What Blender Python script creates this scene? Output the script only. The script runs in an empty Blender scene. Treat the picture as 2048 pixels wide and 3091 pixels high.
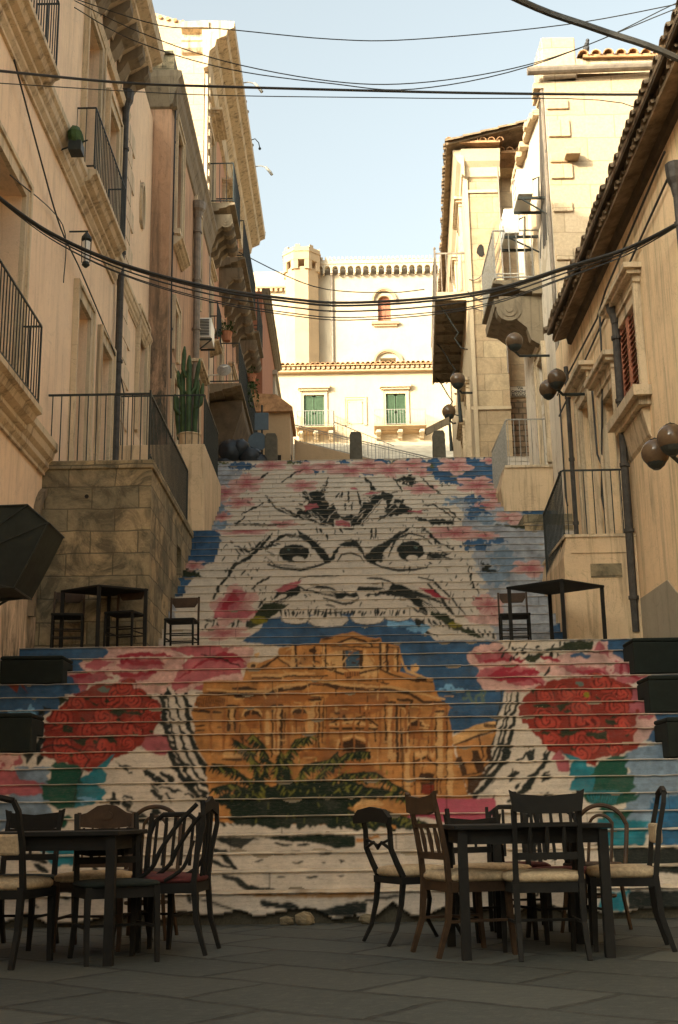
# Painted stairway between old limestone houses, tables and chairs in the shade below.
import bpy, math, random
import numpy as np
from mathutils import Vector, Matrix, Euler

# ------------------------------------------------------------------ camera, sky, sun, exposure
sc = bpy.context.scene
EYE = Vector((0, 0, .82))
PITCH, YAW, ROLL = 0.245595, 0.004686, 0.015708
f_ = Vector((-math.sin(YAW)*math.cos(PITCH), math.cos(YAW)*math.cos(PITCH), math.sin(PITCH)))
r_ = Vector((math.cos(YAW), math.sin(YAW), 0)); u_ = r_.cross(f_)
r2 = r_*math.cos(ROLL) - u_*math.sin(ROLL); u2 = r_*math.sin(ROLL) + u_*math.cos(ROLL)
cam_d = bpy.data.cameras.new('camera'); cam = bpy.data.objects.new('camera', cam_d)
sc.collection.objects.link(cam); sc.camera = cam
cam.matrix_world = Matrix(((r2.x, u2.x, -f_.x, EYE.x), (r2.y, u2.y, -f_.y, EYE.y), (r2.z, u2.z, -f_.z, EYE.z), (0, 0, 0, 1)))
cam_d.sensor_fit = 'HORIZONTAL'; cam_d.sensor_width = 24.0; cam_d.lens = 24.0*3650/2048
cam_d.clip_start = .05; cam_d.clip_end = 2000
SUN_EL, SUN_AZ = math.radians(19), math.radians(46)      # low sun from behind-left of the camera
w = bpy.data.worlds.new('World'); sc.world = w; w.use_nodes = True
wn = w.node_tree.nodes; wl = w.node_tree.links
bg = wn['Background']; sky = wn.new('ShaderNodeTexSky'); sky.sky_type = 'NISHITA'; sky.sun_disc = False
sky.sun_elevation = SUN_EL; sky.sun_rotation = math.pi + SUN_AZ
sky.air_density = 1.0; sky.dust_density = 10.0; sky.ozone_density = 1.0; sky.altitude = 100
hs = wn.new('ShaderNodeHueSaturation'); hs.inputs['Saturation'].default_value = .42   # milky, hazy sky
wl.new(sky.outputs[0], hs.inputs['Color']); tm = wn.new('ShaderNodeMix'); tm.data_type = 'RGBA'; tm.blend_type = 'MULTIPLY'; tm.inputs[0].default_value = 1; tm.inputs[7].default_value = (.95, 1.0, .92, 1)
wl.new(hs.outputs[0], tm.inputs[6]); wl.new(tm.outputs[2], bg.inputs[0]); bg.inputs[1].default_value = .15
sd = bpy.data.lights.new('sun', 'SUN'); sd.energy = 2.3; sd.angle = math.radians(.5); sd.color = (1, .84, .60)
so = bpy.data.objects.new('sun', sd); sc.collection.objects.link(so)
sdir = Vector((math.sin(SUN_AZ)*math.cos(SUN_EL), math.cos(SUN_AZ)*math.cos(SUN_EL), -math.sin(SUN_EL)))
so.rotation_euler = sdir.to_track_quat('-Z', 'Y').to_euler(); so.location = (-30, -30, 30)
sc.view_settings.view_transform = 'Standard'; sc.view_settings.look = 'None'
sc.view_settings.exposure = 1.85; sc.view_settings.gamma = 1
sc.render.engine = 'CYCLES'; sc.cycles.max_bounces = 10; sc.cycles.diffuse_bounces = 8

# ------------------------------------------------------------------ materials
def lin(c):
    return tuple(((v/255)/12.92 if v/255 <= .04045 else ((v/255+.055)/1.055)**2.4) for v in c)
def node_mat(name, rough=.85):
    m = bpy.data.materials.new(name); m.use_nodes = True
    b = m.node_tree.nodes['Principled BSDF']; b.inputs['Roughness'].default_value = rough
    b.inputs['Specular IOR Level'].default_value = .3
    return m, m.node_tree.nodes, m.node_tree.links, b
def noise(N, L, vec, scale, detail=4, rough=.6, dist=0):
    n = N.new('ShaderNodeTexNoise'); n.inputs['Scale'].default_value = scale
    n.inputs['Detail'].default_value = detail; n.inputs['Roughness'].default_value = rough
    n.inputs['Distortion'].default_value = dist
    if vec is not None: L.new(vec, n.inputs['Vector'])
    return n.outputs['Fac']
def ramp(N, L, fac, stops):
    r = N.new('ShaderNodeValToRGB'); e = r.color_ramp.elements
    while len(e) < len(stops): e.new(.5)
    for k, (p, c) in enumerate(stops):
        e[k].position = p; e[k].color = (*c, 1) if len(c) == 3 else c
    L.new(fac, r.inputs[0]); return r.outputs[0]
def mix(N, L, fac, a, b, mode='MIX'):
    m = N.new('ShaderNodeMix'); m.data_type = 'RGBA'; m.blend_type = mode
    for s, v in ((0, fac), (6, a), (7, b)):
        if hasattr(v, 'links'): L.new(v, m.inputs[s])
        else: m.inputs[s].default_value = (*v, 1) if isinstance(v, tuple) and len(v) == 3 else v
    return m.outputs[2]
def bump(N, L, b, h, strength=.3, dist=.02):
    n = N.new('ShaderNodeBump'); n.inputs['Strength'].default_value = strength; n.inputs['Distance'].default_value = dist
    L.new(h, n.inputs['Height']); L.new(n.outputs[0], b.inputs['Normal'])
def vec(N, L, sx=1, sy=1, sz=1):
    g = N.new('ShaderNodeNewGeometry'); m = N.new('ShaderNodeMapping')
    m.inputs['Scale'].default_value = (sx, sy, sz); L.new(g.outputs['Position'], m.inputs[0]); return m.outputs[0]
def uvz(N, L):
    g = N.new('ShaderNodeNewGeometry'); s = N.new('ShaderNodeSeparateXYZ'); L.new(g.outputs['Position'], s.inputs[0])
    a = N.new('ShaderNodeMath'); a.operation = 'ADD'; L.new(s.outputs[0], a.inputs[0]); L.new(s.outputs[1], a.inputs[1])
    c = N.new('ShaderNodeCombineXYZ'); L.new(a.outputs[0], c.inputs[0]); L.new(s.outputs[2], c.inputs[1]); return c.outputs[0]

def plaster(name, col, dirt=(.25, .18, .11), amount=.5, seed=0, patch=None, zdirt=None):
    m, N, L, b = node_mat(name, .92); v = vec(N, L)
    big = noise(N, L, v, .55+seed*.03, 5, .65, .6); fine = noise(N, L, v, 9, 6, .7)
    st = noise(N, L, vec(N, L, 5, 5, .35), 1.3, 5, .7, .4)
    c = mix(N, L, ramp(N, L, big, [(.35, (0, 0, 0)), (.7, (1, 1, 1))]), tuple(x*.93 for x in col), tuple(min(.9, x*1.1) for x in col))
    c = mix(N, L, ramp(N, L, st, [(.5, (0, 0, 0)), (.74, (amount,)*3)]), c, dirt)
    c = mix(N, L, ramp(N, L, fine, [(.5, (0, 0, 0)), (.8, (.35*amount,)*3)]), c, tuple(x*.5 for x in col))
    if patch:
        p = noise(N, L, v, .9, 6, .7, 1.2)
        c = mix(N, L, ramp(N, L, p, [(.56, (0, 0, 0)), (.6, (.75,)*3)]), c, patch)
    if zdirt:      # rising damp and soot low on one stretch of wall
        g = N.new('ShaderNodeNewGeometry'); s = N.new('ShaderNodeSeparateXYZ'); L.new(g.outputs['Position'], s.inputs[0])
        def mr(o, a, b_):
            q = N.new('ShaderNodeMapRange'); q.inputs[1].default_value = a; q.inputs[2].default_value = b_; L.new(o, q.inputs[0]); return q.outputs[0]
        f1 = mr(s.outputs[2], zdirt[1], zdirt[0]); f2 = mr(s.outputs[1], zdirt[2]-.6, zdirt[2]+.4); f3 = mr(s.outputs[1], zdirt[3]+.6, zdirt[3]-.2)
        k = mix(N, L, 1.0, mix(N, L, 1.0, f1, f2, 'MULTIPLY'), f3, 'MULTIPLY')
        k = mix(N, L, 1.0, k, ramp(N, L, noise(N, L, vec(N, L, 3, 3, .9), 1.3, 6, .75, .5), [(.36, (0, 0, 0)), (.56, (1, 1, 1))]), 'MULTIPLY')
        c = mix(N, L, k, c, (.055, .055, .04))
    speck = noise(N, L, v, 70, 2, .5)
    c = mix(N, L, ramp(N, L, speck, [(.3, (.16,)*3), (.6, (0, 0, 0))]), c, tuple(x*.45 for x in col))
    vein = noise(N, L, v, 1.1, 7, .62, 1.5)      # hairline cracks
    c = mix(N, L, ramp(N, L, vein, [(.494, (0, 0, 0)), (.5, (.5*amount,)*3), (.506, (0, 0, 0))]), c, tuple(x*.3 for x in col))
    L.new(c, b.inputs['Base Color'])
    bump(N, L, b, mix(N, L, .5, big, fine), .45, .035); return m
def stone(name, col, alt, mortar, bw=.62, bh=.3, rough=.9, stain=.6, joint=.012, dark=(.05, .05, .035)):
    m, N, L, b = node_mat(name, rough); u = uvz(N, L); v = vec(N, L)
    t = N.new('ShaderNodeTexBrick'); d = N.new('ShaderNodeVectorMath'); d.operation = 'ADD'
    nz = N.new('ShaderNodeTexNoise'); nz.inputs['Scale'].default_value = 2.2; L.new(v, nz.inputs['Vector'])
    sc_ = N.new('ShaderNodeVectorMath'); sc_.operation = 'SCALE'; sc_.inputs[3].default_value = .05
    L.new(nz.outputs['Color'], sc_.inputs[0]); L.new(u, d.inputs[0]); L.new(sc_.outputs[0], d.inputs[1])
    L.new(d.outputs[0], t.inputs['Vector'])
    t.inputs['Scale'].default_value = 1; t.inputs['Brick Width'].default_value = bw; t.inputs['Row Height'].default_value = bh
    t.inputs['Mortar Size'].default_value = joint; t.inputs['Mortar Smooth'].default_value = .6; t.inputs['Bias'].default_value = 0
    t.inputs['Color1'].default_value = (*col, 1); t.inputs['Color2'].default_value = (*alt, 1); t.inputs['Mortar'].default_value = (*mortar, 1)
    big = noise(N, L, v, 1.9, 7, .75, 1.0); fine = noise(N, L, v, 16, 6, .8)
    c = mix(N, L, ramp(N, L, big, [(.43, (0, 0, 0)), (.6, (stain,)*3)]), t.outputs['Color'], dark)
    c = mix(N, L, ramp(N, L, fine, [(.4, (.4,)*3), (.65, (0, 0, 0))]), c, tuple(x*.4 for x in col))
    L.new(c, b.inputs['Base Color'])
    h = mix(N, L, .55, t.outputs['Fac'], fine); inv = N.new('ShaderNodeInvert'); L.new(h, inv.inputs[1])
    bump(N, L, b, inv.outputs[0], .5, .03); return m
def simple(name, col, rough=.6, var=.35, scale=6, metal=0, bmp=.15):
    m, N, L, b = node_mat(name, rough)
    tc = N.new('ShaderNodeTexCoord'); n = noise(N, L, tc.outputs['Object'], scale, 5, .7)
    c = mix(N, L, ramp(N, L, n, [(.3, (0, 0, 0)), (.7, (1, 1, 1))]), tuple(x*(1-var) for x in col), tuple(min(1, x*(1+var)) for x in col))
    L.new(c, b.inputs['Base Color']); b.inputs['Metallic'].default_value = metal
    if bmp: bump(N, L, b, n, bmp, .01)
    return m
M = {}
M['peach'] = plaster('peach_plaster', (.84, .61, .41), (.40, .28, .18), .5, 1, zdirt=(2.6, 4.6, 13.5, 16.5))
M['peach_old'] = plaster('old_peach_plaster', (.70, .54, .37), (.16, .12, .08), .95, 2)
M['brownpink'] = plaster('brown_pink_plaster', (.50, .30, .18), (.10, .075, .05), 1.0, 3, zdirt=(9.0, 14.0, 22, 23.5))
M['ochre'] = plaster('ochre_plaster', (.82, .60, .36), (.22, .17, .10), .7, 4)
M['whitewash'] = plaster('flaking_whitewash', (.66, .57, .45), (.28, .22, .15), .7, 5, (.42, .33, .22))
M['cream'] = plaster('cream_plaster', (.52, .41, .27), (.5, .36, .2), .35, 6)
M['palace'] = plaster('pale_limestone', (.46, .385, .28), (.55, .40, .24), .35, 7)
M['palace_warm'] = plaster('warm_limestone', (.42, .30, .18), (.5, .34, .2), .4, 7)
M['porchplaster'] = plaster('porch_plaster', (.64, .47, .29), (.16, .12, .07), .9, 8)
M['redwall'] = plaster('red_brown_plaster', (.36, .15, .08), (.12, .07, .05), .5, 9)
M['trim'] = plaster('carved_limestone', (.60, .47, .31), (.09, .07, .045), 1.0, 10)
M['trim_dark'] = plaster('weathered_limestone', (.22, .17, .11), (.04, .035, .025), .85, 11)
M['ashlar'] = stone('pier_ashlar', (.46, .34, .19), (.23, .20, .13), (.13, .11, .07), 0.62, .30, stain=.85)
M['ashlar2'] = stone('corner_ashlar', (.56, .42, .25), (.48, .34, .2), (.33, .25, .15), .8, .42, stain=.3)
M['lime'] = stone('sunlit_blocks', (.60, .45, .29), (.54, .40, .25), (.40, .29, .17), 1.1, .5, stain=.12, dark=(.5, .36, .2))
M['rubble'] = stone('rubble_infill', (.40, .25, .15), (.30, .22, .14), (.10, .08, .05), .2, .14, stain=.5, joint=.02)
M['bollard'] = simple('bollard_stone', (.085, .075, .055), .9, .3, 9)
M['iron'] = simple('black_iron', (.022, .026, .022), .55, .3, 20)
M['iron_grey'] = simple('grey_iron', (.28, .26, .22), .5, .3, 20)
M['rust'] = simple('rusty_pipe', (.055, .048, .04), .6, .5, 7)
M['zinc'] = simple('aged_zinc', (.20, .16, .12), .5, .35, 5)
M['cable'] = simple('cable_rubber', (.03, .03, .028), .6, .2, 5)
M['woodleaf'] = simple('weathered_door_paint', (.27, .25, .18), .7, .25, 3)  # darkened overall to deepen the shade of the recessed doorways
M['darkwood'] = simple('dark_wood', (.009, .008, .006), .8, .4, 6)
M['brownwood'] = simple('brown_wood', (.045, .024, .011), .6, .45, 8)
M['beigecloth'] = simple('beige_upholstery', (.38, .29, .18), .95, .35, 40)
M['redcloth'] = simple('red_upholstery', (.085, .02, .018), .9, .25, 40)
M['patch'] = plaster('grey_render', (.36, .31, .23), (.2, .18, .13), .6, 14)
M['canopy'] = simple('dark_canopy_cloth', (.016, .02, .016), .8, .5, 2.5, bmp=.8)
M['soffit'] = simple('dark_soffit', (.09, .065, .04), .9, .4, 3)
M['facade_red'] = plaster('reddish_old_plaster', (.50, .27, .16), (.2, .11, .07), .7, 12)
M['blackcloth'] = simple('black_fabric', (.010, .014, .011), .95, .2, 10)
M['glass'] = simple('dark_glass', (.02, .025, .025), .15, .2, 3, bmp=0)
M['dark'] = simple('dark_interior', (.02, .017, .013), .9, .3, 3)
M['green'] = simple('green_shutter', (.05, .09, .045), .55, .25, 9)
M['redshutter'] = simple('red_shutter', (.38, .15, .085), .6, .25, 9)
M['white'] = simple('white_plastic', (.72, .69, .62), .45, .06, 3)
M['globe'] = simple('cloudy_globe', (.11, .07, .04), .12, .3, 4, bmp=.05)
M['tile'] = simple('terracotta_tile', (.42, .24, .12), .9, .5, 3.5)
M['tile_old'] = simple('lichen_tile', (.20, .14, .085), .95, .6, 3.5)
M['cactus'] = simple('cactus_skin', (.05, .085, .03), .6, .5, 5)
M['leaf'] = simple('pot_leaves', (.04, .075, .02), .7, .4, 9)
M['terracotta'] = simple('terracotta_pot', (.36, .15, .08), .85, .25, 8)
M['bin'] = simple('dark_bag_plastic', (.012, .016, .02), .4, .4, 12)
M['signblue'] = simple('sign_back', (.055, .08, .10), .5, .15, 6)
M['pigeon'] = simple('pigeon_feathers', (.06, .06, .065), .8, .4, 30)
M['wire'] = simple('thin_wire', (.08, .07, .06), .6, .1, 5)
M['slate'] = simple('sign_board', (.62, .56, .44), .7, .1, 5)
M['letter'] = simple('black_letters', (.03, .03, .03), .7, .1, 5)
M['carwhite'] = simple('car_paint', (.7, .7, .68), .25, .04, 2, bmp=0)

# ------------------------------------------------------------------ mesh kit
C = bpy.data.collections.new('scene'); sc.collection.children.link(C)
class MB:
    def __init__(s): s.v = []; s.f = []; s.mi = []; s.cur = 0; s.smooth = False; s.sm = []
    def add(s, vs, fs):
        o = len(s.v); s.v += [tuple(p) for p in vs]
        for f in fs: s.f.append(tuple(i+o for i in f)); s.mi.append(s.cur); s.sm.append(s.smooth)
        return s
    def box(s, x0, x1, y0, y1, z0, z1):
        if x0 > x1: x0, x1 = x1, x0
        if y0 > y1: y0, y1 = y1, y0
        if z0 > z1: z0, z1 = z1, z0
        return s.add([(x0,y0,z0),(x1,y0,z0),(x1,y1,z0),(x0,y1,z0),(x0,y0,z1),(x1,y0,z1),(x1,y1,z1),(x0,y1,z1)],
                     [(0,3,2,1),(4,5,6,7),(0,1,5,4),(1,2,6,5),(2,3,7,6),(3,0,4,7)])
    def cbox(s, c, h, m=None):   # centred box with half sizes and optional 3x3 rotation
        vs = []
        for z in (-1, 1):
            for (x, y) in ((-1,-1),(1,-1),(1,1),(-1,1)):
                p = Vector((x*h[0], y*h[1], z*h[2])); p = m @ p if m else p
                vs.append((p.x+c[0], p.y+c[1], p.z+c[2]))
        return s.add(vs, [(0,3,2,1),(4,5,6,7),(0,1,5,4),(1,2,6,5),(2,3,7,6),(3,0,4,7)])
    def prism(s, pts, axis, a, b):   # polygon (p,q) extruded along axis; axis x:(y,z) y:(x,z) z:(x,y)
        n = len(pts)
        def P(p, t): return (t, p[0], p[1]) if axis == 'x' else ((p[0], t, p[1]) if axis == 'y' else (p[0], p[1], t))
        vs = [P(p, a) for p in pts]+[P(p, b) for p in pts]
        fs = [tuple(range(n)), tuple(range(2*n-1, n-1, -1))]+[(i, i+n, (i+1) % n+n, (i+1) % n) for i in range(n)]
        return s.add(vs, fs)
    def tube(s, pts, r, n=6, closed=False, flat=1.0):
        pts = [Vector(p) for p in pts]; k = len(pts); rs = r if isinstance(r, (list, tuple)) else [r]*k
        rings = []; up = Vector((0, 0, 1)); t0 = (pts[1]-pts[0]).normalized()
        side = t0.cross(up)
        if side.length < .1: side = t0.cross(Vector((0, 1, 0)))
        side.normalize()
        for i, p in enumerate(pts):
            if closed: t = (pts[(i+1) % k]-pts[i-1])
            else: t = pts[min(i+1, k-1)]-pts[max(i-1, 0)]
            t.normalize(); side = (side-t*side.dot(t)); side.normalize(); nb = t.cross(side)
            off = math.pi/n if n == 4 else 0
            rings.append([p+side*math.cos(2*math.pi*j/n+off)*rs[i]*flat+nb*math.sin(2*math.pi*j/n+off)*rs[i] for j in range(n)])
        vs = [q for ring in rings for q in ring]; fs = []
        for i in range(k if closed else k-1):
            a = i*n; b_ = ((i+1) % k)*n
            for j in range(n): fs.append((a+j, a+(j+1) % n, b_+(j+1) % n, b_+j))
        if not closed: fs += [tuple(range(n-1, -1, -1)), tuple((k-1)*n+j for j in range(n))]
        return s.add(vs, fs)
    def bar(s, a, b, r=.01, n=4): return s.tube([a, b], r, n)
    def ball(s, c, r, seg=14, rings=9, sc=(1, 1, 1), jit=0, rnd=None):
        vs = []; fs = []
        for i in range(rings+1):
            th = math.pi*i/rings
            for j in range(seg):
                ph = 2*math.pi*j/seg; q = 1+(rnd.uniform(-jit, jit) if rnd else 0)
                vs.append((c[0]+r*sc[0]*math.sin(th)*math.cos(ph)*q, c[1]+r*sc[1]*math.sin(th)*math.sin(ph)*q, c[2]+r*sc[2]*math.cos(th)*q))
        for i in range(rings):
            for j in range(seg): fs.append((i*seg+j, (i+1)*seg+j, (i+1)*seg+(j+1) % seg, i*seg+(j+1) % seg))
        return s.add(vs, fs)
    def lathe(s, prof, c, n=16):
        vs = []; fs = []
        for (r, z) in prof:
            for j in range(n): a = 2*math.pi*j/n; vs.append((c[0]+r*math.cos(a), c[1]+r*math.sin(a), c[2]+z))
        for i in range(len(prof)-1):
            for j in range(n): fs.append((i*n+j, i*n+(j+1) % n, (i+1)*n+(j+1) % n, (i+1)*n+j))
        fs += [tuple(range(n-1, -1, -1)), tuple((len(prof)-1)*n+j for j in range(n))]
        return s.add(vs, fs)
    def quad(s, a, b, c, d): return s.add([a, b, c, d], [(0, 1, 2, 3)])
def base_of(o):
    p = Vector((0, 0, 0))
    while o is not None: p += o.location; o = o.parent
    return p
def obj(name, mb, mat, parent=None, loc=None, bevel=0, smooth=False, label=None):
    me = bpy.data.meshes.new(name); off = base_of(parent) if parent else Vector((0, 0, 0))
    if loc is not None: off = Vector(loc)
    me.from_pydata([(v[0]-off.x, v[1]-off.y, v[2]-off.z) for v in mb.v], [], mb.f)
    for m_ in (mat if isinstance(mat, (list, tuple)) else [mat]): me.materials.append(M[m_] if isinstance(m_, str) else m_)
    if any(mb.mi): me.polygons.foreach_set('material_index', mb.mi)
    if smooth: me.polygons.foreach_set('use_smooth', [True]*len(me.polygons))
    elif any(mb.sm): me.polygons.foreach_set('use_smooth', mb.sm)
    me.update()
    o = bpy.data.objects.new(name, me); C.objects.link(o)
    if parent: o.parent = parent
    elif loc is not None: o.location = loc
    if bevel:
        b = o.modifiers.new('bevel', 'BEVEL'); b.width = bevel; b.segments = 2; b.limit_method = 'ANGLE'
    if label: o['label'] = label
    return o
def tag(o, label, cat=None, group=None, kind=None):
    o['label'] = label
    if cat: o['category'] = cat
    if group: o['group'] = group
    if kind: o['kind'] = kind
    return o
def thing(name, label, cat, loc=(0, 0, 0), group=None):
    o = bpy.data.objects.new(name, None); C.objects.link(o); o.location = loc; o.empty_display_size = .2
    return tag(o, label, cat, group)
def copy_tree(o, parent=None):
    c = o.copy(); C.objects.link(c)
    if parent: c.parent = parent
    for ch in list(o.children): copy_tree(ch, c)
    return c

# ---- architecture kit.  A facade lies at x = X (faces sgn along x) and runs in y, or at y = Y and runs in x.
def wallface(mb, axis, pos, sgn, a0, a1, z0, z1, ops=(), depth=.3, arch=()):
    def P(a, z, d=0): return (pos-sgn*d, a, z) if axis == 'x' else (a, pos-sgn*d, z)
    def Q(p): mb.add(p, [(0, 1, 2, 3)])
    ops = [o for o in ops if o[0] < a1 and o[1] > a0]
    As = sorted(set([a0, a1]+[v for o in ops for v in o[:2] if a0 < v < a1])); Zs = sorted(set([z0, z1]+[v for o in ops for v in o[2:4] if z0 < v < z1]))
    for i in range(len(As)-1):
        for k in range(len(Zs)-1):
            ca = (As[i]+As[i+1])/2; cz = (Zs[k]+Zs[k+1])/2
            if any(o[0] < ca < o[1] and o[2] < cz < o[3] for o in ops): continue
            Q([P(As[i], Zs[k]), P(As[i+1], Zs[k]), P(As[i+1], Zs[k+1]), P(As[i], Zs[k+1])])
    for o in ops:
        a, b, c, d = o[:4]
        Q([P(a, c), P(a, c, depth), P(a, d, depth), P(a, d)]); Q([P(b, c), P(b, d), P(b, d, depth), P(b, c, depth)])
        Q([P(a, d), P(a, d, depth), P(b, d, depth), P(b, d)]); Q([P(a, c), P(b, c), P(b, c, depth), P(a, c, depth)])
def bx(mb, axis, pos, sgn, d0, d1, a0, a1, z0, z1):    # box in facade coordinates, d measured outwards
    if axis == 'x': mb.box(pos+sgn*d0, pos+sgn*d1, a0, a1, z0, z1)
    else: mb.box(a0, a1, pos+sgn*d0, pos+sgn*d1, z0, z1)
def surround(mb, axis, pos, sgn, o, w=.16, d=.05, hood=0, sill=False, ears=False):
    a, b, c, e = o[:4]
    bx(mb, axis, pos, sgn, .002, d, a-w, a, c, e); bx(mb, axis, pos, sgn, .002, d, b, b+w, c, e)
    bx(mb, axis, pos, sgn, .002, d+.002, a-w, b+w, e, e+w)
    bx(mb, axis, pos, sgn, .002, d+.03, a-w-.03, a-w+.035, c, e+w); bx(mb, axis, pos, sgn, .002, d+.03, b+w-.035, b+w+.03, c, e+w)
    bx(mb, axis, pos, sgn, .002, d+.032, a-w-.03, b+w+.03, e+w, e+w+.06)
    if hood:
        z = e+w+.06; bx(mb, axis, pos, sgn, .002, hood*.45, a-w-.06, b+w+.06, z, z+.09)
        bx(mb, axis, pos, sgn, .002, hood*.8, a-w-.12, b+w+.12, z+.09, z+.15); bx(mb, axis, pos, sgn, .002, hood, a-w-.18, b+w+.18, z+.15, z+.22)
    if sill: bx(mb, axis, pos, sgn, .002, .16, a-w-.05, b+w+.05, c-.12, c); bx(mb, axis, pos, sgn, .002, .09, a-w, b+w, c-.2, c-.12)
def surrounds(parent, axis, pos, sgn, ops, w, d, mat='trim', hood=0, sill=(), extra=None):
    for i, o in enumerate(ops):
        m_ = MB(); surround(m_, axis, pos, sgn, o, w, d, hood=hood[i] if isinstance(hood, (list, tuple)) else hood, sill=i in sill)
        if extra and extra[0] == i: extra[1](m_)
        obj('window_surround', m_, mat, parent)
def leaf(parent, axis, pos, sgn, o, depth=.28, mat='woodleaf', kind='door', glass=True):
    a, b, c, e = o[:4]; mb = MB(); mid = (a+b)/2
    bx(mb, axis, pos, sgn, -depth, -depth-.05, a, b, c, e)
    for s0, s1 in ((a, mid-.006), (mid+.006, b)):
        for z0, z1 in ((c, c+.1), (c+(e-c)*.33, c+(e-c)*.33+.09), (e-.1, e)): bx(mb, axis, pos, sgn, -depth+.025, -depth-.001, s0, s1, z0, z1)
        bx(mb, axis, pos, sgn, -depth+.027, -depth-.001, s0, s0+.07, c, e); bx(mb, axis, pos, sgn, -depth+.027, -depth-.001, s1-.07, s1, c, e)
    p = obj(kind, mb, mat, parent)
    if glass:
        g = MB()
        for s0, s1 in ((a+.08, mid-.08), (mid+.08, b-.08)): bx(g, axis, pos, sgn, -depth+.006, -depth-.002, s0, s1, c+(e-c)*.33+.1, e-.11)
        obj('pane', g, 'glass', p)
    return p
def profile(mb, axis, pos, sgn, a0, a1, prof):      # prof: (d outwards, z) closed polygon
    if axis == 'x': mb.prism([(pos+sgn*d, z) for d, z in prof], 'y', a0, a1)
    else: mb.prism([(pos+sgn*d, z) for d, z in prof], 'x', a0, a1)
def string_prof(z, d, t): return [(-.02, z), (d, z), (d, z-t*.22), (d*.82, z-t*.3), (d*.7, z-t*.5), (d*.45, z-t*.62), (d*.45, z-t*.78), (d*.2, z-t*.9), (d*.2, z-t), (-.02, z-t)]
def railing(parent, axis, pos, sgn, d, a0, a1, z, h=1.0, sp=.115, r=.009, mat='iron', name='railing', ends=(1, 1), z2=None, dn=0):
    mb = MB(); z2 = z if z2 is None else z2
    def P(dd, a, zz): return (pos+sgn*dd, a, zz) if axis == 'x' else (a, pos+sgn*dd, zz)
    n = max(2, int(abs(a1-a0)/sp))
    for i in range(n+1):
        t = i/n; a = a0+(a1-a0)*t; zz = z+(z2-z)*t; rr = r*1.7 if i in (0, n) else r
        mb.bar(P(d, a, zz+.05), P(d, a, zz+h), rr)
    for q in (h, .07): mb.tube([P(d, a0, z+q), P(d, a1, z2+q)], r*1.6, 4)
    for k, (a, zz) in enumerate(((a0, z), (a1, z2))):
        if ends[k]:
            for q in (h, .07): mb.bar(P(dn, a, zz+q), P(d, a, zz+q), r*1.6)
            m_ = max(1, int((d-dn)/sp))
            for i in range(m_): mb.bar(P(dn+(d-dn)*i/m_, a, zz+.05), P(dn+(d-dn)*i/m_, a, zz+h), r)
    return obj(name, mb, mat, parent)
def scroll(mb, axis, pos, sgn, a, w, z, d, h):     # volute corbel under a balcony
    pts = [(0, z), (d, z), (d, z-h*.18), (d*.97, z-h*.38), (d*.82, z-h*.46), (d*.66, z-h*.42), (d*.55, z-h*.5), (d*.38, z-h*.62), (d*.3, z-h*.85), (.0, z-h)]
    if axis == 'x': mb.prism([(pos+sgn*p, q) for p, q in pts], 'y', a, a+w)
    else: mb.prism([(pos+sgn*p, q) for p, q in pts], 'x', a, a+w)
    for rr, e in ((h*.23, .02), (h*.15, .035), (h*.07, .05)):
        c = []
        for k in range(14):
            t = 2*math.pi*k/14; c.append((pos+sgn*(d*.78+rr*math.cos(t)), z-h*.26+rr*math.sin(t)))
        mb.prism(c, 'y' if axis == 'x' else 'x', a-e, a+w+e)
def balcony(parent, axis, pos, sgn, d, a0, a1, z, t=.22, rail=1.05, mat='trim', corbels=0, ch=.55, rmat='iron', sp=.115, cmat='trim_dark', r=.009, under=True):
    mb = MB(); profile(mb, axis, pos, sgn, a0, a1, string_prof(z, d, t))
    b = obj('balcony', mb, mat, parent)
    railing(b, axis, pos, sgn, d-.05, a0+.03, a1-.03, z, rail, sp, r, rmat)
    for k in range(corbels):
        c = MB(); a = a0+.12+(a1-a0-.24-.22)*k/max(1, corbels-1); scroll(c, axis, pos, sgn, a, .22, z-t-.003, d*.88, ch); obj('corbel', c, cmat, b)
    return b
def pipe(parent, pts, r=.05, mat='rust', name='drainpipe', head=False, clips=3, wall=None):
    mb = MB(); mb.tube(pts, r, 10)
    p0, p1 = Vector(pts[0]), Vector(pts[-1])
    for k in range(clips):
        p = p0.lerp(p1, (k+.5)/clips); mb.tube([p-Vector((0, 0, .025)), p+Vector((0, 0, .025))], r*1.3, 10)
    if head:
        mb.lathe([(r*1.1, -.25), (r*1.5, -.12), (r*2.1, -.05), (r*2.3, .08), (r*2.3, .14)], pts[0], 10)
    return obj(name, mb, mat, parent, smooth=False)
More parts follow.
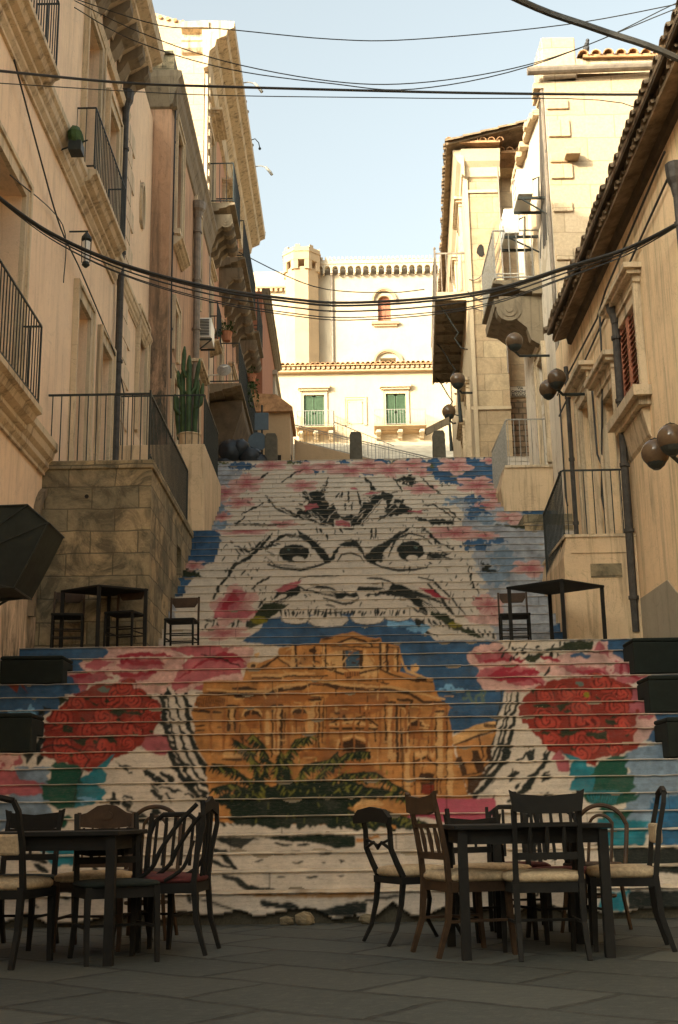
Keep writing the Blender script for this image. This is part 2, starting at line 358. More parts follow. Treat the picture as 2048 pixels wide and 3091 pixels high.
def tiles(parent, axis, pos, sgn, a0, a1, z, run=1.2, slope=.3, pitch=.2, r=.085, mat='tile', under='trim_dark', name='roof'):
    """a strip of barrel tiles: eave line at d=0 (pos), roof climbs inwards by `run`."""
    mb = MB(); n = int(abs(a1-a0)/pitch)
    def P(dd, a, zz): return (pos-sgn*dd, a, zz) if axis == 'x' else (a, pos-sgn*dd, zz)
    rnd = random.Random(int(abs(a0*7)+z*3))
    for i in range(n+1):
        a = a0+(a1-a0)*i/n; jz = rnd.uniform(-.012, .012); jd = rnd.uniform(-.03, .03)
        rows = max(1, int(run/.42))
        for k in range(rows):
            d0 = k*run/rows+jd; d1 = (k+1)*run/rows+.06+jd; vs = []; m_ = 7
            for (d, rr) in ((d0, r*1.08), (d1, r*.86)):
                for th in (1, .82):
                    for j in range(m_):
                        t = math.pi*j/(m_-1); vs.append(P(d, a+rr*th*math.cos(t), z+d*slope+rr*th*math.sin(t)+jz+(0 if d == d0 else -.012)))
            fs = []
            for j in range(m_-1):
                fs += [(j, j+1, 2*m_+j+1, 2*m_+j), (m_+j, 3*m_+j, 3*m_+j+1, m_+j+1), (j, m_+j, m_+j+1, j+1), (2*m_+j, 2*m_+j+1, 3*m_+j+1, 3*m_+j)]
            mb.add(vs, fs)
    A, B = (a0, a1) if a0 < a1 else (a1, a0)
    mb.add([P(.03, A, z-.05), P(.03, B, z-.05), P(.03, B, z+.012), P(.03, A, z+.012), P(run, A, z+run*slope-.05), P(run, B, z+run*slope-.05), P(run, B, z+run*slope+.012), P(run, A, z+run*slope+.012)],
           [(0, 1, 2, 3), (7, 6, 5, 4), (0, 4, 5, 1), (3, 2, 6, 7), (0, 3, 7, 4), (1, 5, 6, 2)])
    return obj(name, mb, mat, parent)
def wander(a, b, sag, n=16, seed=0, amp=.0):
    a, b = Vector(a), Vector(b); rnd = random.Random(seed); o = []
    for i in range(n+1):
        t = i/n; p = a.lerp(b, t); p.z -= sag*4*t*(1-t)
        if 0 < i < n: p += Vector((0, rnd.uniform(-amp, amp), rnd.uniform(-amp, amp)))
        o.append(p)
    return o

# ------------------------------------------------------------------ the painted mural
# It was drawn on a flat sheet (2048 x 3091 units) as seen from the foot of the stairs and carried over to the risers:
# every sheet point is turned into metres across (X) and up (z) on the riser it falls on.
def sheet_ray(x, y):
    s = 3650.0
    d = f_ + r2*((x-1024)/s) - u2*((y-1545.5)/s)
    return d
def at_depth(x, y, Y):
    d = sheet_ray(x, y); t = Y/d.y
    return (d.x*t, Y, d.z*t+EYE.z)
def mural_strokes():
    # authoring of the mural in photo pixels -> converted to metres on the stair elevation (X, z)
    L1=[2690,2626,2570,2515,2459,2405,2353,2305,2257,2209,2168,2128,2089,2050,2012,1975,1941]
    A2=[1918,1891,1862,1836,1809,1783,1760,1735,1713,1691,1669,1650,1629,1611,1594]
    A3=[1578-13.714*i for i in range(15)]
    ST=[]
    for i,l in enumerate(L1):
        D=9.9+.3*i; ST.append((D,float(at_depth(1056,l,D)[2])))
    ST.append((16.0,3.02))
    for i,l in enumerate(A2):
        D=16.3+.29*i; ST.append((D,float(at_depth(1056,l,D)[2])))
    ST.append((21.37,5.83))
    for i,l in enumerate(A3):
        D=21.66+.29*i; ST.append((D,float(at_depth(1056,l,D)[2])))
    # the hidden foot of each riser is skipped: v is the height measured over the visible strips only
    BASE=[(0.,0.)]
    for i,(D,z) in enumerate(ST):
        zp=ST[i-1][1] if i else 0.
        zv=zp
        if i and zp>.82: zv=min(z-.02,.82+(zp-.82)*D/ST[i-1][0])
        if i: BASE.append((zv,BASE[-1][1]+(ST[i-1][1]-BASE[-1][0])))
    def mp(x,y):
        prev=0.
        for i,(D,z) in enumerate(ST):
            P=at_depth(x,y,D)
            if P[2]<=z+1e-6:
                zv,v0=BASE[i]
                return float(P[0]),v0+max(0.,float(P[2])-zv),D
        return float(P[0]),BASE[-1][1]+z-BASE[-1][0],D
    OPS=[]
    def cv(pts):
        o=[];
        for x,y in pts:
            X,Z,D=mp(x,y); o.append((round(X,3),round(Z,3)))
        return o
    def dens(pts,step=14,closed=True):
        o=[];n=len(pts)
        for i in range(n if closed else n-1):
            a,b=pts[i],pts[(i+1)%n]
            k=max(1,int(math.hypot(b[0]-a[0],b[1]-a[1])/step))
            for j in range(k): o.append((a[0]+(b[0]-a[0])*j/k,a[1]+(b[1]-a[1])*j/k))
        if not closed:o.append(pts[-1])
        return o
    def T(z):  # zoom transforms
        return {'A':lambda x,y:(500+.7015*x,1350+.7015*y),'B':lambda x,y:(500+.7015*x,1850+.7015*y),
         'C':lambda x,y:(.4464*x,1900+.4464*y),'D':lambda x,y:(1400+.4133*x,1900+.4133*y),
         'E':lambda x,y:(900+.2232*x,1350+.2232*y),'G':lambda x,y:(900+.2232*x,1600+.2232*y),
         'H':lambda x,y:(400+.2551*x,1550+.2551*y),'F':lambda x,y:(x,y),'J':lambda x,y:(1400+.2232*x,1350+.2232*y),
         'K':lambda x,y:(500+.5102*x,2500+.5102*y),'M':lambda x,y:(1350+.4452*x,1400+.4452*y),'N':lambda x,y:(.4464*x,1400+.4464*y)}[z]
    def info(pts):
        x=sum(p[0] for p in pts)/len(pts);y=sum(p[1] for p in pts)/len(pts)
        X,Z,D=mp(x,y)
        kz=1
        return D,kz
    def P(z,col,pts,rough=.03):
        pts=[T(z)(*p) for p in pts]; D,kz=info(pts)
        OPS.append(('p',col,cv(dens(pts)),round(rough*D/15,3)))
    def S(z,col,pts,w,rough=.02,tap=1):
        if z in 'AEG': w=w*.78
        pts=[T(z)(*p) for p in pts]; D,kz=info(pts)
        OPS.append(('l',col,cv(dens(pts,12,False)),round(w*D/3650,4),kz,round(rough*D/15,3),tap))
    def El(z,col,c,rx,ry,rough=.02,rot=0):
        n=14;s=math.sin(rot);cc=math.cos(rot)
        P(z,col,[(c[0]+rx*math.cos(a)*cc-ry*math.sin(a)*s,c[1]+rx*math.cos(a)*s+ry*math.sin(a)*cc) for a in [i*2*math.pi/n for i in range(n)]],rough)
    def FL(z,c,rx,ry,rot,seed):   # lily
        c2=T(z)(*c);e=T(z)(c[0]+rx,c[1]);f=T(z)(c[0],c[1]+ry)
        X,Z,D=mp(*c2);X2=mp(*e)[0];Z2=mp(*f)[1]
        OPS.append(('f',round(X,3),round(Z,3),round(abs(X2-X),3),round(max(abs(Z2-Z),.04),3),rot,seed))
    def RO(z,c,r):
        c2=T(z)(*c);X,Z,D=mp(*c2)
        rr=abs(T(z)(c[0]+r,c[1])[0]-c2[0])*D/3650
        OPS.append(('r',round(X,3),round(Z,3),round(rr,3),1))
    rnd=random.Random(5)
    # ---------------- upper flights ---------------
    P('F','s',[(1380,1500),(1700,1480),(1760,1960),(1500,1960),(1450,1750)],.12)
    P('F','s',[(600,1380),(760,1380),(700,1480),(640,1600),(560,1620),(600,1500)],.12)
    # top strip blue and flowers
    P('A','b',[(1000,52),(1440,45),(1440,170),(1300,175),(1200,150),(1100,105),(1000,95)],.08)
    for x,y,rx,ry in [(330,80,60,16),(640,95,40,14),(560,65,50,8),(930,62,60,10),(860,110,40,10),(1010,72,45,14),(770,62,30,8),(1240,140,60,20)]: El('A','b',(x,y),rx,ry,.06)
    for x,y,rx,ry in [(1135,78,28,10),(980,60,30,6),(550,66,40,6),(235,64,40,6)]: El('A','g',(x,y),rx,ry,.05)
    for i,(x,y,rx,ry) in enumerate([(455,78,62,20),(600,92,50,22),(700,82,60,18),(800,100,90,22),(875,75,60,20),(965,98,70,28),(1060,75,70,22),(1100,108,40,16),(1245,80,65,32),(1395,58,35,12),(1345,165,85,35),(1410,205,55,28),(1380,250,60,16),
       (350,155,65,35),(262,195,55,28),(315,238,60,20),(240,298,38,22),(590,165,60,22),(1100,180,65,20),(500,330,60,14),(340,362,110,13),(650,340,0,0)][:21]):
        FL('A',(x,y),rx,ry,rnd.random()*3,i)
    # blue patches right
    for x,y,rx,ry in [(1330,225,40,18),(1345,270,50,20),(1330,300,40,14),(1340,420,60,20),(1420,400,50,14),(1300,430,30,12)]: El('A','b',(x,y),rx,ry,.09)
    for x,y,rx,ry in [(1380,310,50,14),(1250,230,50,18),(1450,470,60,40),(1420,560,60,40),(1480,500,60,30),(230,260,40,20),(250,330,40,14)]: El('A','n',(x,y),rx,ry,.09)
    P('J','b',[(780,870),(960,830),(1180,870),(1180,990),(1000,960),(860,930)],.05)
    FL('J',(640,960),190,70,.3,33);P('J','l',[(650,930),(850,950),(1010,970),(1050,1010),(1000,1030),(800,1010),(650,1010)],.03)
    FL('A',(1250,368),110,28,.1,34);FL('A',(1370,380),60,14,.1,35)
    P('J','G',[(430,1050),(840,1050),(840,1110),(700,1090),(560,1070)],.02)
    P('H','b',[(580,190),(1030,190),(1060,330),(1000,480),(940,580),(800,640),(720,760),(660,850),(600,990),(480,980),(420,900),(560,640),(640,400)],.02)
    P('H','G',[(590,590),(700,600),(840,740),(760,750),(560,750)],.04)
    FL('H',(720,620),120,50,.4,40)
    P('H','s',[(350,950),(500,990),(520,1240),(350,1240),(280,1480),(260,1480)],.03)
    # little flecks of ink
    for i in range(70):
        x=rnd.uniform(300,1400);y=rnd.uniform(110,780)
        S('A','h',[(x,y),(x+rnd.uniform(-10,12),y+rnd.uniform(4,16))],rnd.uniform(2,4),.03)
    # crown / forehead scroll work
    P('E','k',[(410,440),(350,480),(330,560),(350,620),(420,780),(500,760),(560,900),(600,930),(520,990),(500,1080),(430,1060),(420,900),(330,760),(200,720),(60,610),(260,600),(300,590),(380,440)],.05)
    P('E','w',[(430,430),(900,400),(960,560),(975,700),(920,750),(860,730),(860,800),(800,910),(560,920),(500,830),(490,740),(430,770),(370,700),(360,600),(400,500)],.02)
    P('E','k',[(900,420),(1000,480),(1050,580),(980,600),(960,500)],.03)
    P('E','k',[(980,650),(1180,620),(1100,760),(960,960),(860,1060),(740,1050),(700,980),(600,1000),(560,930),(800,920),(860,800),(880,740),(970,740)],.03)
    for k in range(5): S('E','w',[(830+k*45,1060-k*20),(960+k*40,900-k*10),(1100+k*35,730),(1190+k*20,650)],2.2,.03)
    P('E','k',[(1120,600),(1280,630),(1240,760),(1330,780),(1440,850),(1500,900),(1380,910),(1200,950),(1060,1000),(1180,880),(1200,760),(1150,680)],.03)
    P('E','k',[(1300,700),(1420,710),(1450,760),(1300,760)],.03)
    P('E','k',[(1200,420),(1560,380),(1560,520),(1380,470),(1340,600),(1240,610),(1340,560)],.06)
    P('E','w',[(1000,420),(1250,410),(1350,480),(1370,590),(1200,600),(1060,570)],.02)
    P('E','k',[(0,860),(200,800),(300,800),(380,940),(420,1000),(340,1020),(150,900),(0,940)],.04)
    P('E','k',[(0,760),(130,720),(60,780),(0,790)],.03);P('E','k',[(60,600),(360,620),(340,700),(160,680),(80,680)],.04)
    for a in ([(600,600),(590,680)],[(680,600),(685,740)],[(810,600),(840,720),(850,800)],[(510,680),(560,620)],[(640,760),(640,850)],[(740,740),(730,850)],[(250,1090),(270,1160)],[(300,1100),(320,1160)],[(560,1100),(600,1160)],[(620,1100),(760,1110)],[(1000,1100),(990,1210)],[(1060,1090),(1040,1230)],[(390,1180),(400,1250)]): S('E','k',a,5,.02)
    for a in ([(500,150),(560,110),(600,95)],[(430,210),(470,260),(560,300),(640,300)],[(600,190),(640,210),(690,240)],[(600,210),(640,250),(700,300)],[(440,230),(470,250)],[(1110,250),(1160,250),(1240,300)],[(1080,300),(1160,330),(1240,320)],[(1100,130),(1180,200)],[(860,130),(900,180)],[(700,130),(680,200)],[(980,130),(1020,190)],[(340,300),(300,330),(430,335),(520,330)],[(560,260),(640,300),(700,330)],[(500,260),(580,300),(700,340)],[(960,290),(1060,280),(1130,270)],[(1200,260),(1250,290),(1245,320)],[(440,110),(400,140)],[(420,240),(330,290)]): S('A','k',a,5,.04)
    P('A','k',[(590,200),(660,200),(690,240),(730,330),(690,330),(620,250)],.05)
    P('A','k',[(1010,240),(1060,270),(1060,285),(960,290),(1000,270)],.05)
    P('A','k',[(1070,310),(1160,310),(1240,315),(1240,335),(1180,325),(1100,325)],.04)
    for k in range(46):
        x=rnd.uniform(440,1000);y=rnd.uniform(190,330);d=-1 if x<690 else 1
        S('A','w',[(x,y),(x-d*rnd.uniform(14,40),y+rnd.uniform(14,34))],rnd.uniform(1.2,2.2),.02)
    for k in range(120):
        x=rnd.choice((rnd.uniform(250,460),rnd.uniform(1120,1330)));y=rnd.uniform(400,760)
        S('A','h',[(x,y),(x+rnd.uniform(-14,14),y+rnd.uniform(5,22))],rnd.uniform(1.5,3),.02)
    for k in range(90):     # fine hatching round brows, cheeks and nose
        x=rnd.uniform(330,1230);y=rnd.choice((rnd.uniform(200,330),rnd.uniform(590,700)))
        S('A','k',[(x,y),(x+rnd.uniform(-12,12),y+rnd.uniform(3,14))],rnd.uniform(1.2,2.2),.01)
    for c0,s0 in (((555,456),1),((1055,446),1)):
        for k in range(26):
            a=rnd.uniform(0,6.28);S('A','k',[(c0[0]+118*math.cos(a),c0[1]+66*math.sin(a)),(c0[0]+135*math.cos(a),c0[1]+78*math.sin(a))],rnd.uniform(1.4,2.6),.01)
    for k in range(5):
        S('A','k',[(640-k*26,600+k*9),(560-k*30,632+k*12),(470-k*28,690+k*10)],1.8,.01);S('A','k',[(960+k*24,600+k*8),(1050+k*24,640+k*10),(1120+k*22,700+k*10)],1.8,.01)
    for k in range(50):
        x=rnd.uniform(420,1200);y=rnd.uniform(330,420)
        S('A','h',[(x,y),(x+rnd.uniform(-6,6),y+rnd.uniform(6,18))],rnd.uniform(1.3,2.6),.02)
    # eyes
    S('A','k',[(300,425),(360,450),(440,430),(500,380),(560,372)],5,.04)
    for k in range(9): S('A','k',[(300+k*22,440-k*3),(320+k*22,465-k*6)],4,.03)
    P('A','k',[(560,350),(620,385),(680,440),(715,490),(690,505),(640,440),(590,390)],.02)
    S('A','k',[(430,450),(450,410),(520,380),(580,385),(640,430),(690,490)],3.5,.02)
    S('A','k',[(440,505),(500,520),(580,528),(640,515),(710,492)],6,.01)
    S('A','k',[(430,470),(470,505),(560,512)],2.5,.01)
    El('A','k',(555,456),64,40,.02); El('A','w',(572,482),26,12,.01); El('A','e',(530,440),10,4,.03)
    P('A','k',[(700,490),(730,440),(760,420),(740,455),(720,490)],.02)
    P('A','k',[(740,420),(790,400),(830,400),(860,470),(910,500),(870,495),(820,430),(770,430)],.02)
    P('A','k',[(860,470),(900,430),(960,400),(1010,360),(1060,345),(990,400),(940,450),(920,490),(880,500)],.02)
    S('A','k',[(740,490),(760,462),(800,455),(840,470),(855,495)],4,.01)
    S('A','k',[(870,490),(930,515),(1000,530),(1070,528),(1125,518)],6,.01)
    S('A','k',[(960,470),(990,400),(1050,370),(1110,385),(1150,420)],4,.02)
    S('A','k',[(1110,350),(1140,380),(1180,410),(1240,440)],6,.05)
    El('A','k',(1055,446),58,46,.02); El('A','w',(1062,478),24,14,.01); El('A','e',(1075,430),10,5,.03)
    El('A','k',(920,480),30,14,.05)
    for k in range(14): S('A','k',[(1110+rnd.uniform(0,120),450+rnd.uniform(0,30)),(1120+rnd.uniform(0,120),455+rnd.uniform(0,30))],4,.03)
    # face outline
    S('A','k',[(460,370),(420,420),(360,475),(300,505),(262,560),(225,610),(205,650)],8,.02)
    S('A','k',[(420,400),(380,440)],6,.03)
    S('A','k',[(450,560),(400,585),(370,610)],6,.03);S('A','k',[(345,530),(325,550)],4,.02);S('A','k',[(430,650),(400,690)],5,.02)
    S('A','k',[(1090,560),(1150,575),(1200,620),(1240,660),(1290,720)],5,.02)
    S('A','k',[(1130,590),(1180,640),(1220,700)],8,.02);S('A','k',[(1300,500),(1310,550),(1330,600),(1350,630)],5,.04);S('A','k',[(1190,660),(1240,720)],8,.03)
    P('M','k',[(250,660),(300,690),(280,720),(360,715),(340,740),(240,735)],.04)
    # nose, nostrils, mouth
    S('G','k',[(40,650),(150,625),(380,620),(560,620)],3,.01)
    S('A','k',[(580,565),(560,590),(600,615),(660,625)],4,.01)
    P('G','k',[(200,790),(260,750),(380,755),(480,785),(530,830),(420,800),(320,795)],.01)
    P('G','k',[(790,820),(820,765),(960,765),(1140,780),(1130,810),(960,825)],.01)
    S('G','k',[(940,650),(1100,655),(1230,690),(1310,740)],5,.01)
    P('G','k',[(1310,740),(1420,740),(1568,820),(1800,900),(2000,1000),(1568,900),(1300,890),(1080,870),(1100,830),(1260,815)],.02)
    P('A','k',[(980,585),(1020,605),(1060,625),(1110,670),(1130,720),(1090,700),(1060,660),(1000,635),(940,630),(900,635),(960,615)],.02)
    P('A','k',[(560,590),(590,620),(560,640),(490,640),(450,660),(470,630),(520,600)],.03)
    P('G','k',[(420,840),(800,850),(820,930),(700,900),(560,930),(480,880)],.03)
    S('G','k',[(340,920),(480,960),(600,1000),(720,990),(820,930)],5,.01)
    S('G','k',[(380,1010),(500,1035)],4,.02)
    S('A','k',[(640,625),(720,640),(740,650)],4,.03);S('A','k',[(860,635),(940,630)],5,.05)
    # moustache / lower lip scallops over blue arch
    P('F','b',[(765,1945),(800,1870),(850,1862),(1065,1850),(1240,1865),(1330,1945)],.01)
    P('F','c',[(770,1945),(800,1895),(880,1900),(860,1945)],.06);P('F','c',[(1180,1870),(1260,1880),(1260,1905),(1170,1895)],.05)
    for c,rx,ry in (((560,735),65,28),((700,745),90,32),((870,735),75,30),((1000,730),60,20)): El('A','w',c,rx,ry,.01)
    for c,rx,ry in (((560,735),65,28),((700,745),90,32),((870,735),75,30),((1000,730),60,20)):
        S('A','k',[(c[0]-rx,c[1]),(c[0]-rx*.7,c[1]+ry*.75),(c[0],c[1]+ry),(c[0]+rx*.7,c[1]+ry*.75),(c[0]+rx,c[1])],2.5,.01)
    for k in range(34):
        x=500+k*16+rnd.uniform(-4,4); S('A','k',[(x,700+rnd.uniform(-5,8)),(x-rnd.uniform(-3,10),722+rnd.uniform(-6,12))],rnd.uniform(2.5,6),.03)
    S('A','k',[(640,702),(700,715),(790,705)],3,.02)
    S('A','k',[(1040,680),(1120,720),(1180,740),(1260,760)],4,.03)
    P('A','w',[(1065,735),(1180,720),(1400,800),(1400,850),(1180,820),(1110,800)],.03)
    P('A','k',[(1060,735),(1110,740),(1130,790),(1180,820),(1120,800),(1080,765)],.04)
    for k in range(12): 
        x=1130+k*24;S('A','k',[(x,740+k*5),(x+20,765+k*5)],5,.04)
    P('A','G',[(1140,710),(1210,715),(1270,770),(1380,820),(1330,815),(1240,785),(1180,745)],.03);El('A','y',(1240,765),30,12,.04)
    P('A','G',[(430,670),(535,675),(470,720),(420,760),(360,780),(340,770),(390,710)],.02);El('A','y',(400,745),36,16,.05)
    for k in range(12): 
        x=180+k*18;S('A','k',[(x,700+rnd.uniform(0,60)),(x-20,730+rnd.uniform(0,60))],5,.04)
    FL('A',(300,680),90,70,.7,50);P('A','p',[(215,690),(290,610),(350,625),(330,670),(260,730),(210,735)],.02);P('A','p',[(210,700),(400,705),(350,735),(240,740)],.02)
    P('A','P',[(290,620),(320,650),(260,700),(230,700)],.03)
    FL('A',(250,800),100,26,.5,51)
    P('A','p',[(465,620),(510,590),(590,570),(560,600),(500,625)],.02)
    P('A','P',[(1085,605),(1150,612),(1190,640),(1230,660),(1160,645)],.03)
    P('A','p',[(1320,640),(1420,650),(1440,750),(1380,740),(1340,700)],.03);P('A','l',[(1270,725),(1440,725),(1440,770),(1330,760)],.02)
    FL('M',(560,710),110,50,.3,52);FL('A',(1390,680),60,40,.9,53)
    P('A','p',[(595,255),(650,240),(660,255),(600,275)],.02);P('A','p',[(1040,272),(1110,270),(1100,290)],.02);P('E','p',[(510,1060),(530,990),(680,1000),(730,1060),(700,1075)],.02)
    P('E','p',[(700,550),(780,535),(830,570),(750,580)],.02);P('E','p',[(880,640),(970,605),(1130,615),(960,640)],.02)
    # landing front row, far left flowers and right
    P('M','b',[(770,1070),(960,1080),(1060,1130),(1260,1130),(1260,1190),(700,1190),(720,1100)],.02)
    P('N','b',[(450,1180),(1080,1180),(1060,1240),(450,1240)],.02)
    # ---------------- lower flight ----------------
    P('F','w',[(-80,1935),(2120,1935),(2120,2800),(-80,2800)],0)
    # blue sky regions left and right
    P('C','b',[(-200,100),(760,110),(700,210),(600,300),(560,440),(440,440),(390,530),(240,600),(-200,620)],.03)
    El('C','c',(140,565),90,25,.08)
    P('D','b',[(0,80),(250,80),(300,460),(260,640),(0,750),(-400,700),(-600,200),(-1500,90)],.02)
    P('D','b',[(1000,70),(1700,60),(1700,420),(1350,430),(1350,640),(1450,700),(1700,700),(1700,600),(1250,260),(1100,200)],.03)
    P('D','b',[(1350,740),(1440,730),(1450,830),(1340,820)],.05)
    P('B','b',[(380,140),(470,130),(1310,130),(1310,200),(1440,330),(1440,460),(1240,525),(1210,400),(1100,250),(1000,200),(1000,140)],.03)
    P('B','b',[(330,120),(430,60),(1060,60),(1160,120),(1310,150),(1250,320),(1180,330),(1000,140),(640,135),(480,145)],.02)
    El('B','c',(1090,70),50,14,.08);El('B','c',(1240,330),60,14,.1);El('B','e',(1330,360),50,20,.12)
    # grey stone sides (lower right cyan/grey)
    P('D','n',[(1180,920),(1260,860),(1480,830),(1700,830),(1700,1500),(1100,1500),(1250,1200),(1200,1000)],.04)
    P('D','n',[(1200,1200),(1700,1180),(1700,1500),(1180,1480)],.03); P('D','B',[(1380,1210),(1560,1210),(1560,1300),(1450,1330)],.06)
    P('C','n',[(100,930),(340,930),(290,1120),(360,1240),(-100,1400),(-100,1200),(60,1150)],.04)
    # white drape bands with black lines: left oval
    for off,w in ((0,9),(42,4),(95,5),(160,9)):
        S('C','k',[(1100+off,250),(1095+off,440),(1110+off,620),(1130+off,720),(1150+off*1.1,830),(1200+off*1.2,960),(1290+off*1.3,1080),(1400+off*1.3,1200),(1520+off*1.2,1330)],w,.04)
    for k in range(26):
        y=300+k*38;x=1105+ (0 if y<700 else (y-700)*.42*(1+(y-700)/900))
        S('C','k',[(x,y),(x+rnd.uniform(20,60),y+rnd.uniform(10,40))],rnd.uniform(3,7),.06)
    for k in range(26): 
        x=740+rnd.uniform(0,520);y=900+rnd.uniform(0,400)
        S('C','k',[(x,y),(x+rnd.uniform(30,80),y+rnd.uniform(20,60))],rnd.uniform(4,11),.09)
    P('C','k',[(1060,1060),(1160,1060),(1240,1100),(1200,1110),(1120,1090)],.05)
    for k in range(12):
        x=200+rnd.uniform(0,140);y=520+rnd.uniform(0,380);S('C','k',[(x,y),(x-rnd.uniform(10,30),y+rnd.uniform(10,60))],rnd.uniform(3,8),.05)
    P('C','k',[(180,830),(300,720),(320,740),(250,820),(180,910)],.02)
    # right oval bands
    for off,w in ((0,8),(-45,5),(-75,4),(-120,4)):
        S('D','k',[(400+off,450),(385+off,560),(360+off,700),(330+off,840),(290+off*1.2,960),(210+off*1.4,1080),(110+off*1.5,1190),(0+off*1.6,1290)],w,.03)
    for k in range(22):
        x=110+rnd.uniform(0,480);y=860+rnd.uniform(0,400)
        S('D','k',[(x+40,y),(x,y+rnd.uniform(30,70))],rnd.uniform(3,8),.06)
    S('D','k',[(640,880),(560,1020),(470,1160),(330,1250)],8,.05);S('D','k',[(600,880),(590,940)],5,.04)
    # pink lilies left
    P('C','l',[(760,110),(1120,110),(1260,190),(1200,330),(1110,440),(950,430),(760,300),(620,300),(440,320),(430,290),(560,290),(530,220),(700,190)],.03)
    for q in ([(780,250),(850,200),(1080,200),(1120,270),(840,270)],[(560,230),(700,190),(780,230),(620,280)],[(480,310),(700,280),(760,330),(600,370),(540,420)],[(860,300),(1060,290),(1000,340),(800,350)]): P('C','p',q,.04)
    for q in ([(800,180),(1000,170),(1150,180)],[(820,210),(960,230),(1120,230)],[(760,300),(900,310),(1050,290)],[(480,320),(620,300)]): S('C','P',q,8,.06)
    for q in ([(1190,300),(1250,220),(1400,150),(1568,130),(1568,160),(1560,270),(1420,270),(1400,350),(1200,350)],): P('C','p',q,.03)
    P('B','p',[(0,150),(160,140),(380,150),(370,200),(330,250),(330,300),(160,330),(30,330),(40,270),(140,200)],.03)
    P('B','l',[(100,310),(240,270),(330,260),(320,295),(200,295),(60,350),(40,340)],.03);P('B','l',[(270,150),(380,150),(370,220),(270,200)],.05)
    for k in range(6): S('B','P',[(60+k*18,280-k*12),(180+k*14,200-k*6),(290+k*12,210)],4,.05)
    S('B','K',[(150,180),(260,200),(320,235)],4,.05)
    P('C','l',[(560,420),(640,370),(800,350),(900,360),(1100,430),(980,430),(860,380),(700,390),(640,440),(480,440)],.03)
    # pink right
    P('D','l',[(20,180),(130,110),(260,100),(420,230),(560,330),(620,380),(600,440),(480,460),(270,450),(140,440),(90,370),(110,290),(30,240)],.03)
    for q in ([(110,290),(380,260),(520,290),(600,380),(440,420),(250,370),(120,350)],[(60,170),(300,160),(380,200),(430,240),(120,240)]): P('D','p',q,.04)
    for q in ([(180,340),(300,300),(390,260)],[(160,230),(300,220),(440,230)],[(200,350),(400,320),(560,310)],[(260,370),(450,360),(580,400)]): S('D','P',q,8,.06)
    P('D','w',[(230,85),(780,85),(700,160),(600,230),(520,260),(380,130)],.02)
    for k in range(26): 
        x=240+rnd.uniform(0,500);y=90+rnd.uniform(0,120);S('D','k',[(x+10,y),(x,y+rnd.uniform(15,40))],rnd.uniform(3,6),.04)
    P('D','G',[(780,85),(940,85),(950,150),(720,150),(560,150),(700,130)],.02);P('D','G',[(430,210),(560,170),(590,175),(520,240),(470,240)],.02)
    P('D','l',[(510,265),(780,165),(900,175),(1000,80),(1050,90),(1090,180),(1200,230),(1260,270),(1260,330),(1370,340),(1380,365),(1200,410),(900,350),(700,340),(640,340),(560,310)],.03)
    for q in ([(700,280),(900,260),(1040,280),(1100,330),(820,330)],[(1100,230),(1260,260),(1260,320),(1100,320)],[(1000,90),(1060,180),(1080,220),(960,150)],[(1150,340),(1350,345),(1250,400),(1100,400)]): P('D','p',q,.05)
    for q in ([(840,310),(1000,300),(1040,320)],[(560,200),(640,210),(700,230)],[(1150,250),(1160,320)],[(1200,260),(1210,320)],[(1230,350),(1300,360)]): S('D','P',q,7,.06)
    El('D','b',(860,192),75,18,.05);S('D','k',[(630,270),(625,340)],5,.02);S('D','k',[(380,135),(600,160),(800,150),(1000,170)],3,.04)
    P('D','l',[(1260,620),(1400,620),(1400,700),(1340,800),(1330,850),(1240,830),(1240,700)],.03);S('D','p',[(1290,640),(1380,640)],8,.06)
    # roses
    P('C','v',[(500,440),(660,370),(850,365),(960,430),(1080,490),(1090,600),(1040,700),(960,780),(880,840),(740,900),(600,970),(530,930),(300,860),(270,820),(310,740),(290,640),(350,560),(400,530)],.03)
    P('D','v',[(640,370),(800,350),(1100,360),(1240,420),(1320,430),(1390,560),(1390,610),(1270,620),(1250,830),(1280,870),(1150,910),(980,940),(960,1010),(880,960),(740,920),(600,870),(540,790),(430,650),(410,600),(420,520),(500,450)],.03)
    P('D','p',[(1180,430),(1320,430),(1390,520),(1390,600),(1200,610)],.08);
    for c in ((760,460,80),(900,470,70),(520,500,70),(1000,540,60),(600,690,85),(700,650,90),(880,670,95),(420,780,70),(700,800,95),(560,860,80),(420,600,80),(860,770,60),(420,850,60),(1000,620,50),(840,390,60),(700,590,70)): RO('C',c[:2],c[2])
    for c in ((760,470,80),(600,480,70),(880,480,60),(620,670,100),(890,670,120),(860,820,100),(640,800,70),(1160,460,80),(860,570,80),(1120,560,90),(1000,780,70),(1160,700,70),(1000,390,80),(860,900,80),(1100,870,60)): RO('D',c[:2],c[2])
    for q in [[(x,y),(x+26,y-10),(x+50,y+4),(x+24,y+14)] for x,y in ((350,640),(540,600),(780,620),(620,760),(900,560),(450,860),(880,700),(700,480),(1000,690),(560,470))]: P('C','G',q,.04)
    for q in [[(x,y),(x+30,y-12),(x+56,y+4),(x+26,y+16)] for x,y in ((520,640),(740,600),(960,500),(700,740),(1060,640),(900,760),(780,880),(1180,780),(580,760),(1040,860))]: P('D','G',q,.04)
    for q in ([(730,550),(800,530),(870,560),(1000,540),(940,580),(850,570),(800,600)],[(490,740),(600,740),(560,790)],[(640,720),(760,720),(800,790),(740,760)],[(420,650),(500,660),(500,700),(420,690)],[(400,480),(440,450),(460,470),(400,520)],[(980,440),(1040,450),(1030,480)],[(600,480),(680,500),(650,520)]): P('C','G',q,.04)
    El('C','e',(700,410),36,18,.06)
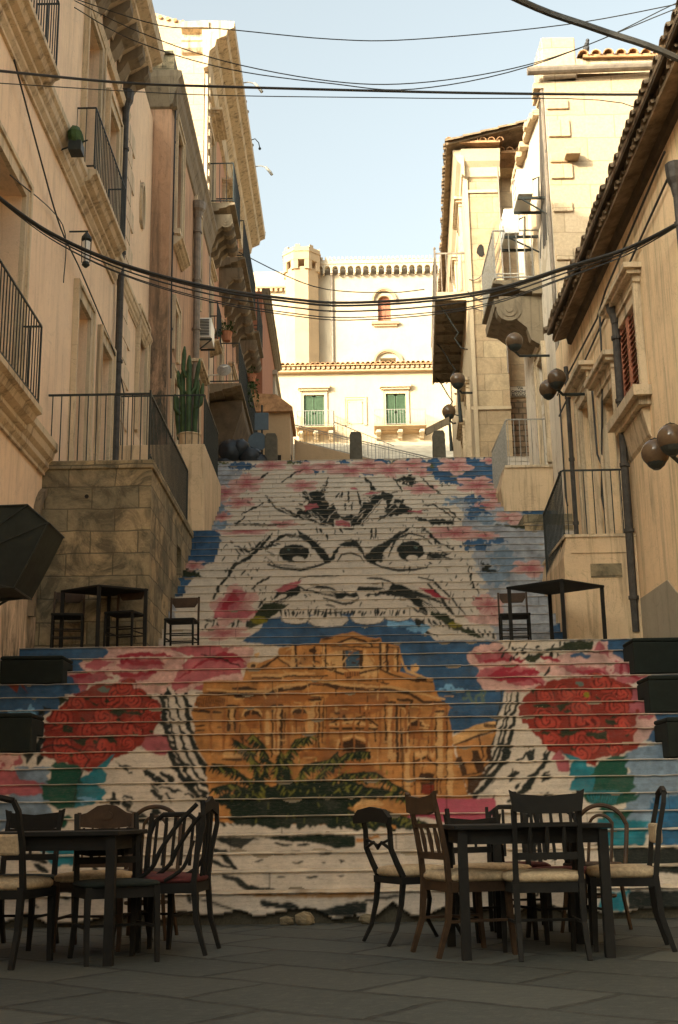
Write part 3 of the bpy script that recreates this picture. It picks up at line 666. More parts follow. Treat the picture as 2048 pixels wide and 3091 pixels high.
    for q in ([(510,540),(620,550),(660,570),(560,585)],[(660,560),(790,540),(760,580),(710,600)],[(690,770),(760,730),(860,735),(800,770),(720,800)],[(910,760),(1050,740),(1040,810),(960,800)],[(1040,650),(1130,680),(1060,710)],[(480,440),(540,440),(510,480)]): P('D','G',q,.04)
    El('D','e',(850,395),36,20,.05);El('D','y',(915,480),16,26,.05)
    P('C','p',[(950,780),(1010,710),(1130,720),(1145,800),(1120,860),(1060,850),(960,800)],.02);P('D','p',[(660,920),(700,885),(770,960),(770,1040),(690,1035)],.02)
    # vases
    P('C','G2',[(370,900),(520,920),(560,970),(540,1010),(520,1130),(500,1210),(400,1220),(300,1160),(270,1100),(300,1030),(340,1010),(340,920)],.02)
    P('C','t',[(760,850),(780,850),(720,930),(720,1020),(690,1040),(720,1110),(660,1160),(620,1190),(500,1210),(520,1130),(530,1010),(600,980),(660,930)],.02)
    for k in range(9): S('C','c',[(560+k*12,1190-k*6),(530+k*16,1140)],2,.03)
    P('D','t',[(700,880),(740,910),(860,950),(900,1000),(960,1010),(960,1180),(880,1190),(780,1180),(800,1090),(770,1060),(780,950)],.02)
    P('D','G2',[(960,1010),(1000,960),(1120,915),(1200,930),(1190,1050),(1250,1080),(1265,1150),(1240,1210),(1290,1200),(1250,1250),(1150,1280),(1000,1300),(900,1260),(870,1210),(950,1180)],.02)
    for k in range(12): S('D','t',[(900+k*22,1180),(930+k*16,1270)],2,.03)
    P('D','G2',[(1020,1290),(1200,1320),(1190,1420),(1180,1500),(1020,1500)],.03);P('D','t',[(1040,1340),(1110,1340),(1110,1420),(1040,1410)],.03);P('D','t',[(1050,1440),(1240,1500),(1240,1620),(1040,1620)],.04)
    P('C','t',[(270,1380),(420,1390),(550,1500),(540,1600),(330,1600),(260,1500)],.05);P('C','G2',[(300,1250),(460,1260),(440,1340),(330,1330)],.04)
    P('C','p',[(-100,820),(160,830),(160,910),(60,930),(120,1010),(270,1040),(280,1120),(-100,1130)],.05);P('C','l',[(0,830),(150,840),(90,910),(0,940)],.08)
    # ---- church ----
    ch=[(670,110),(720,100),(805,80),(870,105),(930,110),(950,130),(1005,140),(1020,200),(1010,250),(1060,270),(1150,290),(1170,340),(1180,370),(1225,405),(1215,440),(1235,520),(1245,600),(1300,780),(1320,800),(1050,870),(1000,930),(200,900),(170,640),(130,560),(120,460),(110,430),(130,390),(175,295),(330,290),(350,240),(400,215),(480,190),(490,150),(640,135)]
    P('B','o',ch,.015)
    P('B','y2',[(680,180),(770,160),(860,180),(920,260),(900,280),(690,250)],.05)
    P('B','O',[(700,350),(940,350),(960,400),(900,440),(700,440),(670,400)],.05)
    P('B','O',[(340,350),(640,340),(640,380),(470,400),(340,400)],.05)
    # upper order
    S('B','B2',[(480,195),(550,240),(690,238),(760,262),(830,262),(920,240),(970,265),(1060,290),(1150,300)],4,.02)
    S('B','y2',[(490,188),(560,230),(690,230),(770,252),(920,232),(970,256)],4,.02)
    S('B','B2',[(740,130),(805,108),(880,130),(890,145)],5,.01);S('B','y2',[(735,140),(805,118),(880,140)],5,.01)
    S('B','B2',[(680,112),(720,108)],4);S('B','B2',[(880,122),(925,118)],4);S('B','B2',[(640,140),(790,146),(1005,150)],3,.02)
    for x,y0,y1 in ((560,145,235),(640,150,232),(688,140,238),(768,165,238),(845,165,238),(925,130,238),(955,140,250),(1000,160,250)): S('B','B2',[(x,y0),(x,y1)],4,.02,0)
    for x,y0,y1 in ((548,145,232),(680,150,230),(858,165,232),(938,140,235),(990,165,245)): S('B','y2',[(x,y0),(x,y1)],5,.02,0)
    P('B','s2',[(775,165),(835,165),(835,240),(775,240)],.01);S('B','B2',[(772,165),(805,158),(838,165),(838,240)],3);El('B','B2',(635,163),17,10,.01)
    P('B','O',[(770,252),(835,252),(835,275),(770,275)],.01)
    for k in range(7): S('B','B2',[(775+k*10,255),(775+k*10,273)],1.5)
    # curved scrolls
    S('B','B2',[(350,245),(400,245),(450,215),(490,185)],4,.02);El('B','y2',(375,225),28,16,.03);El('B','B2',(378,228),12,8,.02);El('B','y2',(393,178),10,12,.03)
    S('B','y2',[(1015,200),(1040,250),(1100,275),(1150,290)],5,.02);El('B','y2',(1075,235),20,20,.05);El('B','B2',(1100,290),26,10,.04)
    # main cornice
    S('B','B2',[(190,345),(280,350),(440,352),(490,330),(590,325),(625,300),(690,305),(740,320),(880,330),(960,330),(1060,352),(1110,385),(1200,385)],7,.015)
    S('B','B2',[(290,325),(390,330)],6);S('B','y2',[(180,330),(290,338),(440,338),(500,315),(600,305),(640,290),(700,295),(760,310),(900,318),(980,320),(1060,340),(1200,372)],5,.015)
    S('B','y2',[(370,270),(500,270),(520,262),(640,262)],5,.02);S('B','B2',[(370,282),(500,280),(530,270),(640,275),(700,272)],3,.02)
    S('B','B2',[(480,325),(620,318)],3);S('B','B2',[(1000,375),(1060,378),(1060,392)],5)
    # balcony left block
    P('B','n2',[(130,360),(260,365),(265,410),(120,405)],.03)
    for k in range(16): S('B','B2',[(135+k*8,365),(130+k*8,405)],1.8)
    S('B','B2',[(115,420),(240,430)],5,.02);S('B','B2',[(130,345),(330,350)],3)
    for y in (470,490,510): S('B','B2',[(125,y),(170,y-5)],3,.02)
    # pilasters lower order
    for x,y0,y1,w in ((275,410,500,9),(300,420,520,5),(320,480,590,3),(412,430,520,3),(462,420,620,4),(500,420,620,8),(515,430,560,3),(600,400,520,3),(662,360,600,4),(680,370,560,3),(945,400,560,4),(995,400,640,7),(1012,410,650,3),(1045,410,560,4),(1165,440,780,4),(1210,400,780,4),(1070,600,780,4),(1020,500,780,3),(1180,560,780,3),(960,520,640,3)): S('B','B2',[(x,y0),(x+ (4 if x>700 else -4),y1)],w*.7,.02,0)
    for x,y0,y1,w in ((285,410,470,10),(480,410,600,12),(640,400,560,14),(620,430,530,8),(970,420,620,14),(1035,420,620,8),(1180,450,700,12),(1040,520,760,9),(1225,600,780,12),(440,430,560,8)): S('B','y2',[(x,y0),(x+(3 if x>700 else -3),y1)],w*.8,.03,0)
    for x,y in ((287,400),(480,400),(640,372),(970,385),(1180,425),(320,360),(1030,400)): S('B','B2',[(x-24,y),(x+24,y)],5,.03);S('B','y2',[(x-20,y+9),(x+20,y+9)],3,.03)
    # niches
    for x,y,r in ((372,440,38),(575,428,30),(1080,485,34)):
        El('B','B2',(x,y),r,r*.62,.02);P('B','O',[(x-r*.8,y+4),(x+r*.8,y+4),(x+r*.8,y+60),(x-r*.8,y+60)],.03);S('B','y2',[(x-r-6,y+4),(x-r*.8,y-r*.5),(x,y-r*.8),(x+r*.8,y-r*.5),(x+r+6,y+4)],3.5,.02)
    # portal pediment
    S('B','B2',[(688,495),(765,440),(780,470),(860,445),(925,495)],5,.02);S('B','B2',[(690,498),(925,500)],5,.01);S('B','y2',[(700,485),(790,470),(900,485)],5,.03)
    for x in (740,868): El('B','y2',(x,410),7,14,.03);S('B','B2',[(x-14,432),(x+14,432)],3)
    for k in range(9): El('B','B2',(710+k*24,(478 if k%2 else 462)),7,5,.04)
    P('B','B2',[(745,600),(745,560),(805,542),(865,560),(865,600),(865,640),(745,640)],.02);S('B','y2',[(735,590),(745,550),(805,530),(870,552),(880,590)],5,.02)
    P('B','O',[(560,600),(720,580),(880,640),(960,700),(900,720),(700,700)],.08)
    P('B','O',[(280,530),(390,530),(395,575),(275,578)],.04)
    for k in range(6): S('B','B2',[(285+k*18,540+(k%2)*8),(300+k*18,560)],3,.05)
    P('B','y2',[(250,600),(350,600),(350,625),(250,625)],.02);S('B','B2',[(245,632),(360,632)],4)
    P('B','y2',[(1070,595),(1160,595),(1155,625),(1075,620)],.02);S('B','B2',[(1075,640),(1120,622),(1170,655)],5,.01);P('B','B2',[(1095,690),(1160,690),(1160,785),(1100,780)],.02);P('B','R2',[(1105,740),(1155,740),(1155,780),(1105,780)],.02)
    for k in range(150):
        x=rnd.uniform(190,1220);y=rnd.uniform(290,760)
        if x>1000 and y<330: continue
        c=rnd.choice(('B2','y2','O'))
        if rnd.random()<.5: S('B',c,[(x,y),(x+rnd.uniform(-2,2),y+rnd.uniform(14,60))],rnd.uniform(1.2,2.4),.02,0)
        else: S('B',c,[(x,y),(x+rnd.uniform(20,70),y+rnd.uniform(-5,5))],rnd.uniform(1.2,2.2),.02,0)
    for k in range(70):
        x=rnd.uniform(500,1000);y=rnd.uniform(150,290)
        S('B',rnd.choice(('B2','O','y2')),[(x,y),(x+rnd.uniform(-20,20),y+rnd.uniform(0,20))],rnd.uniform(1.2,2.5),.02,0)
    for x in range(200,1210,56):
        S('B','O',[(x,390),(x-6,470),(x-4,600)],rnd.uniform(3,6),.03)
    # right wing building
    P('B','y2',[(1235,535),(1330,485),(1420,465),(1425,500),(1240,570)],.01)
    P('B','o',[(1245,570),(1425,510),(1400,570),(1380,660),(1330,760),(1300,770)],.01)
    S('B','B2',[(1240,572),(1330,535),(1425,505)],4,.01)
    for k in range(9): S('B','B2',[(1370+k*6,480),(1378+k*6,495)],2)
    for q in ([(1255,620),(1275,615),(1300,700),(1275,705)],[(1318,595),(1345,590),(1378,680),(1340,690)],[(1375,570),(1395,570),(1405,630),(1390,640)]): P('B','B2',q,.01)
    S('B','B2',[(1350,530),(1372,640)],3);S('B','B2',[(1300,700),(1390,680)],3)
    P('B','B2',[(1300,710),(1390,690),(1320,780),(1300,780)],.02)
    # palms
    P('B','Q',[(220,800),(300,770),(380,740),(480,750),(520,700),(560,740),(640,720),(760,720),(850,730),(960,770),(1060,790),(900,800),(820,830),(780,850),(940,860),(1130,900),(1120,930),(1000,930),(850,940),(800,930),(300,920),(260,850)],.08)
    def frond(z,pts,n,ln,col='Q',col2='q'):
        S(z,'Q',pts,6,.02)
        for i in range(len(pts)-1):
            (x0,y0),(x1,y1)=pts[i],pts[i+1]
            for k in range(n):
                t=k/n;x=x0+(x1-x0)*t;y=y0+(y1-y0)*t
                for sx in (-1,1):
                    S(z,col2 if rnd.random()<.22 else col,[(x,y),(x+sx*ln*rnd.uniform(.3,.9),y+ln*rnd.uniform(.5,1.1))],rnd.uniform(2.2,3.6),.01)
    for pts in ([(400,760),(390,660),(360,590),(300,550)],[(400,760),(440,640),(410,560),(370,520)],[(520,760),(520,640),(560,550),(630,530)],[(520,760),(480,680),(500,600)],[(620,760),(680,680),(780,610),(880,600)],[(640,780),(760,700),(900,690),(1050,780)],[(400,760),(300,680),(200,650)],[(400,780),(280,740),(200,760)],[(640,790),(800,740),(960,770),(1060,800)],[(800,900),(900,870),(1020,880),(1120,910)],[(560,760),(600,660),(700,640),(740,600)]): frond('B',pts,14,34)
    for k in range(50):
        x=rnd.uniform(240,960);y=rnd.uniform(620,900);S('B','q',[(x,y),(x+rnd.uniform(-14,14),y+rnd.uniform(10,26))],1.2,.01)
    P('B','y2',[(815,830),(860,800),(920,800),(940,830)],.04);
    for k in range(4): S('B','y2',[(815,838+k*7),(920,836+k*7)],2,.04)
    P('K','o',[(1120,60),(1260,45),(1260,90),(1130,110)],.04)
    # pink cloth lower right of church
    P('B','u',[(1060,850),(1160,800),(1420,800),(1420,850),(1390,905),(1230,910),(1120,880),(1040,880)],.015)
    # bottom white with shading strokes
    P('K','w',[(150,60),(470,110),(620,60),(900,95),(1000,120),(1250,60),(1568,40),(1568,550),(-200,550),(-200,40)],.03)
    P('K','k',[(270,55),(550,60),(480,100),(450,125),(380,105),(300,70)],.03);P('K','Q',[(550,50),(900,40),(1120,45),(1120,110),(1000,120),(880,85),(680,75)],.02)
    S('K','k',[(650,90),(700,102),(750,100)],4);S('K','k',[(780,102),(850,95)],4)
    S('K','k',[(210,80),(260,120),(330,150),(420,255)],9,.05);S('K','k',[(210,160),(300,210),(400,250)],6,.05);S('K','k',[(340,285),(430,310),(480,350),(560,375),(620,380)],9,.03)
    S('K','k',[(170,415),(300,450),(420,490),(500,510)],4,.01);P('K','k',[(540,420),(660,430),(800,455),(800,480),(640,490),(580,460)],.06)
    P('K','k',[(800,470),(950,480),(1110,440),(1190,440),(1190,510),(1000,530),(830,520)],.04);S('K','k',[(1180,430),(1320,410),(1400,400)],6,.03)
    P('K','x',[(360,385),(660,390),(1240,370),(1250,395),(1100,415),(660,410),(540,410)],.02)
    for k in range(9): 
        x=rnd.uniform(500,1250);y=rnd.choice((200,290,150,240));S('K','k',[(x,y),(x+rnd.uniform(10,70),y-rnd.uniform(-4,8))],3,.05)
    for k in range(14):
        x=rnd.uniform(-900,150);y=rnd.uniform(60,460);S('K','k',[(x,y),(x+rnd.uniform(30,120),y+rnd.uniform(20,60))],rnd.uniform(4,9),.08)
    for k in range(16):
        x=rnd.uniform(1420,1980);y=rnd.uniform(2460,2700);S('F','k',[(x,y),(x-rnd.uniform(20,60),y+rnd.uniform(15,40))],rnd.uniform(4,8),.08)
    P('F','t',[(1800,2470),(1960,2480),(1960,2560),(1800,2550)],.06);P('F','k',[(1850,2560),(2060,2560),(2060,2640),(1850,2630)],.03);P('F','k',[(1900,2690),(2100,2690),(2100,2740),(1900,2745)],.03);P('F','t',[(1820,2690),(1900,2690),(1890,2750),(1820,2750)],.06)
    P('F','B',[(1960,2420),(2080,2400),(2080,2550),(1980,2550)],.06)
    # bunting triangles left & thin black wire painted
    for q in ([(240,1050),(330,1050),(290,1200)],[(340,1050),(510,1040),(470,1200)]): 
        OPS.append(('p','R2',cv([(a*.1774,1880+b*.1774) for a,b in q]),.0))
    S('C','k',[(180,910),(240,820),(340,785),(450,785),(560,830),(600,880),(560,960),(520,1060),(500,1160)],2.5,0)

    return OPS, ST, BASE
MD, STEPS, BASE = mural_strokes()

# ------------------------------------------------------------------ the ground and the stairway
TOPZ = STEPS[-1][1]; TOPY = STEPS[-1][0]
m, N, L, b = node_mat('piazza_paving', .75)
v = vec(N, L); g = N.new('ShaderNodeMapping'); g.inputs['Rotation'].default_value = (0, 0, math.radians(38)); L.new(v, g.inputs[0])
nz = N.new('ShaderNodeTexNoise'); nz.inputs['Scale'].default_value = 1.1; nz.inputs['Detail'].default_value = 5; L.new(v, nz.inputs['Vector'])
s_ = N.new('ShaderNodeVectorMath'); s_.operation = 'SCALE'; s_.inputs[3].default_value = .22; L.new(nz.outputs['Color'], s_.inputs[0])
a_ = N.new('ShaderNodeVectorMath'); a_.operation = 'ADD'; L.new(g.outputs[0], a_.inputs[0]); L.new(s_.outputs[0], a_.inputs[1])
t_ = N.new('ShaderNodeTexBrick'); L.new(a_.outputs[0], t_.inputs['Vector']); t_.inputs['Scale'].default_value = 1
t_.inputs['Brick Width'].default_value = 1.05; t_.inputs['Row Height'].default_value = .62; t_.inputs['Mortar Size'].default_value = .026; t_.inputs['Mortar Smooth'].default_value = .5
t_.inputs['Color1'].default_value = (.075, .078, .066, 1); t_.inputs['Color2'].default_value = (.030, .036, .033, 1); t_.inputs['Mortar'].default_value = (.012, .012, .01, 1)
bg_ = noise(N, L, v, 1.8, 6, .7); fn = noise(N, L, v, 14, 5, .7)
c_ = mix(N, L, ramp(N, L, bg_, [(.35, (.5,)*3), (.65, (0, 0, 0))]), t_.outputs['Color'], (.05, .055, .05))
c_ = mix(N, L, ramp(N, L, fn, [(.5, (0, 0, 0)), (.75, (.5,)*3)]), c_, (.10, .10, .085)); L.new(c_, b.inputs['Base Color'])
iv = N.new('ShaderNodeInvert'); L.new(mix(N, L, .45, t_.outputs['Fac'], fn), iv.inputs[1]); bump(N, L, b, iv.outputs[0], .6, .04); M['paving'] = m
mb = MB(); mb.quad((-90, -80, 0), (90, -80, 0), (90, 9.95, 0), (-90, 9.95, 0))
tag(obj('piazza', mb, 'paving'), 'dark worn stone paving of the little square at the foot of the stairs', kind='structure')
M['road'] = simple('street_stone', (.42, .35, .25), .9, .3, 1.5)
mb = MB(); mb.quad((-60, TOPY+.3, TOPZ-.004), (60, TOPY+.3, TOPZ-.004), (60, 41, TOPZ+.3), (-60, 41, TOPZ+.3))
tag(obj('street', mb, 'road'), 'pale street crossing at the top of the stairs', kind='structure')
mb = MB(); prof = [(41, 8.7), (42.4, 12.6), (50, 15.5), (57, 18.6), (68, 20.5), (78, 28), (120, 31), (400, 40)]
for (y0, z0), (y1, z1) in zip(prof, prof[1:]): mb.quad((-150, y0, z0), (150, y0, z0), (150, y1, z1), (-150, y1, z1))
tag(obj('hillside', mb, 'road'), 'rising stony ground behind the upper street', kind='structure')

# mural canvas: metres across (X) by metres up (z), painted with flat strokes
COL = dict(w=(208,196,180), k=(30,36,33), b=(52,88,122), B=(42,96,132), p=(170,92,98), P=(150,42,58), l=(204,164,154), r=(178,68,54), R=(92,28,24), v=(134,46,36), h=(46,54,50),
  R2=(120,45,30), o=(184,128,72), O=(154,98,52), y2=(208,164,108), B2=(66,42,24), t=(34,116,130), G=(42,50,32), G2=(22,76,60), g=(80,84,40), y=(130,120,30),
  s=(158,162,168), n=(120,140,158), e=(92,112,104), c=(120,170,205), K=(70,30,34), u=(180,84,104), Q=(20,36,24), q=(120,118,48), x=(160,120,76), s2=(60,86,104), n2=(170,108,54))
GAIN = .86
COLS = {k: np.array(lin(v))*GAIN for k, v in COL.items()}
DX = .0062; X0, X1, Z1 = -4.3, 4.3, BASE[-1][1]+.5
NXc = int((X1-X0)/DX); NZc = int(Z1/DX)
rng = np.random.default_rng(3)
def vnoise(nz_, nx_, cell):
    a = rng.standard_normal((int(nz_/cell)+3, int(nx_/cell)+3))
    zi = np.arange(nz_)/cell; xi = np.arange(nx_)/cell; z0 = zi.astype(int); x0 = xi.astype(int)
    fz = (zi-z0)[:, None]; fx = (xi-x0)[None]; fz = fz*fz*(3-2*fz); fx = fx*fx*(3-2*fx)
    A = a[z0][:, x0]; B = a[z0][:, x0+1]; Cc = a[z0+1][:, x0]; D = a[z0+1][:, x0+1]
    return (A*(1-fx)+B*fx)*(1-fz)+(Cc*(1-fx)+D*fx)*fz
n1 = vnoise(NZc, NXc, 9)*.7+vnoise(NZc, NXc, 4)*.3; n2 = vnoise(NZc, NXc, 9)*.7+vnoise(NZc, NXc, 4)*.3; n3 = vnoise(NZc, NXc, 20)*.6+vnoise(NZc, NXc, 6)*.4
canvas = np.zeros((NZc, NXc, 3)); canvas[:] = COLS['w']
GX, GZ = np.meshgrid(X0+(np.arange(NXc)+.5)*DX, (np.arange(NZc)+.5)*DX)
def window(xa, xb, za, zb):
    i0 = max(0, int((xa-X0)/DX)); i1 = min(NXc, int((xb-X0)/DX)+2); k0 = max(0, int(za/DX)); k1 = min(NZc, int(zb/DX)+2)
    return (slice(k0, k1), slice(i0, i1)) if i1 > i0 and k1 > k0 else None
for op in MD:
    if op[0] == 'p':
        _, col, pts, rough = op; xs = [p[0] for p in pts]; zs = [p[1] for p in pts]; pad = rough*2.5
        W = window(min(xs)-pad, max(xs)+pad, min(zs)-pad, max(zs)+pad)
        if W is None: continue
        x = GX[W]+n1[W]*rough*.6; z = GZ[W]+n2[W]*rough*.45; ins = np.zeros(x.shape, bool); n = len(pts)
        for i in range(n):
            xa, za = pts[i]; xb, zb = pts[(i+1) % n]
            if za == zb: continue
            cnd = ((za > z) != (zb > z)) & (x < (xb-xa)*(z-za)/(zb-za)+xa); ins ^= cnd
        canvas[W][ins] = COLS[col]*(1+(.26 if col in 'bnscBtplOoy2' else .10)*n3[W][ins])[:, None]
    elif op[0] == 'l':
        _, col, pts, wd, kz, rough, tap = op; xs = [p[0] for p in pts]; zs = [p[1] for p in pts]; pad = wd*1.6+rough*2.5+.02
        W = window(min(xs)-pad, max(xs)+pad, min(zs)-pad/kz, max(zs)+pad/kz)
        if W is None: continue
        x = GX[W]+n1[W]*rough*.3; z = GZ[W]+n2[W]*rough*.3; ins = np.zeros(x.shape, bool); n = len(pts)
        for i in range(n-1):
            xa, za = pts[i]; xb, zb = pts[i+1]; dx = xb-xa; dz = (zb-za)*kz; q = dx*dx+dz*dz+1e-9
            t = np.clip(((x-xa)*dx+(z-za)*kz*dz)/q, 0, 1); d = np.hypot(x-xa-t*dx, (z-za)*kz-t*dz)
            u = (i+t)/(n-1); ww = wd*(.55+.45*np.sin(np.pi*u)) if tap else wd
            ins |= d < np.maximum(ww*.9, .0045)
        canvas[W][ins] = COLS[col]
    elif op[0] == 'f':
        _, cx, cz, rx, rz, rot, seed = op
        W = window(cx-rx*1.5, cx+rx*1.5, cz-rz*1.6, cz+rz*1.6)
        if W is None: continue
        rx *= 1.25; rz *= 1.35; u = (GX[W]-cx)/rx+n1[W]*.05; q = (GZ[W]-cz)/rz+n2[W]*.06; rad = np.hypot(u, q); ang = np.arctan2(q, u)+rot
        lim = .48+.5*np.abs(np.cos(2.5*ang))**.7; ins = rad < lim
        k = np.clip(rad/lim, 0, 1); st = .5+.5*np.sin(ang*15+n3[W]*1.2)
        deep = np.clip(1.05-k*1.15+.3*(st-.5), 0, 1)[..., None]
        cc = COLS['l']*(1-deep)+COLS['p']*.92*deep; core = (np.clip(.45-k, 0, .5)*1.3*st)[..., None]; cc = cc*(1-core)+COLS['P']*core
        canvas[W][ins] = cc[ins]
    elif op[0] == 'r':
        _, cx, cz, r, kz = op; W = window(cx-r*1.2, cx+r*1.2, cz-r*1.3, cz+r*1.3)
        if W is None: continue
        u = (GX[W]-cx)/r+n1[W]*.07; q = (GZ[W]-cz)*kz/r+n2[W]*.07; rad = np.hypot(u, q); ang = np.arctan2(q, u); ins = rad < 1
        s = np.sin(rad*15+ang*2+n3[W]*1.0+np.sin(ang*3)*.8); dk = (s+.4*n1[W] > .62) & (rad < .95) | (rad+.05*n2[W] > .93) & (n3[W] > -.4)
        cc = COLS['r']*(1+.18*n3[W])[..., None]*(1.12-.3*rad)[..., None]; cc[dk] = COLS['R']*1.1; canvas[W][ins] = np.clip(cc, 0, 1)[ins]
sm = canvas.copy(); sm[1:-1] = (canvas[:-2]+canvas[1:-1]*2+canvas[2:])/4; canvas = sm.copy(); sm[:, 1:-1] = (canvas[:, :-2]+canvas[:, 1:-1]*2+canvas[:, 2:])/4; canvas = sm
wear = vnoise(NZc, NXc, 2)*.5+vnoise(NZc, NXc, 9)*.5; hor = vnoise(NZc, 1, 2)*.05+0
canvas *= (1+.06*wear+hor)[..., None]; chip = (vnoise(NZc, NXc, 1.6)*.6+n3*.6) > 2.0
canvas[chip] = np.array(lin((150, 130, 100)))
canvas = np.clip(canvas, .004, .85)
def sample(x, z):
    fx = np.clip((x-X0)/DX-.5, 0, NXc-1.01); fz = np.clip(z/DX-.5, 0, NZc-1.01); i = fx.astype(int); k = fz.astype(int); a = (fx-i)[..., None]; b2 = (fz-k)[..., None]
    return (canvas[k, i]*(1-a)+canvas[k, i+1]*a)*(1-b2)+(canvas[k+1, i]*(1-a)+canvas[k+1, i+1]*a)*b2

VV = []; FF = []; CCc = []; off = 0
def grid_patch(P, colr):       # P (r,c,3)
    global off
    r, c = P.shape[:2]; idx = off+np.arange(r*c).reshape(r, c)
    VV.append(P.reshape(-1, 3)); CCc.append(colr.reshape(-1, 3))
    FF.append(np.stack([idx[:-1, :-1], idx[:-1, 1:], idx[1:, 1:], idx[1:, :-1]], -1).reshape(-1, 4)); off += r*c
stonec = np.array((.44, .37, .27))
zp = 0.
for k, (D, z) in enumerate(STEPS):
    low = D < 15; dx = .0085 if low else .0115; nt = .013 if low else .010; xs = np.arange(-4.12, 4.12, dx) if D < 22.9 else np.arange(-4.12, 4.6, dx); nx = len(xs)
    wob = np.interp(xs, np.linspace(-4.2, 4.7, 40), rng.uniform(-.0025, .0025, 40))
    wy = np.interp(xs, np.linspace(-4.2, 4.7, 34), rng.uniform(-.005, .005, 34))
    rows = 18 if low else 12; zz = np.linspace(zp-.02, z-nt, rows)
    P = np.zeros((rows, nx, 3)); P[..., 0] = xs; P[..., 1] = D+wy*.5; P[..., 2] = zz[:, None]+wob*(np.arange(rows)[:, None] == rows-1)
    zv_, v0_ = BASE[k]; colr = sample(P[..., 0], v0_+np.maximum(0, P[..., 2]-zv_))
    for jx in rng.uniform(-4, 4, 2):      # joints between the riser slabs
        jm = np.abs(xs-jx) < .006+.004*rng.random(); colr[:, jm] *= .6
    for jx in rng.uniform(-4, 4, 9):      # chips and scuffs
        r0 = rng.uniform(.02, .09); jm = ((xs[None]-jx)/r0)**2+((P[..., 2]-(z-nt if rng.random() < .6 else zp))/(r0*.35))**2 < 1; colr[jm] = np.array((.30, .25, .18))*(.7+.5*rng.random())
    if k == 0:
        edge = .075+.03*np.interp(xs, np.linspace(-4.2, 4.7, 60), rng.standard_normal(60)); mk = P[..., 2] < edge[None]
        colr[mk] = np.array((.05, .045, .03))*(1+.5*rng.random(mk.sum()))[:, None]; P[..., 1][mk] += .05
    grid_patch(P, colr)
    # slab nosing: underside, front edge, tread
    nose = .016 if low else .012; yn = STEPS[k+1][0] if k+1 < len(STEPS) else D+.6
    for jx in rng.uniform(-4, 4, 8): wob = wob-np.clip(1-((xs-jx)/rng.uniform(.03, .12))**2, 0, 1)*rng.uniform(.002, .006)
    prow = [(D, z-nt), (D-nose, z-nt), (D-nose-.003, z-nt*.5), (D-nose, z-.003), (D-nose+.006, z), (yn+.02, z+.002)]
    P = np.zeros((len(prow), nx, 3)); P[..., 0] = xs
    for j, (yy, q) in enumerate(prow): P[j, :, 1] = yy+wy*(1 if j < 5 else 0); P[j, :, 2] = q+wob
    base = sample(P[..., 0], np.full(P[..., 2].shape, v0_+z-nt-zv_)); mixk = np.array([.8, .6, .5 if low else .75, .45 if low else .65, .25, .12])[:, None, None]
    worn = (1+.25*rng.standard_normal((1, nx, 1)).cumsum(1)*0+.22*np.interp(xs, np.linspace(-4.2, 4.7, 90), rng.standard_normal(90))[None, :, None])
    grid_patch(P, base*mixk+stonec*worn*(1-mixk)); zp = z
VV = np.concatenate(VV); FF = np.concatenate(FF); CCc = np.clip(np.concatenate(CCc), 0, 1)
me = bpy.data.meshes.new('stairs'); me.vertices.add(len(VV)); me.vertices.foreach_set('co', VV.ravel().astype('f'))
me.loops.add(FF.size); me.loops.foreach_set('vertex_index', FF.ravel().astype('i'))
me.polygons.add(len(FF)); me.polygons.foreach_set('loop_start', (np.arange(len(FF))*4).astype('i')); me.polygons.foreach_set('loop_total', np.full(len(FF), 4, 'i'))
at_ = me.color_attributes.new('paint', 'FLOAT_COLOR', 'POINT'); at_.data.foreach_set('color', np.concatenate([CCc, np.ones((len(CCc), 1))], 1).ravel().astype('f'))
me.update(calc_edges=True); me.validate()
m, N, L, b = node_mat('painted_steps', .88); at2 = N.new('ShaderNodeAttribute'); at2.attribute_name = 'paint'; v = vec(N, L)
f1 = noise(N, L, vec(N, L, 6, 6, 30), 3, 5, .75); f2 = noise(N, L, v, 45, 3, .6); f3 = noise(N, L, v, 2.2, 6, .7)
c_ = mix(N, L, ramp(N, L, f1, [(.5, (0, 0, 0)), (.78, (.45,)*3)]), at2.outputs['Color'], (.13, .11, .08))
c_ = mix(N, L, ramp(N, L, f2, [(.55, (0, 0, 0)), (.8, (.25,)*3)]), c_, (.08, .075, .06))
c_ = mix(N, L, ramp(N, L, f3, [(.5, (0, 0, 0)), (.75, (.25,)*3)]), c_, (.16, .15, .12))
L.new(c_, b.inputs['Base Color']); bump(N, L, b, mix(N, L, .5, f1, f2), .3, .012); me.materials.append(m)
st = bpy.data.objects.new('stairs', me); C.objects.link(st)
tag(st, 'wide stone stairs whose risers carry a huge painted mask, flowers and a baroque church', kind='structure')

# ------------------------------------------------------------------ LEFT: the peach palazzo
XA = -4.0
A = thing('palazzo', 'peach plastered palazzo with long moulded balconies, nearest house on the left', 'building', (XA, 13, 0))
opsA = [(12.25, 13.78, 5.72, 8.45), (16.9, 17.72, 5.42, 8.46), (18.66, 19.45, 5.42, 8.46), (22.1, 22.95, 8.0, 10.35), (11.9, 13.1, 10.4, 13.35), (16.87, 17.84, 10.4, 13.4), (18.65, 19.45, 10.4, 12.85), (15.1, 16.2, 3.35, 4.45), (7.2, 8.4, 10.4, 13.3), (7.2, 8.4, 5.72, 8.4), (21.95, 22.35, 12.35, 13.3)]
mb = MB(); wallface(mb, 'x', XA, 1, 3, 23.29, -.2, 14.2, opsA, .4)
mb.box(-12, XA-.001, 3, 3.3, -.2, 14.2); mb.box(-12, -11.7, 3.3, 23.29, -.2, 14.2); mb.box(-11.7, XA-.5, 22.96, 23.285, -.2, 14.2); mb.box(-11.7, XA-.5, 3.3, 22.95, 13.9, 14.19); mb.box(XA-.3, XA-.001, 20.1, 23.28, 14.2, 15.5)
obj('wall', mb, 'peach', A)
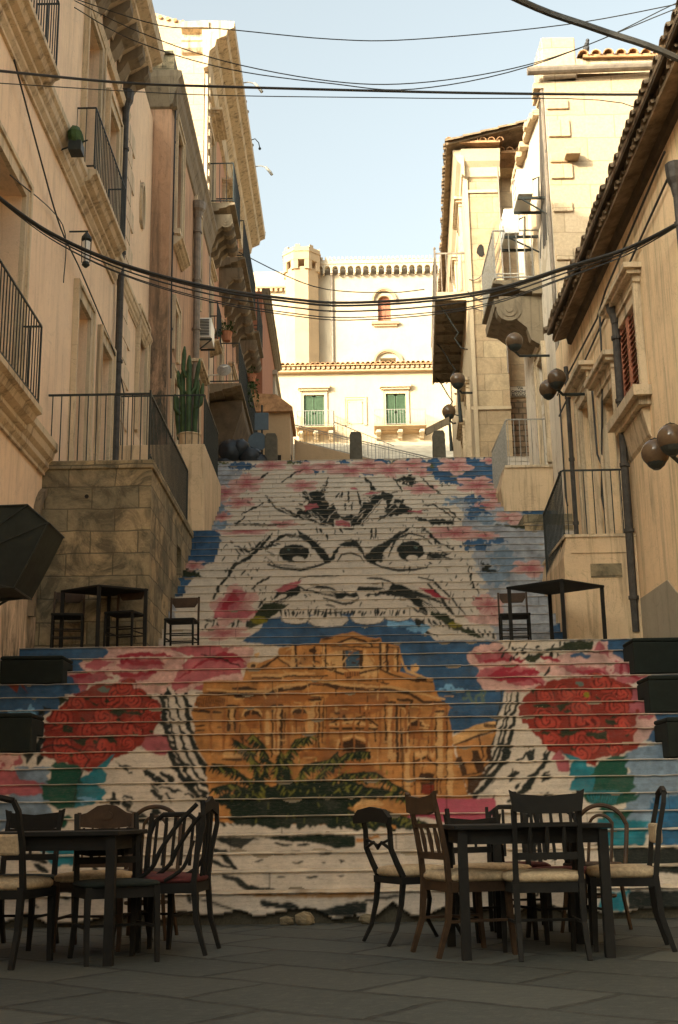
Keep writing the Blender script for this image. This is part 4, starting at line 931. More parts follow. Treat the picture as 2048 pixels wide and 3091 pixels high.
mb = MB(); mb.prism([(XA-.35, 14.95), (-8, 17.9), (-12, 15.0), (-12, 14.21), (XA-.35, 14.21)], 'y', 3, 23.2); mb.box(-5.8, -5.2, 20.4, 23.1, 14.6, 17.9); obj('roof', mb, 'tile_old', A)  # raised ridge and hidden block added to shade the narrow house's front
mb = MB()
for o in opsA: bx(mb, 'x', XA, 1, -.46, -.44, o[0]-.05, o[1]+.05, o[2]-.05, o[3]+.05)
obj('interior', mb, 'dark', A)
for i, o in enumerate(opsA):
    if i == 7 or i == 10: continue
    leaf(A, 'x', XA, 1, o, .34, 'woodleaf', 'door' if i in (1, 2, 3) else 'window')
surrounds(A, 'x', XA, 1, opsA[:7]+opsA[8:10], .17, .06)
mb = MB(); c = []
for k in range(13): t = math.pi*k/12; c.append((15.65-.55*math.cos(t), 4.45+.55*math.sin(t)))
arc = c; mb.prism([(15.1, 4.449)]+arc+[(16.2, 4.449)], 'x', XA-.2, XA+.004); obj('niche_arch', mb, 'dark', A)
mb = MB(); ring = [(XA+.03, a, q) for a, q in [(15.03, 3.3)]+[(15.65-.62*math.cos(math.pi*k/14), 4.45+.62*math.sin(math.pi*k/14)) for k in range(15)]+[(16.27, 3.3)]]; mb.tube(ring, .07, 4); obj('niche_surround', mb, 'trim_dark', A)
mb = MB(); c = [(22.15+.2*math.cos(2*math.pi*k/16), 12.82+.48*math.sin(2*math.pi*k/16)) for k in range(16)]; mb.tube([(XA+.02, a, q) for a, q in c], .05, 4, closed=True); obj('oval_window', mb, 'trim', A)
mb = MB(); profile(mb, 'x', XA, 1, 3, 15.38, string_prof(5.66, .2, .42)); profile(mb, 'x', XA, 1, 3, 19.55, string_prof(10.36, .2, .45)); profile(mb, 'x', XA, 1, 19.9, 23.2, string_prof(10.36, .12, .3))
obj('string_course', mb, 'trim', A)
mb = MB()   # roof cornice with big brackets
profile(mb, 'x', XA, 1, 3, 20.2, [(-.1, 14.3), (.05, 14.15), (.1, 14.3), (.42, 14.5), (.5, 14.56), (.5, 14.66), (.68, 14.76), (.72, 14.96), (-.1, 15.04)]); obj('cornice', mb, 'trim', A)
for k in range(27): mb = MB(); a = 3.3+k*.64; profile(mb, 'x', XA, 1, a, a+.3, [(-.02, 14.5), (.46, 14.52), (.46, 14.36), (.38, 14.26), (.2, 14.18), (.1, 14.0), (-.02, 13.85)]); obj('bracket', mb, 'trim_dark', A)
mb = MB(); profile(mb, 'x', XA, 1, 3, 20.2, [(-.02, 13.5), (.08, 13.5), (.12, 13.62), (.05, 13.7), (-.02, 13.72)]); obj('frieze_band', mb, 'trim', A)
mb = MB()   # rusticated end strip
for k in range(22):
    z = 5.3+k*.4
    if z < 13.6: bx(mb, 'x', XA, 1, .001, .035, 20.25, 20.62+(.25 if k % 2 else .55), z, z+.37)
obj('quoins', mb, 'peach_old', A)
for a0, a1, z in ((11.2, 14.05, 10.36), (16.45, 19.0, 10.36), (11.3, 13.95, 5.68)): balcony(A, 'x', XA, 1, .34, a0, a1, z, .34, 1.06, 'trim', 0)
pipe(A, [(XA+.1, 19.75, 13.7), (XA+.1, 19.75, 5.45)], .062, 'rust', head=True, clips=4)
mb = MB(); mb.box(XA+.03, XA+.045, 19.9, 20.0, 6.2, 6.9); obj('pipe_guard', mb, 'white', A)

# stone porch and plaster porch
pz = 5.44
P1 = thing('stone_porch', 'tall porch block of stained ashlar with railing, left side of the stairs', 'porch', (-3.3, 17.5, 2.8))
mb = MB(); wallface(mb, 'x', -2.55, 1, 15.4, 19.6, 2.6, pz-.12, [(17.9, 18.35, 4.35, 4.85)], .25); mb.quad((-4, 15.4, 2.6), (-2.55, 15.4, 2.6), (-2.55, 15.4, pz-.12), (-4, 15.4, pz-.12)); mb.quad((-4, 19.6, 2.6), (-2.55, 19.6, 2.6), (-2.55, 19.6, pz-.12), (-4, 19.6, pz-.12))
obj('wall', mb, 'ashlar', P1)
mb = MB(); mb.box(-2.85, -2.8, 17.85, 18.4, 4.3, 4.9); obj('vent', mb, 'dark', P1)
mb = MB(); mb.box(-3.99, -2.52, 15.37, 19.62, pz-.118, pz); obj('coping', mb, 'ashlar', P1, bevel=.015)
mb = MB(); c = [(-3.4+.028*math.cos(2*math.pi*k/10), 4.95+.028*math.sin(2*math.pi*k/10)) for k in range(10)]; mb.prism(c, 'y', 15.393, 15.42); obj('drain_hole', mb, 'dark', P1)
mb = MB()
for k in range(12): x = -3.92+k*.12; mb.bar((x, 15.46, pz), (x, 15.46, pz+.95), .009)
mb.tube([(-3.98, 15.46, pz+.95), (-2.6, 15.46, pz+.95)], .018, 4); mb.bar((-2.6, 15.46, pz), (-2.6, 15.46, pz+1.0), .018)
for k in range(34): y = 15.5+k*.115; mb.bar((-2.6, y, pz-.02), (-2.6, y, pz+.95), .009)
mb.tube([(-2.6, 15.46, pz+.95), (-2.6, 19.3, pz+.97)], .02, 4); mb.tube([(-2.6, 15.46, pz+.1), (-2.6, 19.3, pz+.1)], .014, 4); mb.bar((-2.6, 19.3, pz-.1), (-2.6, 19.3, pz+.97), .02)
obj('railing', mb, 'iron', P1)
P2 = thing('plaster_porch', 'plastered porch block with railing, behind the stone porch at left', 'porch', (-3.2, 21, 5.6))
mb = MB(); mb.box(-4, -2.45, 20.4, 23.2, 5.3, 7.22); obj('wall', mb, 'porchplaster', P2, bevel=.02)
mb = MB()
for k in range(14): x = -3.95+k*.115; mb.bar((x, 20.46, 7.22), (x, 20.46, 8.15), .009)
mb.tube([(-3.98, 20.46, 8.15), (-2.48, 20.46, 8.15)], .016, 4)
for k in range(24): y = 20.5+k*.1; mb.bar((-2.48, y, 6.4), (-2.48, y, 8.15), .009)
mb.tube([(-2.48, 20.46, 8.15), (-2.48, 22.8, 8.17)], .02, 4); mb.tube([(-2.48, 20.9, 7.0), (-2.48, 22.8, 6.5)], .016, 4)
obj('railing', mb, 'iron', P2)
K = thing('cactus', 'tall green columnar cactus growing in a tub on the left porch', 'cactus', (-2.78, 20.8, 7.22)); rnd = random.Random(4)
mb = MB(); mb.lathe([(.14, 0), (.2, .26), (.22, .28), (.2, .3)], (-2.78, 20.8, 7.22), 12); obj('pot', mb, 'porchplaster', K)
def cact(mb, pts, r):
    pts = [Vector(p) for p in pts]; n = 10; fine = []
    for a, b_ in zip(pts, pts[1:]):
        for k in range(6): fine.append(a.lerp(b_, k/6))
    fine.append(pts[-1]); rs = [r*(1+.06*math.sin(i*2.1)) for i in range(len(fine))]; rs[-1] *= .35; rs[-2] *= .8
    o = len(mb.v); mb.tube(fine, rs, 12)
    for i in range(len(fine)):
        cp = fine[i]
        for j in range(0, 12, 2): q = mb.v[o+i*12+j]; mb.v[o+i*12+j] = tuple(cp+(Vector(q)-cp)*.66)
mb = MB()
for (x, y, h, lx) in ((-2.88, 20.8, 1.35, -.03), (-2.79, 20.74, 1.62, .0), (-2.7, 20.82, 1.2, .04), (-2.95, 20.86, .9, -.06)): cact(mb, [(x, y, 7.45), (x+lx, y, 7.45+h*.6), (x+lx*1.4, y, 7.4+h)], .055)
for pts in ([(-2.8, 20.75, 8.2), (-2.68, 20.75, 8.4), (-2.6, 20.75, 8.95)], [(-2.86, 20.8, 8.3), (-2.97, 20.8, 8.45), (-3.0, 20.8, 8.75)], [(-2.7, 20.8, 8.0), (-2.58, 20.8, 8.1), (-2.54, 20.8, 8.5)], [(-2.84, 20.74, 8.6), (-2.9, 20.74, 8.75), (-2.88, 20.74, 9.2)], [(-2.93, 20.8, 7.9), (-3.03, 20.8, 8.0), (-3.05, 20.8, 8.3)]): cact(mb, pts, .04)
obj('stem', mb, 'cactus', K, smooth=True)

# ------------------------------------------------------------------ LEFT: brown-pink narrow house
B_ = thing('narrow_house', 'narrow brown-pink house with stained corner and iron rainwater pipe, second on the left', 'building', (-3.6, 26.5, 8.5)); XC = -3.6
opsC = [(23.95, 24.85, 13.15, 15.75), (24.05, 24.7, 7.25, 9.9), (24.0, 24.6, 10.4, 11.45), (27.3, 28.2, 13.2, 15.6), (27.3, 28.3, 8.6, 11.0)]
mb = MB(); wallface(mb, 'x', XC, 1, 23.3, 30.49, 5, 16.2, opsC, .3); mb.quad((XC, 23.3, 5), (-12, 23.3, 5), (-12, 23.3, 16.2), (XC, 23.3, 16.2)); mb.box(-12, XC-.31, 23.4, 30.4, 15.9, 16.19)
obj('wall', mb, 'brownpink', B_)
mb = MB()
for o in opsC: bx(mb, 'x', XC, 1, -.36, -.34, o[0]-.05, o[1]+.05, o[2]-.05, o[3]+.05)
obj('interior', mb, 'dark', B_)
for i, o in enumerate(opsC): leaf(B_, 'x', XC, 1, o, .26, 'woodleaf', 'door' if i in (1, 4) else 'window')
surrounds(B_, 'x', XC, 1, opsC, .14, .05, hood=[0, 0, 0, 0, .28], sill=(0,), extra=(0, lambda q: profile(q, 'x', XC, 1, 23.75, 25.1, string_prof(12.95, .22, .2))))
mb = MB(); profile(mb, 'x', XC, 1, 23.12, 30.45, [(-.02, 16.15), (.04, 16.2), (.08, 16.45), (.14, 16.6), (.16, 16.78), (.22, 16.88), (.22, 17.0), (-.1, 17.02)])
profile(mb, 'y', 23.3, -1, -4.3, XC+.12, [(-.02, 16.15), (.05, 16.2), (.1, 16.45), (.16, 16.6), (.2, 16.85), (.2, 17.0), (-.1, 17.02)]); obj('cornice', mb, 'trim_dark', B_).location.z -= .42
mb = MB(); mb.box(-4.1, -3.58, 23.35, 24.1, 17.0, 17.55); mb.box(-4.13, -3.6, 23.3, 24.1, 17.55, 17.62); mb.box(-4.0, -3.8, 23.34, 23.36, 17.25, 17.35); obj('chimney', mb, 'ashlar', B_).location.z -= .42
mb = MB(); mb.box(XC+.001, XC+.02, 24.72, 24.86, 8.6, 9.0); obj('number_plate', mb, 'white', B_)
pipe(B_, [(XC+.11, 27.1, 15.4), (XC+.11, 27.1, 9.0)], .085, 'zinc', head=True, clips=5)
pipe(B_, [(XC+.06, 23.42, 16.1), (XC+.05, 23.42, 11.5), (XC+.07, 23.45, 9.6)], .018, 'cable', 'hanging_cable', clips=3)
AC = thing('air_conditioner', 'white boxy air conditioner on a bracket, left side above the cactus', 'air conditioner', (-3.45, 28.6, 12.6))
mb = MB(); mb.box(-3.59, -3.26, 28.2, 28.95, 12.45, 12.98); obj('housing', mb, 'white', AC, bevel=.02)
mb = MB()
for k in range(11): mb.box(-3.555, -3.31, 28.183, 28.199, 12.5+k*.041, 12.518+k*.041)
obj('grille', mb, 'iron', AC)
mb = MB(); mb.box(-3.6, -3.24, 28.2, 28.24, 12.38, 12.42); mb.box(-3.6, -3.24, 28.9, 28.94, 12.38, 12.42); mb.tube([(-3.6, 28.22, 12.1), (-3.26, 28.22, 12.38)], .02, 4); obj('bracket', mb, 'iron', AC)

# ------------------------------------------------------------------ LEFT: the tall palace with carved balconies
XD = -3.78; Y0, Y1 = 30.5, 43.4
D_ = thing('balcony_palace', 'tall stone palace with sunlit gable and carved scroll balconies, left', 'building', (XD, 36, 8.5))
opsD = [(31.6, 32.5, 17.75, 20.4), (35.6, 36.5, 17.75, 20.4), (40.6, 41.4, 17.75, 20.4), (31.5, 32.2, 13.55, 15.6), (34.4, 35.3, 12.6, 15.0), (38, 38.9, 12.6, 15.0), (31.3, 32, 9, 10.9)]
mb = MB(); wallface(mb, 'x', XD, 1, 33.3, Y1, 7, 22.3, opsD, .35); obj('red_wall', mb, 'facade_red', D_)
mb = MB(); wallface(mb, 'x', XD, 1, Y0, 33.3, 7, 22.3, opsD, .35); mb.quad((XD, Y1, 7), (-12, Y1, 7), (-12, Y1, 22.3), (XD, Y1, 22.3)); obj('wall', mb, 'peach_old', D_)
mb = MB(); mb.prism([(XD-.02, 7), (XD-.02, 22.95), (-5.4, 23.55), (-12, 24.6), (-12, 7)], 'y', Y0-.02, Y0+.5); obj('gable', mb, 'lime', D_)
mb = MB(); mb.prism([(XD-.02, 22.95), (-5.4, 23.55), (-12, 24.6), (-12, 22), (XD-.02, 22)], 'y', Y0+.5, Y1)
for k in range(14): x = -4.0-k*.22; mb.tube([(x, Y0-.08, 23.03+(-XD+.1-3.7-(-x-4))*0+(-x-4)*.27), (x, Y0+.5, 23.03+(-x-4)*.27)], .06, 6)
obj('roof', mb, 'tile', D_)
mb = MB()
for o in opsD: bx(mb, 'x', XD, 1, -.42, -.4, o[0]-.05, o[1]+.05, o[2]-.05, o[3]+.05)
obj('interior', mb, 'dark', D_)
for i, o in enumerate(opsD): leaf(D_, 'x', XD, 1, o, .25, 'woodleaf', 'window')
surrounds(D_, 'x', XD, 1, opsD, .18, .07, hood=[.42]*3+[.2]*4)
cp = [(-.02, 21.5), (.1, 21.55), (.14, 22.05), (.3, 22.2), (.34, 22.42), (.62, 22.55), (.66, 22.72), (.84, 22.8), (.86, 23.0), (-.1, 23.05)]
mb = MB(); profile(mb, 'x', XD, 1, Y0-.25, Y1, cp); profile(mb, 'y', Y0, -1, -4.45, XD+.12, [(-.02, 22.05), (.12, 22.1), (.2, 22.2), (.2, 22.38), (.24, 22.42), (.24, 22.5), (.08, 22.52), (.08, 22.72), (.3, 22.78), (.32, 22.98), (-.02, 23.0)]); obj('cornice', mb, 'trim', D_)
mb = MB(); rnd = random.Random(2)
for k in range(60): y = rnd.uniform(Y0-.2, Y1); mb.ball((XD+rnd.uniform(.5, .84), y, 23.05), rnd.uniform(.03, .07), 5, 3)
for k in range(20): mb.ball((rnd.uniform(-4.4, -3.0), Y0-.15, 23.04), rnd.uniform(.03, .06), 5, 3)
obj('cornice_weeds', mb, 'trim_dark', D_)
mb = MB()
for z0, z1 in ((7, 21.5),):
    bx(mb, 'x', XD, 1, .001, .08, Y0, Y0+.5, z0, z1)
    for k in range(5): bx(mb, 'x', XD, 1, .081, .11, Y0+.06+k*.09, Y0+.1+k*.09, z0, z1)
obj('corner_pilaster', mb, 'peach_old', D_)
mb = MB()
for k in range(30): z = 9+k*.42; bx(mb, 'x', XD, 1, .112, .15, Y0+.02, Y0+(.2 if k % 2 else .32), z, z+.2)
obj('quoins', mb, 'trim', D_)
balcony(D_, 'x', XD, 1, .82, 31.05, 33.15, 17.7, .3, 1.25, 'trim_dark', 4, .85, sp=.16, r=.012)
balcony(D_, 'x', XD, 1, .82, 34.5, 39.3, 17.7, .3, 1.25, 'trim_dark', 6, .85, sp=.16, r=.012)
balcony(D_, 'x', XD, 1, .82, 40.4, 42.9, 17.7, .3, 1.25, 'trim_dark', 4, .85, sp=.16, r=.012)
balcony(D_, 'x', XD, 1, .95, 31.8, 38.6, 12.55, .28, 1.2, 'trim_dark', 0, sp=.16, r=.012)
balcony(D_, 'x', XD, 1, .42, 30.9, 31.9, 13.5, .16, 1.1, 'trim', 0, sp=.14, r=.012)
pipe(D_, [(XD+.1, 31.02, 17.2), (XD+.1, 31.02, 9)], .06, 'zinc', clips=4)
mb = MB(); mb.prism([(XD+.01, 12.2), (XD+.93, 12.25), (XD+.93, 11.95), (XD+.5, 10.6), (XD+.2, 9.6), (XD+.01, 9.2)], 'y', 32.4, 38.5); obj('balcony_support', mb, 'soffit', D_)  # dark colour stands in for the shade under the long balcony
for n_, (y, z, s) in enumerate(((33.2, 23.3, 1), (38.2, 23.3, 1))):
    F = thing('floodlight', ['pale floodlight on a curved arm above the left cornice, upper of two', 'pale floodlight on a curved arm above the left cornice, lower of two'][n_], 'floodlight', (-2.95, y, 22.95), 'floodlights on the palace cornice')
    mb = MB(); mb.tube([(-3.0, y, 22.95), (-2.75, y, 22.98), (-2.55, y, 22.92)], .02, 5); obj('arm', mb, 'iron_grey', F)
    mb = MB(); mb.tube([(-2.57, y, 22.94), (-2.4, y, 22.72), (-2.34, y, 22.62)], [.04, .055, .05], 8); obj('lamp_head', mb, 'iron_grey', F)
mb = MB(); mb.tube([(-2.95, 36.4, 22.9), (-2.8, 36.4, 22.95), (-2.68, 36.4, 22.8), (-2.64, 36.4, 22.6)], .018, 5); mb.ball((-2.64, 36.4, 22.58), .05, 8, 5); tag(obj('hook', mb, 'iron', loc=(-2.9, 36.4, 22.9)), 'small dark curved hook between two floodlights on the left cornice', 'hook')
DI = thing('satellite_dish', 'round satellite dish seen through from behind on the left palace', 'satellite dish', (-3.2, 30.3, 12.2))
mb = MB(); mb.lathe([(.02, .05), (.1, .035), (.19, 0), (.195, .004), (.1, .045), (.02, .06)], (0, 0, 0), 18); R = Matrix.Rotation(math.radians(75), 3, 'X'); mb.v = [tuple(R @ Vector(p)+Vector((-3.14, 30.25, 12.35))) for p in mb.v]; obj('reflector', mb, 'iron_grey', DI)
mb = MB(); mb.tube([(-3.14, 30.25, 12.35), (-3.3, 30.45, 12.3), (XD+.1, 30.5, 12.3)], .02, 5); mb.tube([(-3.22, 30.15, 12.42), (-3.14, 30.05, 12.36), (-3.03, 30.15, 12.43)], .018, 5); obj('mount', mb, 'white', DI)
rnd = random.Random(9)
def potplant(x, y, z, r, h, lab, cat='potted plant', trail=0, n=60, group=None):
    t = thing('potted_plant', lab, cat, (x, y, z), group); mb = MB(); mb.lathe([(r*.7, 0), (r, r*1.5), (r*1.1, r*1.55), (r*.9, r*1.6)], (x, y, z), 10); obj('pot', mb, 'terracotta', t)
    mb = MB()
    for k in range(n):
        a = rnd.uniform(0, 6.28); q = rnd.random()**.6*h; dn = -trail*rnd.random() if trail else 0
        c = Vector((x+math.cos(a)*q*.8, y+math.sin(a)*q*.8, z+r*1.6+rnd.uniform(0, h)+dn)); s = rnd.uniform(.03, .06); d = Vector((rnd.uniform(-1, 1), rnd.uniform(-1, 1), rnd.uniform(-1, 1))).normalized()*s; e = d.cross(Vector((.3, .5, .8))).normalized()*s*.6
        mb.add([c-d, c+e, c+d, c-e], [(0, 1, 2, 3)]); mb.bar((x, y, z+r*1.4), tuple(c), .004, 3)
    obj('foliage', mb, 'leaf', t); return t
potplant(-3.5, 31.3, 13.5, .13, .22, 'small flower pot on the little left balcony beside the air conditioner', group='flower pots on the left balconies')
potplant(-3.3, 32.4, 14.05, .17, .35, 'bushy dark plant hanging past the little left balcony', group='flower pots on the left balconies')
potplant(-2.75, 34.6, 13.6, .15, .33, 'trailing flower pot on the rail of the long low balcony, left', trail=1.1, n=90, group='flower pots on the left balconies')
# red-brown house beyond
E_ = thing('red_house', 'narrow strip of red-brown house beyond the carved balconies', 'building', (-3.3, 47, 8.5))
mb = MB(); wallface(mb, 'x', -3.05, 1, 43.45, 52, 8, 20.6, [(45, 46, 14, 16.4), (48, 49, 14, 16.4)], .3); mb.quad((-3.05, 43.45, 8), (-9, 43.45, 8), (-9, 43.45, 20.6), (-3.05, 43.45, 20.6)); mb.box(-9, -3.1, 43.5, 52, 20.2, 20.55); obj('wall', mb, 'redwall', E_)
mb = MB(); mb.box(-3.5, -3.38, 44.9, 49.1, 13.9, 16.5); obj('window', mb, 'dark', E_)
mb = MB(); profile(mb, 'x', -3.05, 1, 43.4, 52, string_prof(20.7, .3, .3)); obj('cornice', mb, 'trim_dark', E_)

# ------------------------------------------------------------------ RIGHT: low ochre house under a tile eave
XR = 3.95
R_ = thing('low_house', 'low ochre house with long tiled eave and moulded window hoods, nearest on the right', 'building', (XR, 13, 0))
opsR = [(14.95, 15.9, 6.12, 7.36), (16.5, 17.25, 4.47, 6.75), (18.2, 18.95, 4.9, 7.25), (10.5, 11.5, 5.0, 7.2)]
mb = MB(); wallface(mb, 'x', XR, -1, 3, 20.99, -.2, 9.05, opsR, .28); mb.quad((XR, 20.99, 0), (12, 20.99, 0), (12, 20.99, 9.05), (XR, 20.99, 9.05)); mb.quad((XR, 3, 0), (12, 3, 0), (12, 3, 9.05), (XR, 3, 9.05)); mb.quad((12, 3, 0), (12, 20.99, 0), (12, 20.99, 9.05), (12, 3, 9.05))
obj('wall', mb, 'ochre', R_)
mb = MB(); mb.box(XR+.34, XR+.36, 10, 19.2, 4, 7.6); obj('interior', mb, 'dark', R_)
for i, o in enumerate(opsR):
    if i == 0: continue
    leaf(R_, 'x', XR, -1, o, .25, 'woodleaf', 'door' if i < 3 else 'window')
SH = MB()
for a0, a1 in ((14.96, 15.41), (15.44, 15.89)):
    bx(SH, 'x', XR, -1, .0, .05, a0, a0+.05, 6.13, 7.35); bx(SH, 'x', XR, -1, .0, .05, a1-.05, a1, 6.13, 7.35)
    for k in range(15): z = 6.15+k*.079; q0 = XR-.06; SH.add([(q0+.06, a0+.04, z+.05), (q0+.06, a1-.04, z+.05), (q0+.01, a1-.04, z), (q0+.01, a0+.04, z), (q0+.065, a0+.04, z+.065), (q0+.065, a1-.04, z+.065), (q0+.012, a1-.04, z+.012), (q0+.012, a0+.04, z+.012)], [(0, 1, 2, 3), (7, 6, 5, 4), (0, 4, 5, 1), (3, 2, 6, 7), (0, 3, 7, 4), (1, 5, 6, 2)])
obj('shutter', SH, 'redshutter', R_)
surrounds(R_, 'x', XR, -1, opsR, .16, .07, hood=.24)
mb = MB(); bx(mb, 'x', XR, -1, .002, .24, 14.6, 16.2, 5.96, 6.1); bx(mb, 'x', XR, -1, .002, .16, 14.7, 16.1, 5.86, 5.96); profile(mb, 'x', XR, -1, 14.8, 16.0, [(0, 5.86), (.1, 5.84), (.03, 5.5), (0, 5.45)])
obj('window_sill', mb, 'trim', R_)
tiles(R_, 'x', 3.52, -1, 3, 19.55, 8.86, 2.4, .36, .2, .088, 'tile_old')
tiles(R_, 'x', 3.62, -1, 3.1, 19.5, 8.7, .42, .3, .2, .08, 'tile_old', name='under_tiles')
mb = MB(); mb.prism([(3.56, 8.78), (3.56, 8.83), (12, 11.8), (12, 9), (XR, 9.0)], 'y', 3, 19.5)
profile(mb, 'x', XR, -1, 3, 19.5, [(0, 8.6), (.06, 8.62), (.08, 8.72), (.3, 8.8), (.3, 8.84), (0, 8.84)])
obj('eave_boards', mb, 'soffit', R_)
pipe(R_, [(3.85, 15.85, 7.7), (3.85, 15.95, 5.2), (3.85, 16.02, 3.12)], .055, 'rust', head=True, clips=5)
pipe(R_, [(3.83, 19.5, 8.2), (3.83, 19.5, 4.9)], .04, 'rust', clips=3)
pipe(R_, [(3.85, 12.5, 7.85), (3.85, 12.5, 3)], .05, 'rust', head=True, clips=4)
for pts in ([(3.9, 13, 8.45), (3.9, 16.5, 8.25), (3.9, 17.2, 8.1), (3.9, 20.8, 8.15)], [(3.91, 13, 8.1), (3.91, 16, 7.95), (3.91, 20.8, 7.75)], [(3.9, 20.6, 8.1), (3.9, 20.62, 6.2), (3.9, 20.5, 6.0)], [(3.88, 16.9, 8.1), (3.87, 16.95, 7.2), (3.87, 17.6, 5.4), (3.88, 17.4, 4.9)], [(3.88, 17.8, 7.2), (3.87, 17.7, 6.1), (3.87, 17.5, 5.9), (3.88, 17.35, 6.1)]):
    mb = MB(); mb.tube(pts, .016, 5); obj('wall_cable', mb, 'cable', R_)
mb = MB(); mb.prism([(16.5, 2.4), (16.4, 3.57), (14.6, 3.55), (13.5, 2.9), (12.6, 2.0), (12.6, 1.2), (15, 1.8)], 'x', XR-.012, XR-.001); obj('render_patch', mb, 'patch', R_)
P3 = thing('right_porch', 'weathered ochre porch block with railing by the tables at right', 'porch', (3.4, 16.4, 2.85))
mb = MB(); mb.prism([(2.95, 3.0), (2.95, 4.15), (3.0, 4.42), (3.94, 4.42), (3.94, 2.8), (2.95, 2.8)], 'y', 16.0, 17.9); obj('wall', mb, 'porchplaster', P3)
mb = MB(); mb.box(2.97, 3.94, 15.98, 17.9, 4.421, 4.46); mb.box(3.05, 3.85, 15.985, 16.0, 4.2, 4.205); obj('coping', mb, 'trim', P3)
mb = MB(); mb.box(3.3, 3.72, 15.99, 16.02, 3.86, 4.05); obj('patch', mb, 'ashlar', P3)
mb = MB()
for k in range(8): x = 3.05+k*.125; mb.bar((x, 16.06, 4.46), (x, 16.06, 5.38), .009)
for z in (5.38,): mb.tube([(3.9, 16.06, z), (3.02, 16.06, z), (2.99, 16.2, z-.0)], .016, 4)
for k in range(16): t = k/15; y = 16.1+1.35*t; mb.bar((3.0-.04*t, y, 4.46-.9*t), (3.0-.04*t, y, 5.38-.28*t), .01)
mb.tube([(3.0, 16.1, 5.38), (2.96, 17.45, 5.1)], .018, 4); mb.tube([(3.0, 16.1, 4.5), (2.96, 17.45, 3.6)], .018, 4); mb.bar((2.96, 17.45, 3.5), (2.96, 17.45, 5.14), .02)
obj('railing', mb, 'iron', P3)
P4 = thing('upper_porch', 'streaked plaster porch block with railing, upper right of the stairs', 'porch', (3.6, 23, 6.4))
mb = MB(); mb.prism([(3.08, 6.3), (3.02, 6.9), (3.12, 7.28), (4.04, 7.28), (4.04, 6.3)], 'y', 22.5, 24.2); obj('wall', mb, 'porchplaster', P4)
mb = MB(); mb.box(3.12, 4.04, 22.47, 24.2, 7.281, 7.33); obj('coping', mb, 'trim', P4)
mb = MB()
for k in range(8): x = 3.22+k*.115; mb.bar((x, 22.55, 7.33), (x, 22.55, 8.28), .009)
mb.tube([(4.04, 22.55, 8.28), (3.2, 22.55, 8.28)], .015, 4)
for k in range(22): t = k/21; mb.bar((3.18-.1*t, 22.55+1.5*t, 7.33-.55*t), (3.18-.1*t, 22.55+1.5*t, 8.28-.2*t), .011)
mb.tube([(3.2, 22.55, 8.28), (3.08, 24.05, 8.08)], .018, 4); mb.tube([(3.2, 22.55, 7.36), (3.08, 24.05, 6.8)], .018, 4); obj('railing', mb, 'iron_grey', P4)
mb = MB(); mb.box(3.1, 4.0, 20.36, 21.36, 5.3, 5.83); tag(obj('stone_block', mb, 'ashlar', loc=(3.5, 20.8, 5.5), bevel=.02), 'small weathered stone block on the right edge of the stairs between two porches', 'stone block')

# ------------------------------------------------------------------ RIGHT: tall sunlit house with chimney
XT = 4.05
T_ = thing('tall_house', 'tall sunlit house with chimney and flaking whitewash, behind the low right house', 'building', (XT, 23.5, 7))
opsT = [(22.9, 23.7, 11.25, 13.4), (22.7, 23.4, 7.4, 9.7)]
mb = MB(); wallface(mb, 'x', XT, -1, 21, 25.3, 4, 14.75, opsT, .3); mb.box(XT+.31, 11, 21.4, 25.3, 14.5, 14.74); obj('wall', mb, 'whitewash', T_)
mb = MB(); mb.quad((XT, 21, 4), (11, 21, 4), (11, 21, 15.2), (XT, 21, 14.75)); mb.quad((11, 21, 4), (11, 25.3, 4), (11, 25.3, 15), (11, 21, 15.2)); mb.quad((XT, 25.3, 4), (11, 25.3, 4), (11, 25.3, 14.75), (XT, 25.3, 14.75)); obj('front_wall', mb, 'lime', T_)
mb = MB(); mb.box(XT+.33, XT+.35, 22.4, 25, 7, 13.6); obj('interior', mb, 'dark', T_)
for i, o in enumerate(opsT): leaf(T_, 'x', XT, -1, o, .24, 'woodleaf', 'window' if i else 'door')
surrounds(T_, 'x', XT, -1, opsT, .15, .06)
for i, (x1, z, h) in enumerate(((4.5, 13.5, .36), (4.42, 12.95, .2), (4.5, 12.6, .3), (4.45, 11.9, .2), (4.5, 14.1, .2), (4.4, 10.9, .25), (4.5, 10.2, .3))): mb = MB(); mb.box(XT+.03, x1, 20.955, 21.05, z, z+h); obj('quoin', mb, 'lime', T_, bevel=.015)
mb = MB(); mb.box(4.34, 4.62, 20.72, 21, 12.98, 13.12); mb.box(4.4, 4.56, 20.78, 21, 13.121, 13.18); obj('broken_corbel', mb, 'lime', T_, bevel=.015)
mb = MB(); mb.tube([(3.72, 20.84, 14.86), (8.5, 20.84, 14.98)], .085, 10); obj('gutter', mb, 'zinc', T_)
mb = MB(); mb.box(4.05, 4.72, 21.0, 21.7, 14.7, 15.72); mb.box(3.98, 4.1, 21.05, 21.6, 14.5, 15.5); obj('chimney', mb, 'lime', T_, bevel=.03)
tiles(T_, 'y', 20.9, -1, 4.85, 11, 15.26, 2.4, .22, .24, .1, 'tile', name='roof')
mb = MB(); mb.box(4.72, 11, 21.02, 21.5, 14.9, 15.24); obj('parapet', mb, 'trim', T_)
mb = MB(); rnd = random.Random(7)
for k in range(9): y = 21.05+k*.05; mb.tube([(XT-.02, y+rnd.uniform(0, .1), 14.7), (XT-.03-.02*rnd.random(), y+rnd.uniform(-.1, .5), 13.2), (XT-.03, y+rnd.uniform(.1, 1.2), 11.6)], .014, 4)
obj('wall_cable', mb, 'wire', T_)
mb = MB(); mb.tube([(XT-.04, 21.05, 14.7), (XT-.04, 21.08, 7.3)], .03, 6); mb.tube([(XT-.03, 21.2, 14), (XT-.03, 21.24, 7.2)], .02, 6); obj('drainpipe', mb, 'zinc', T_)
mb = MB(); rnd = random.Random(8)
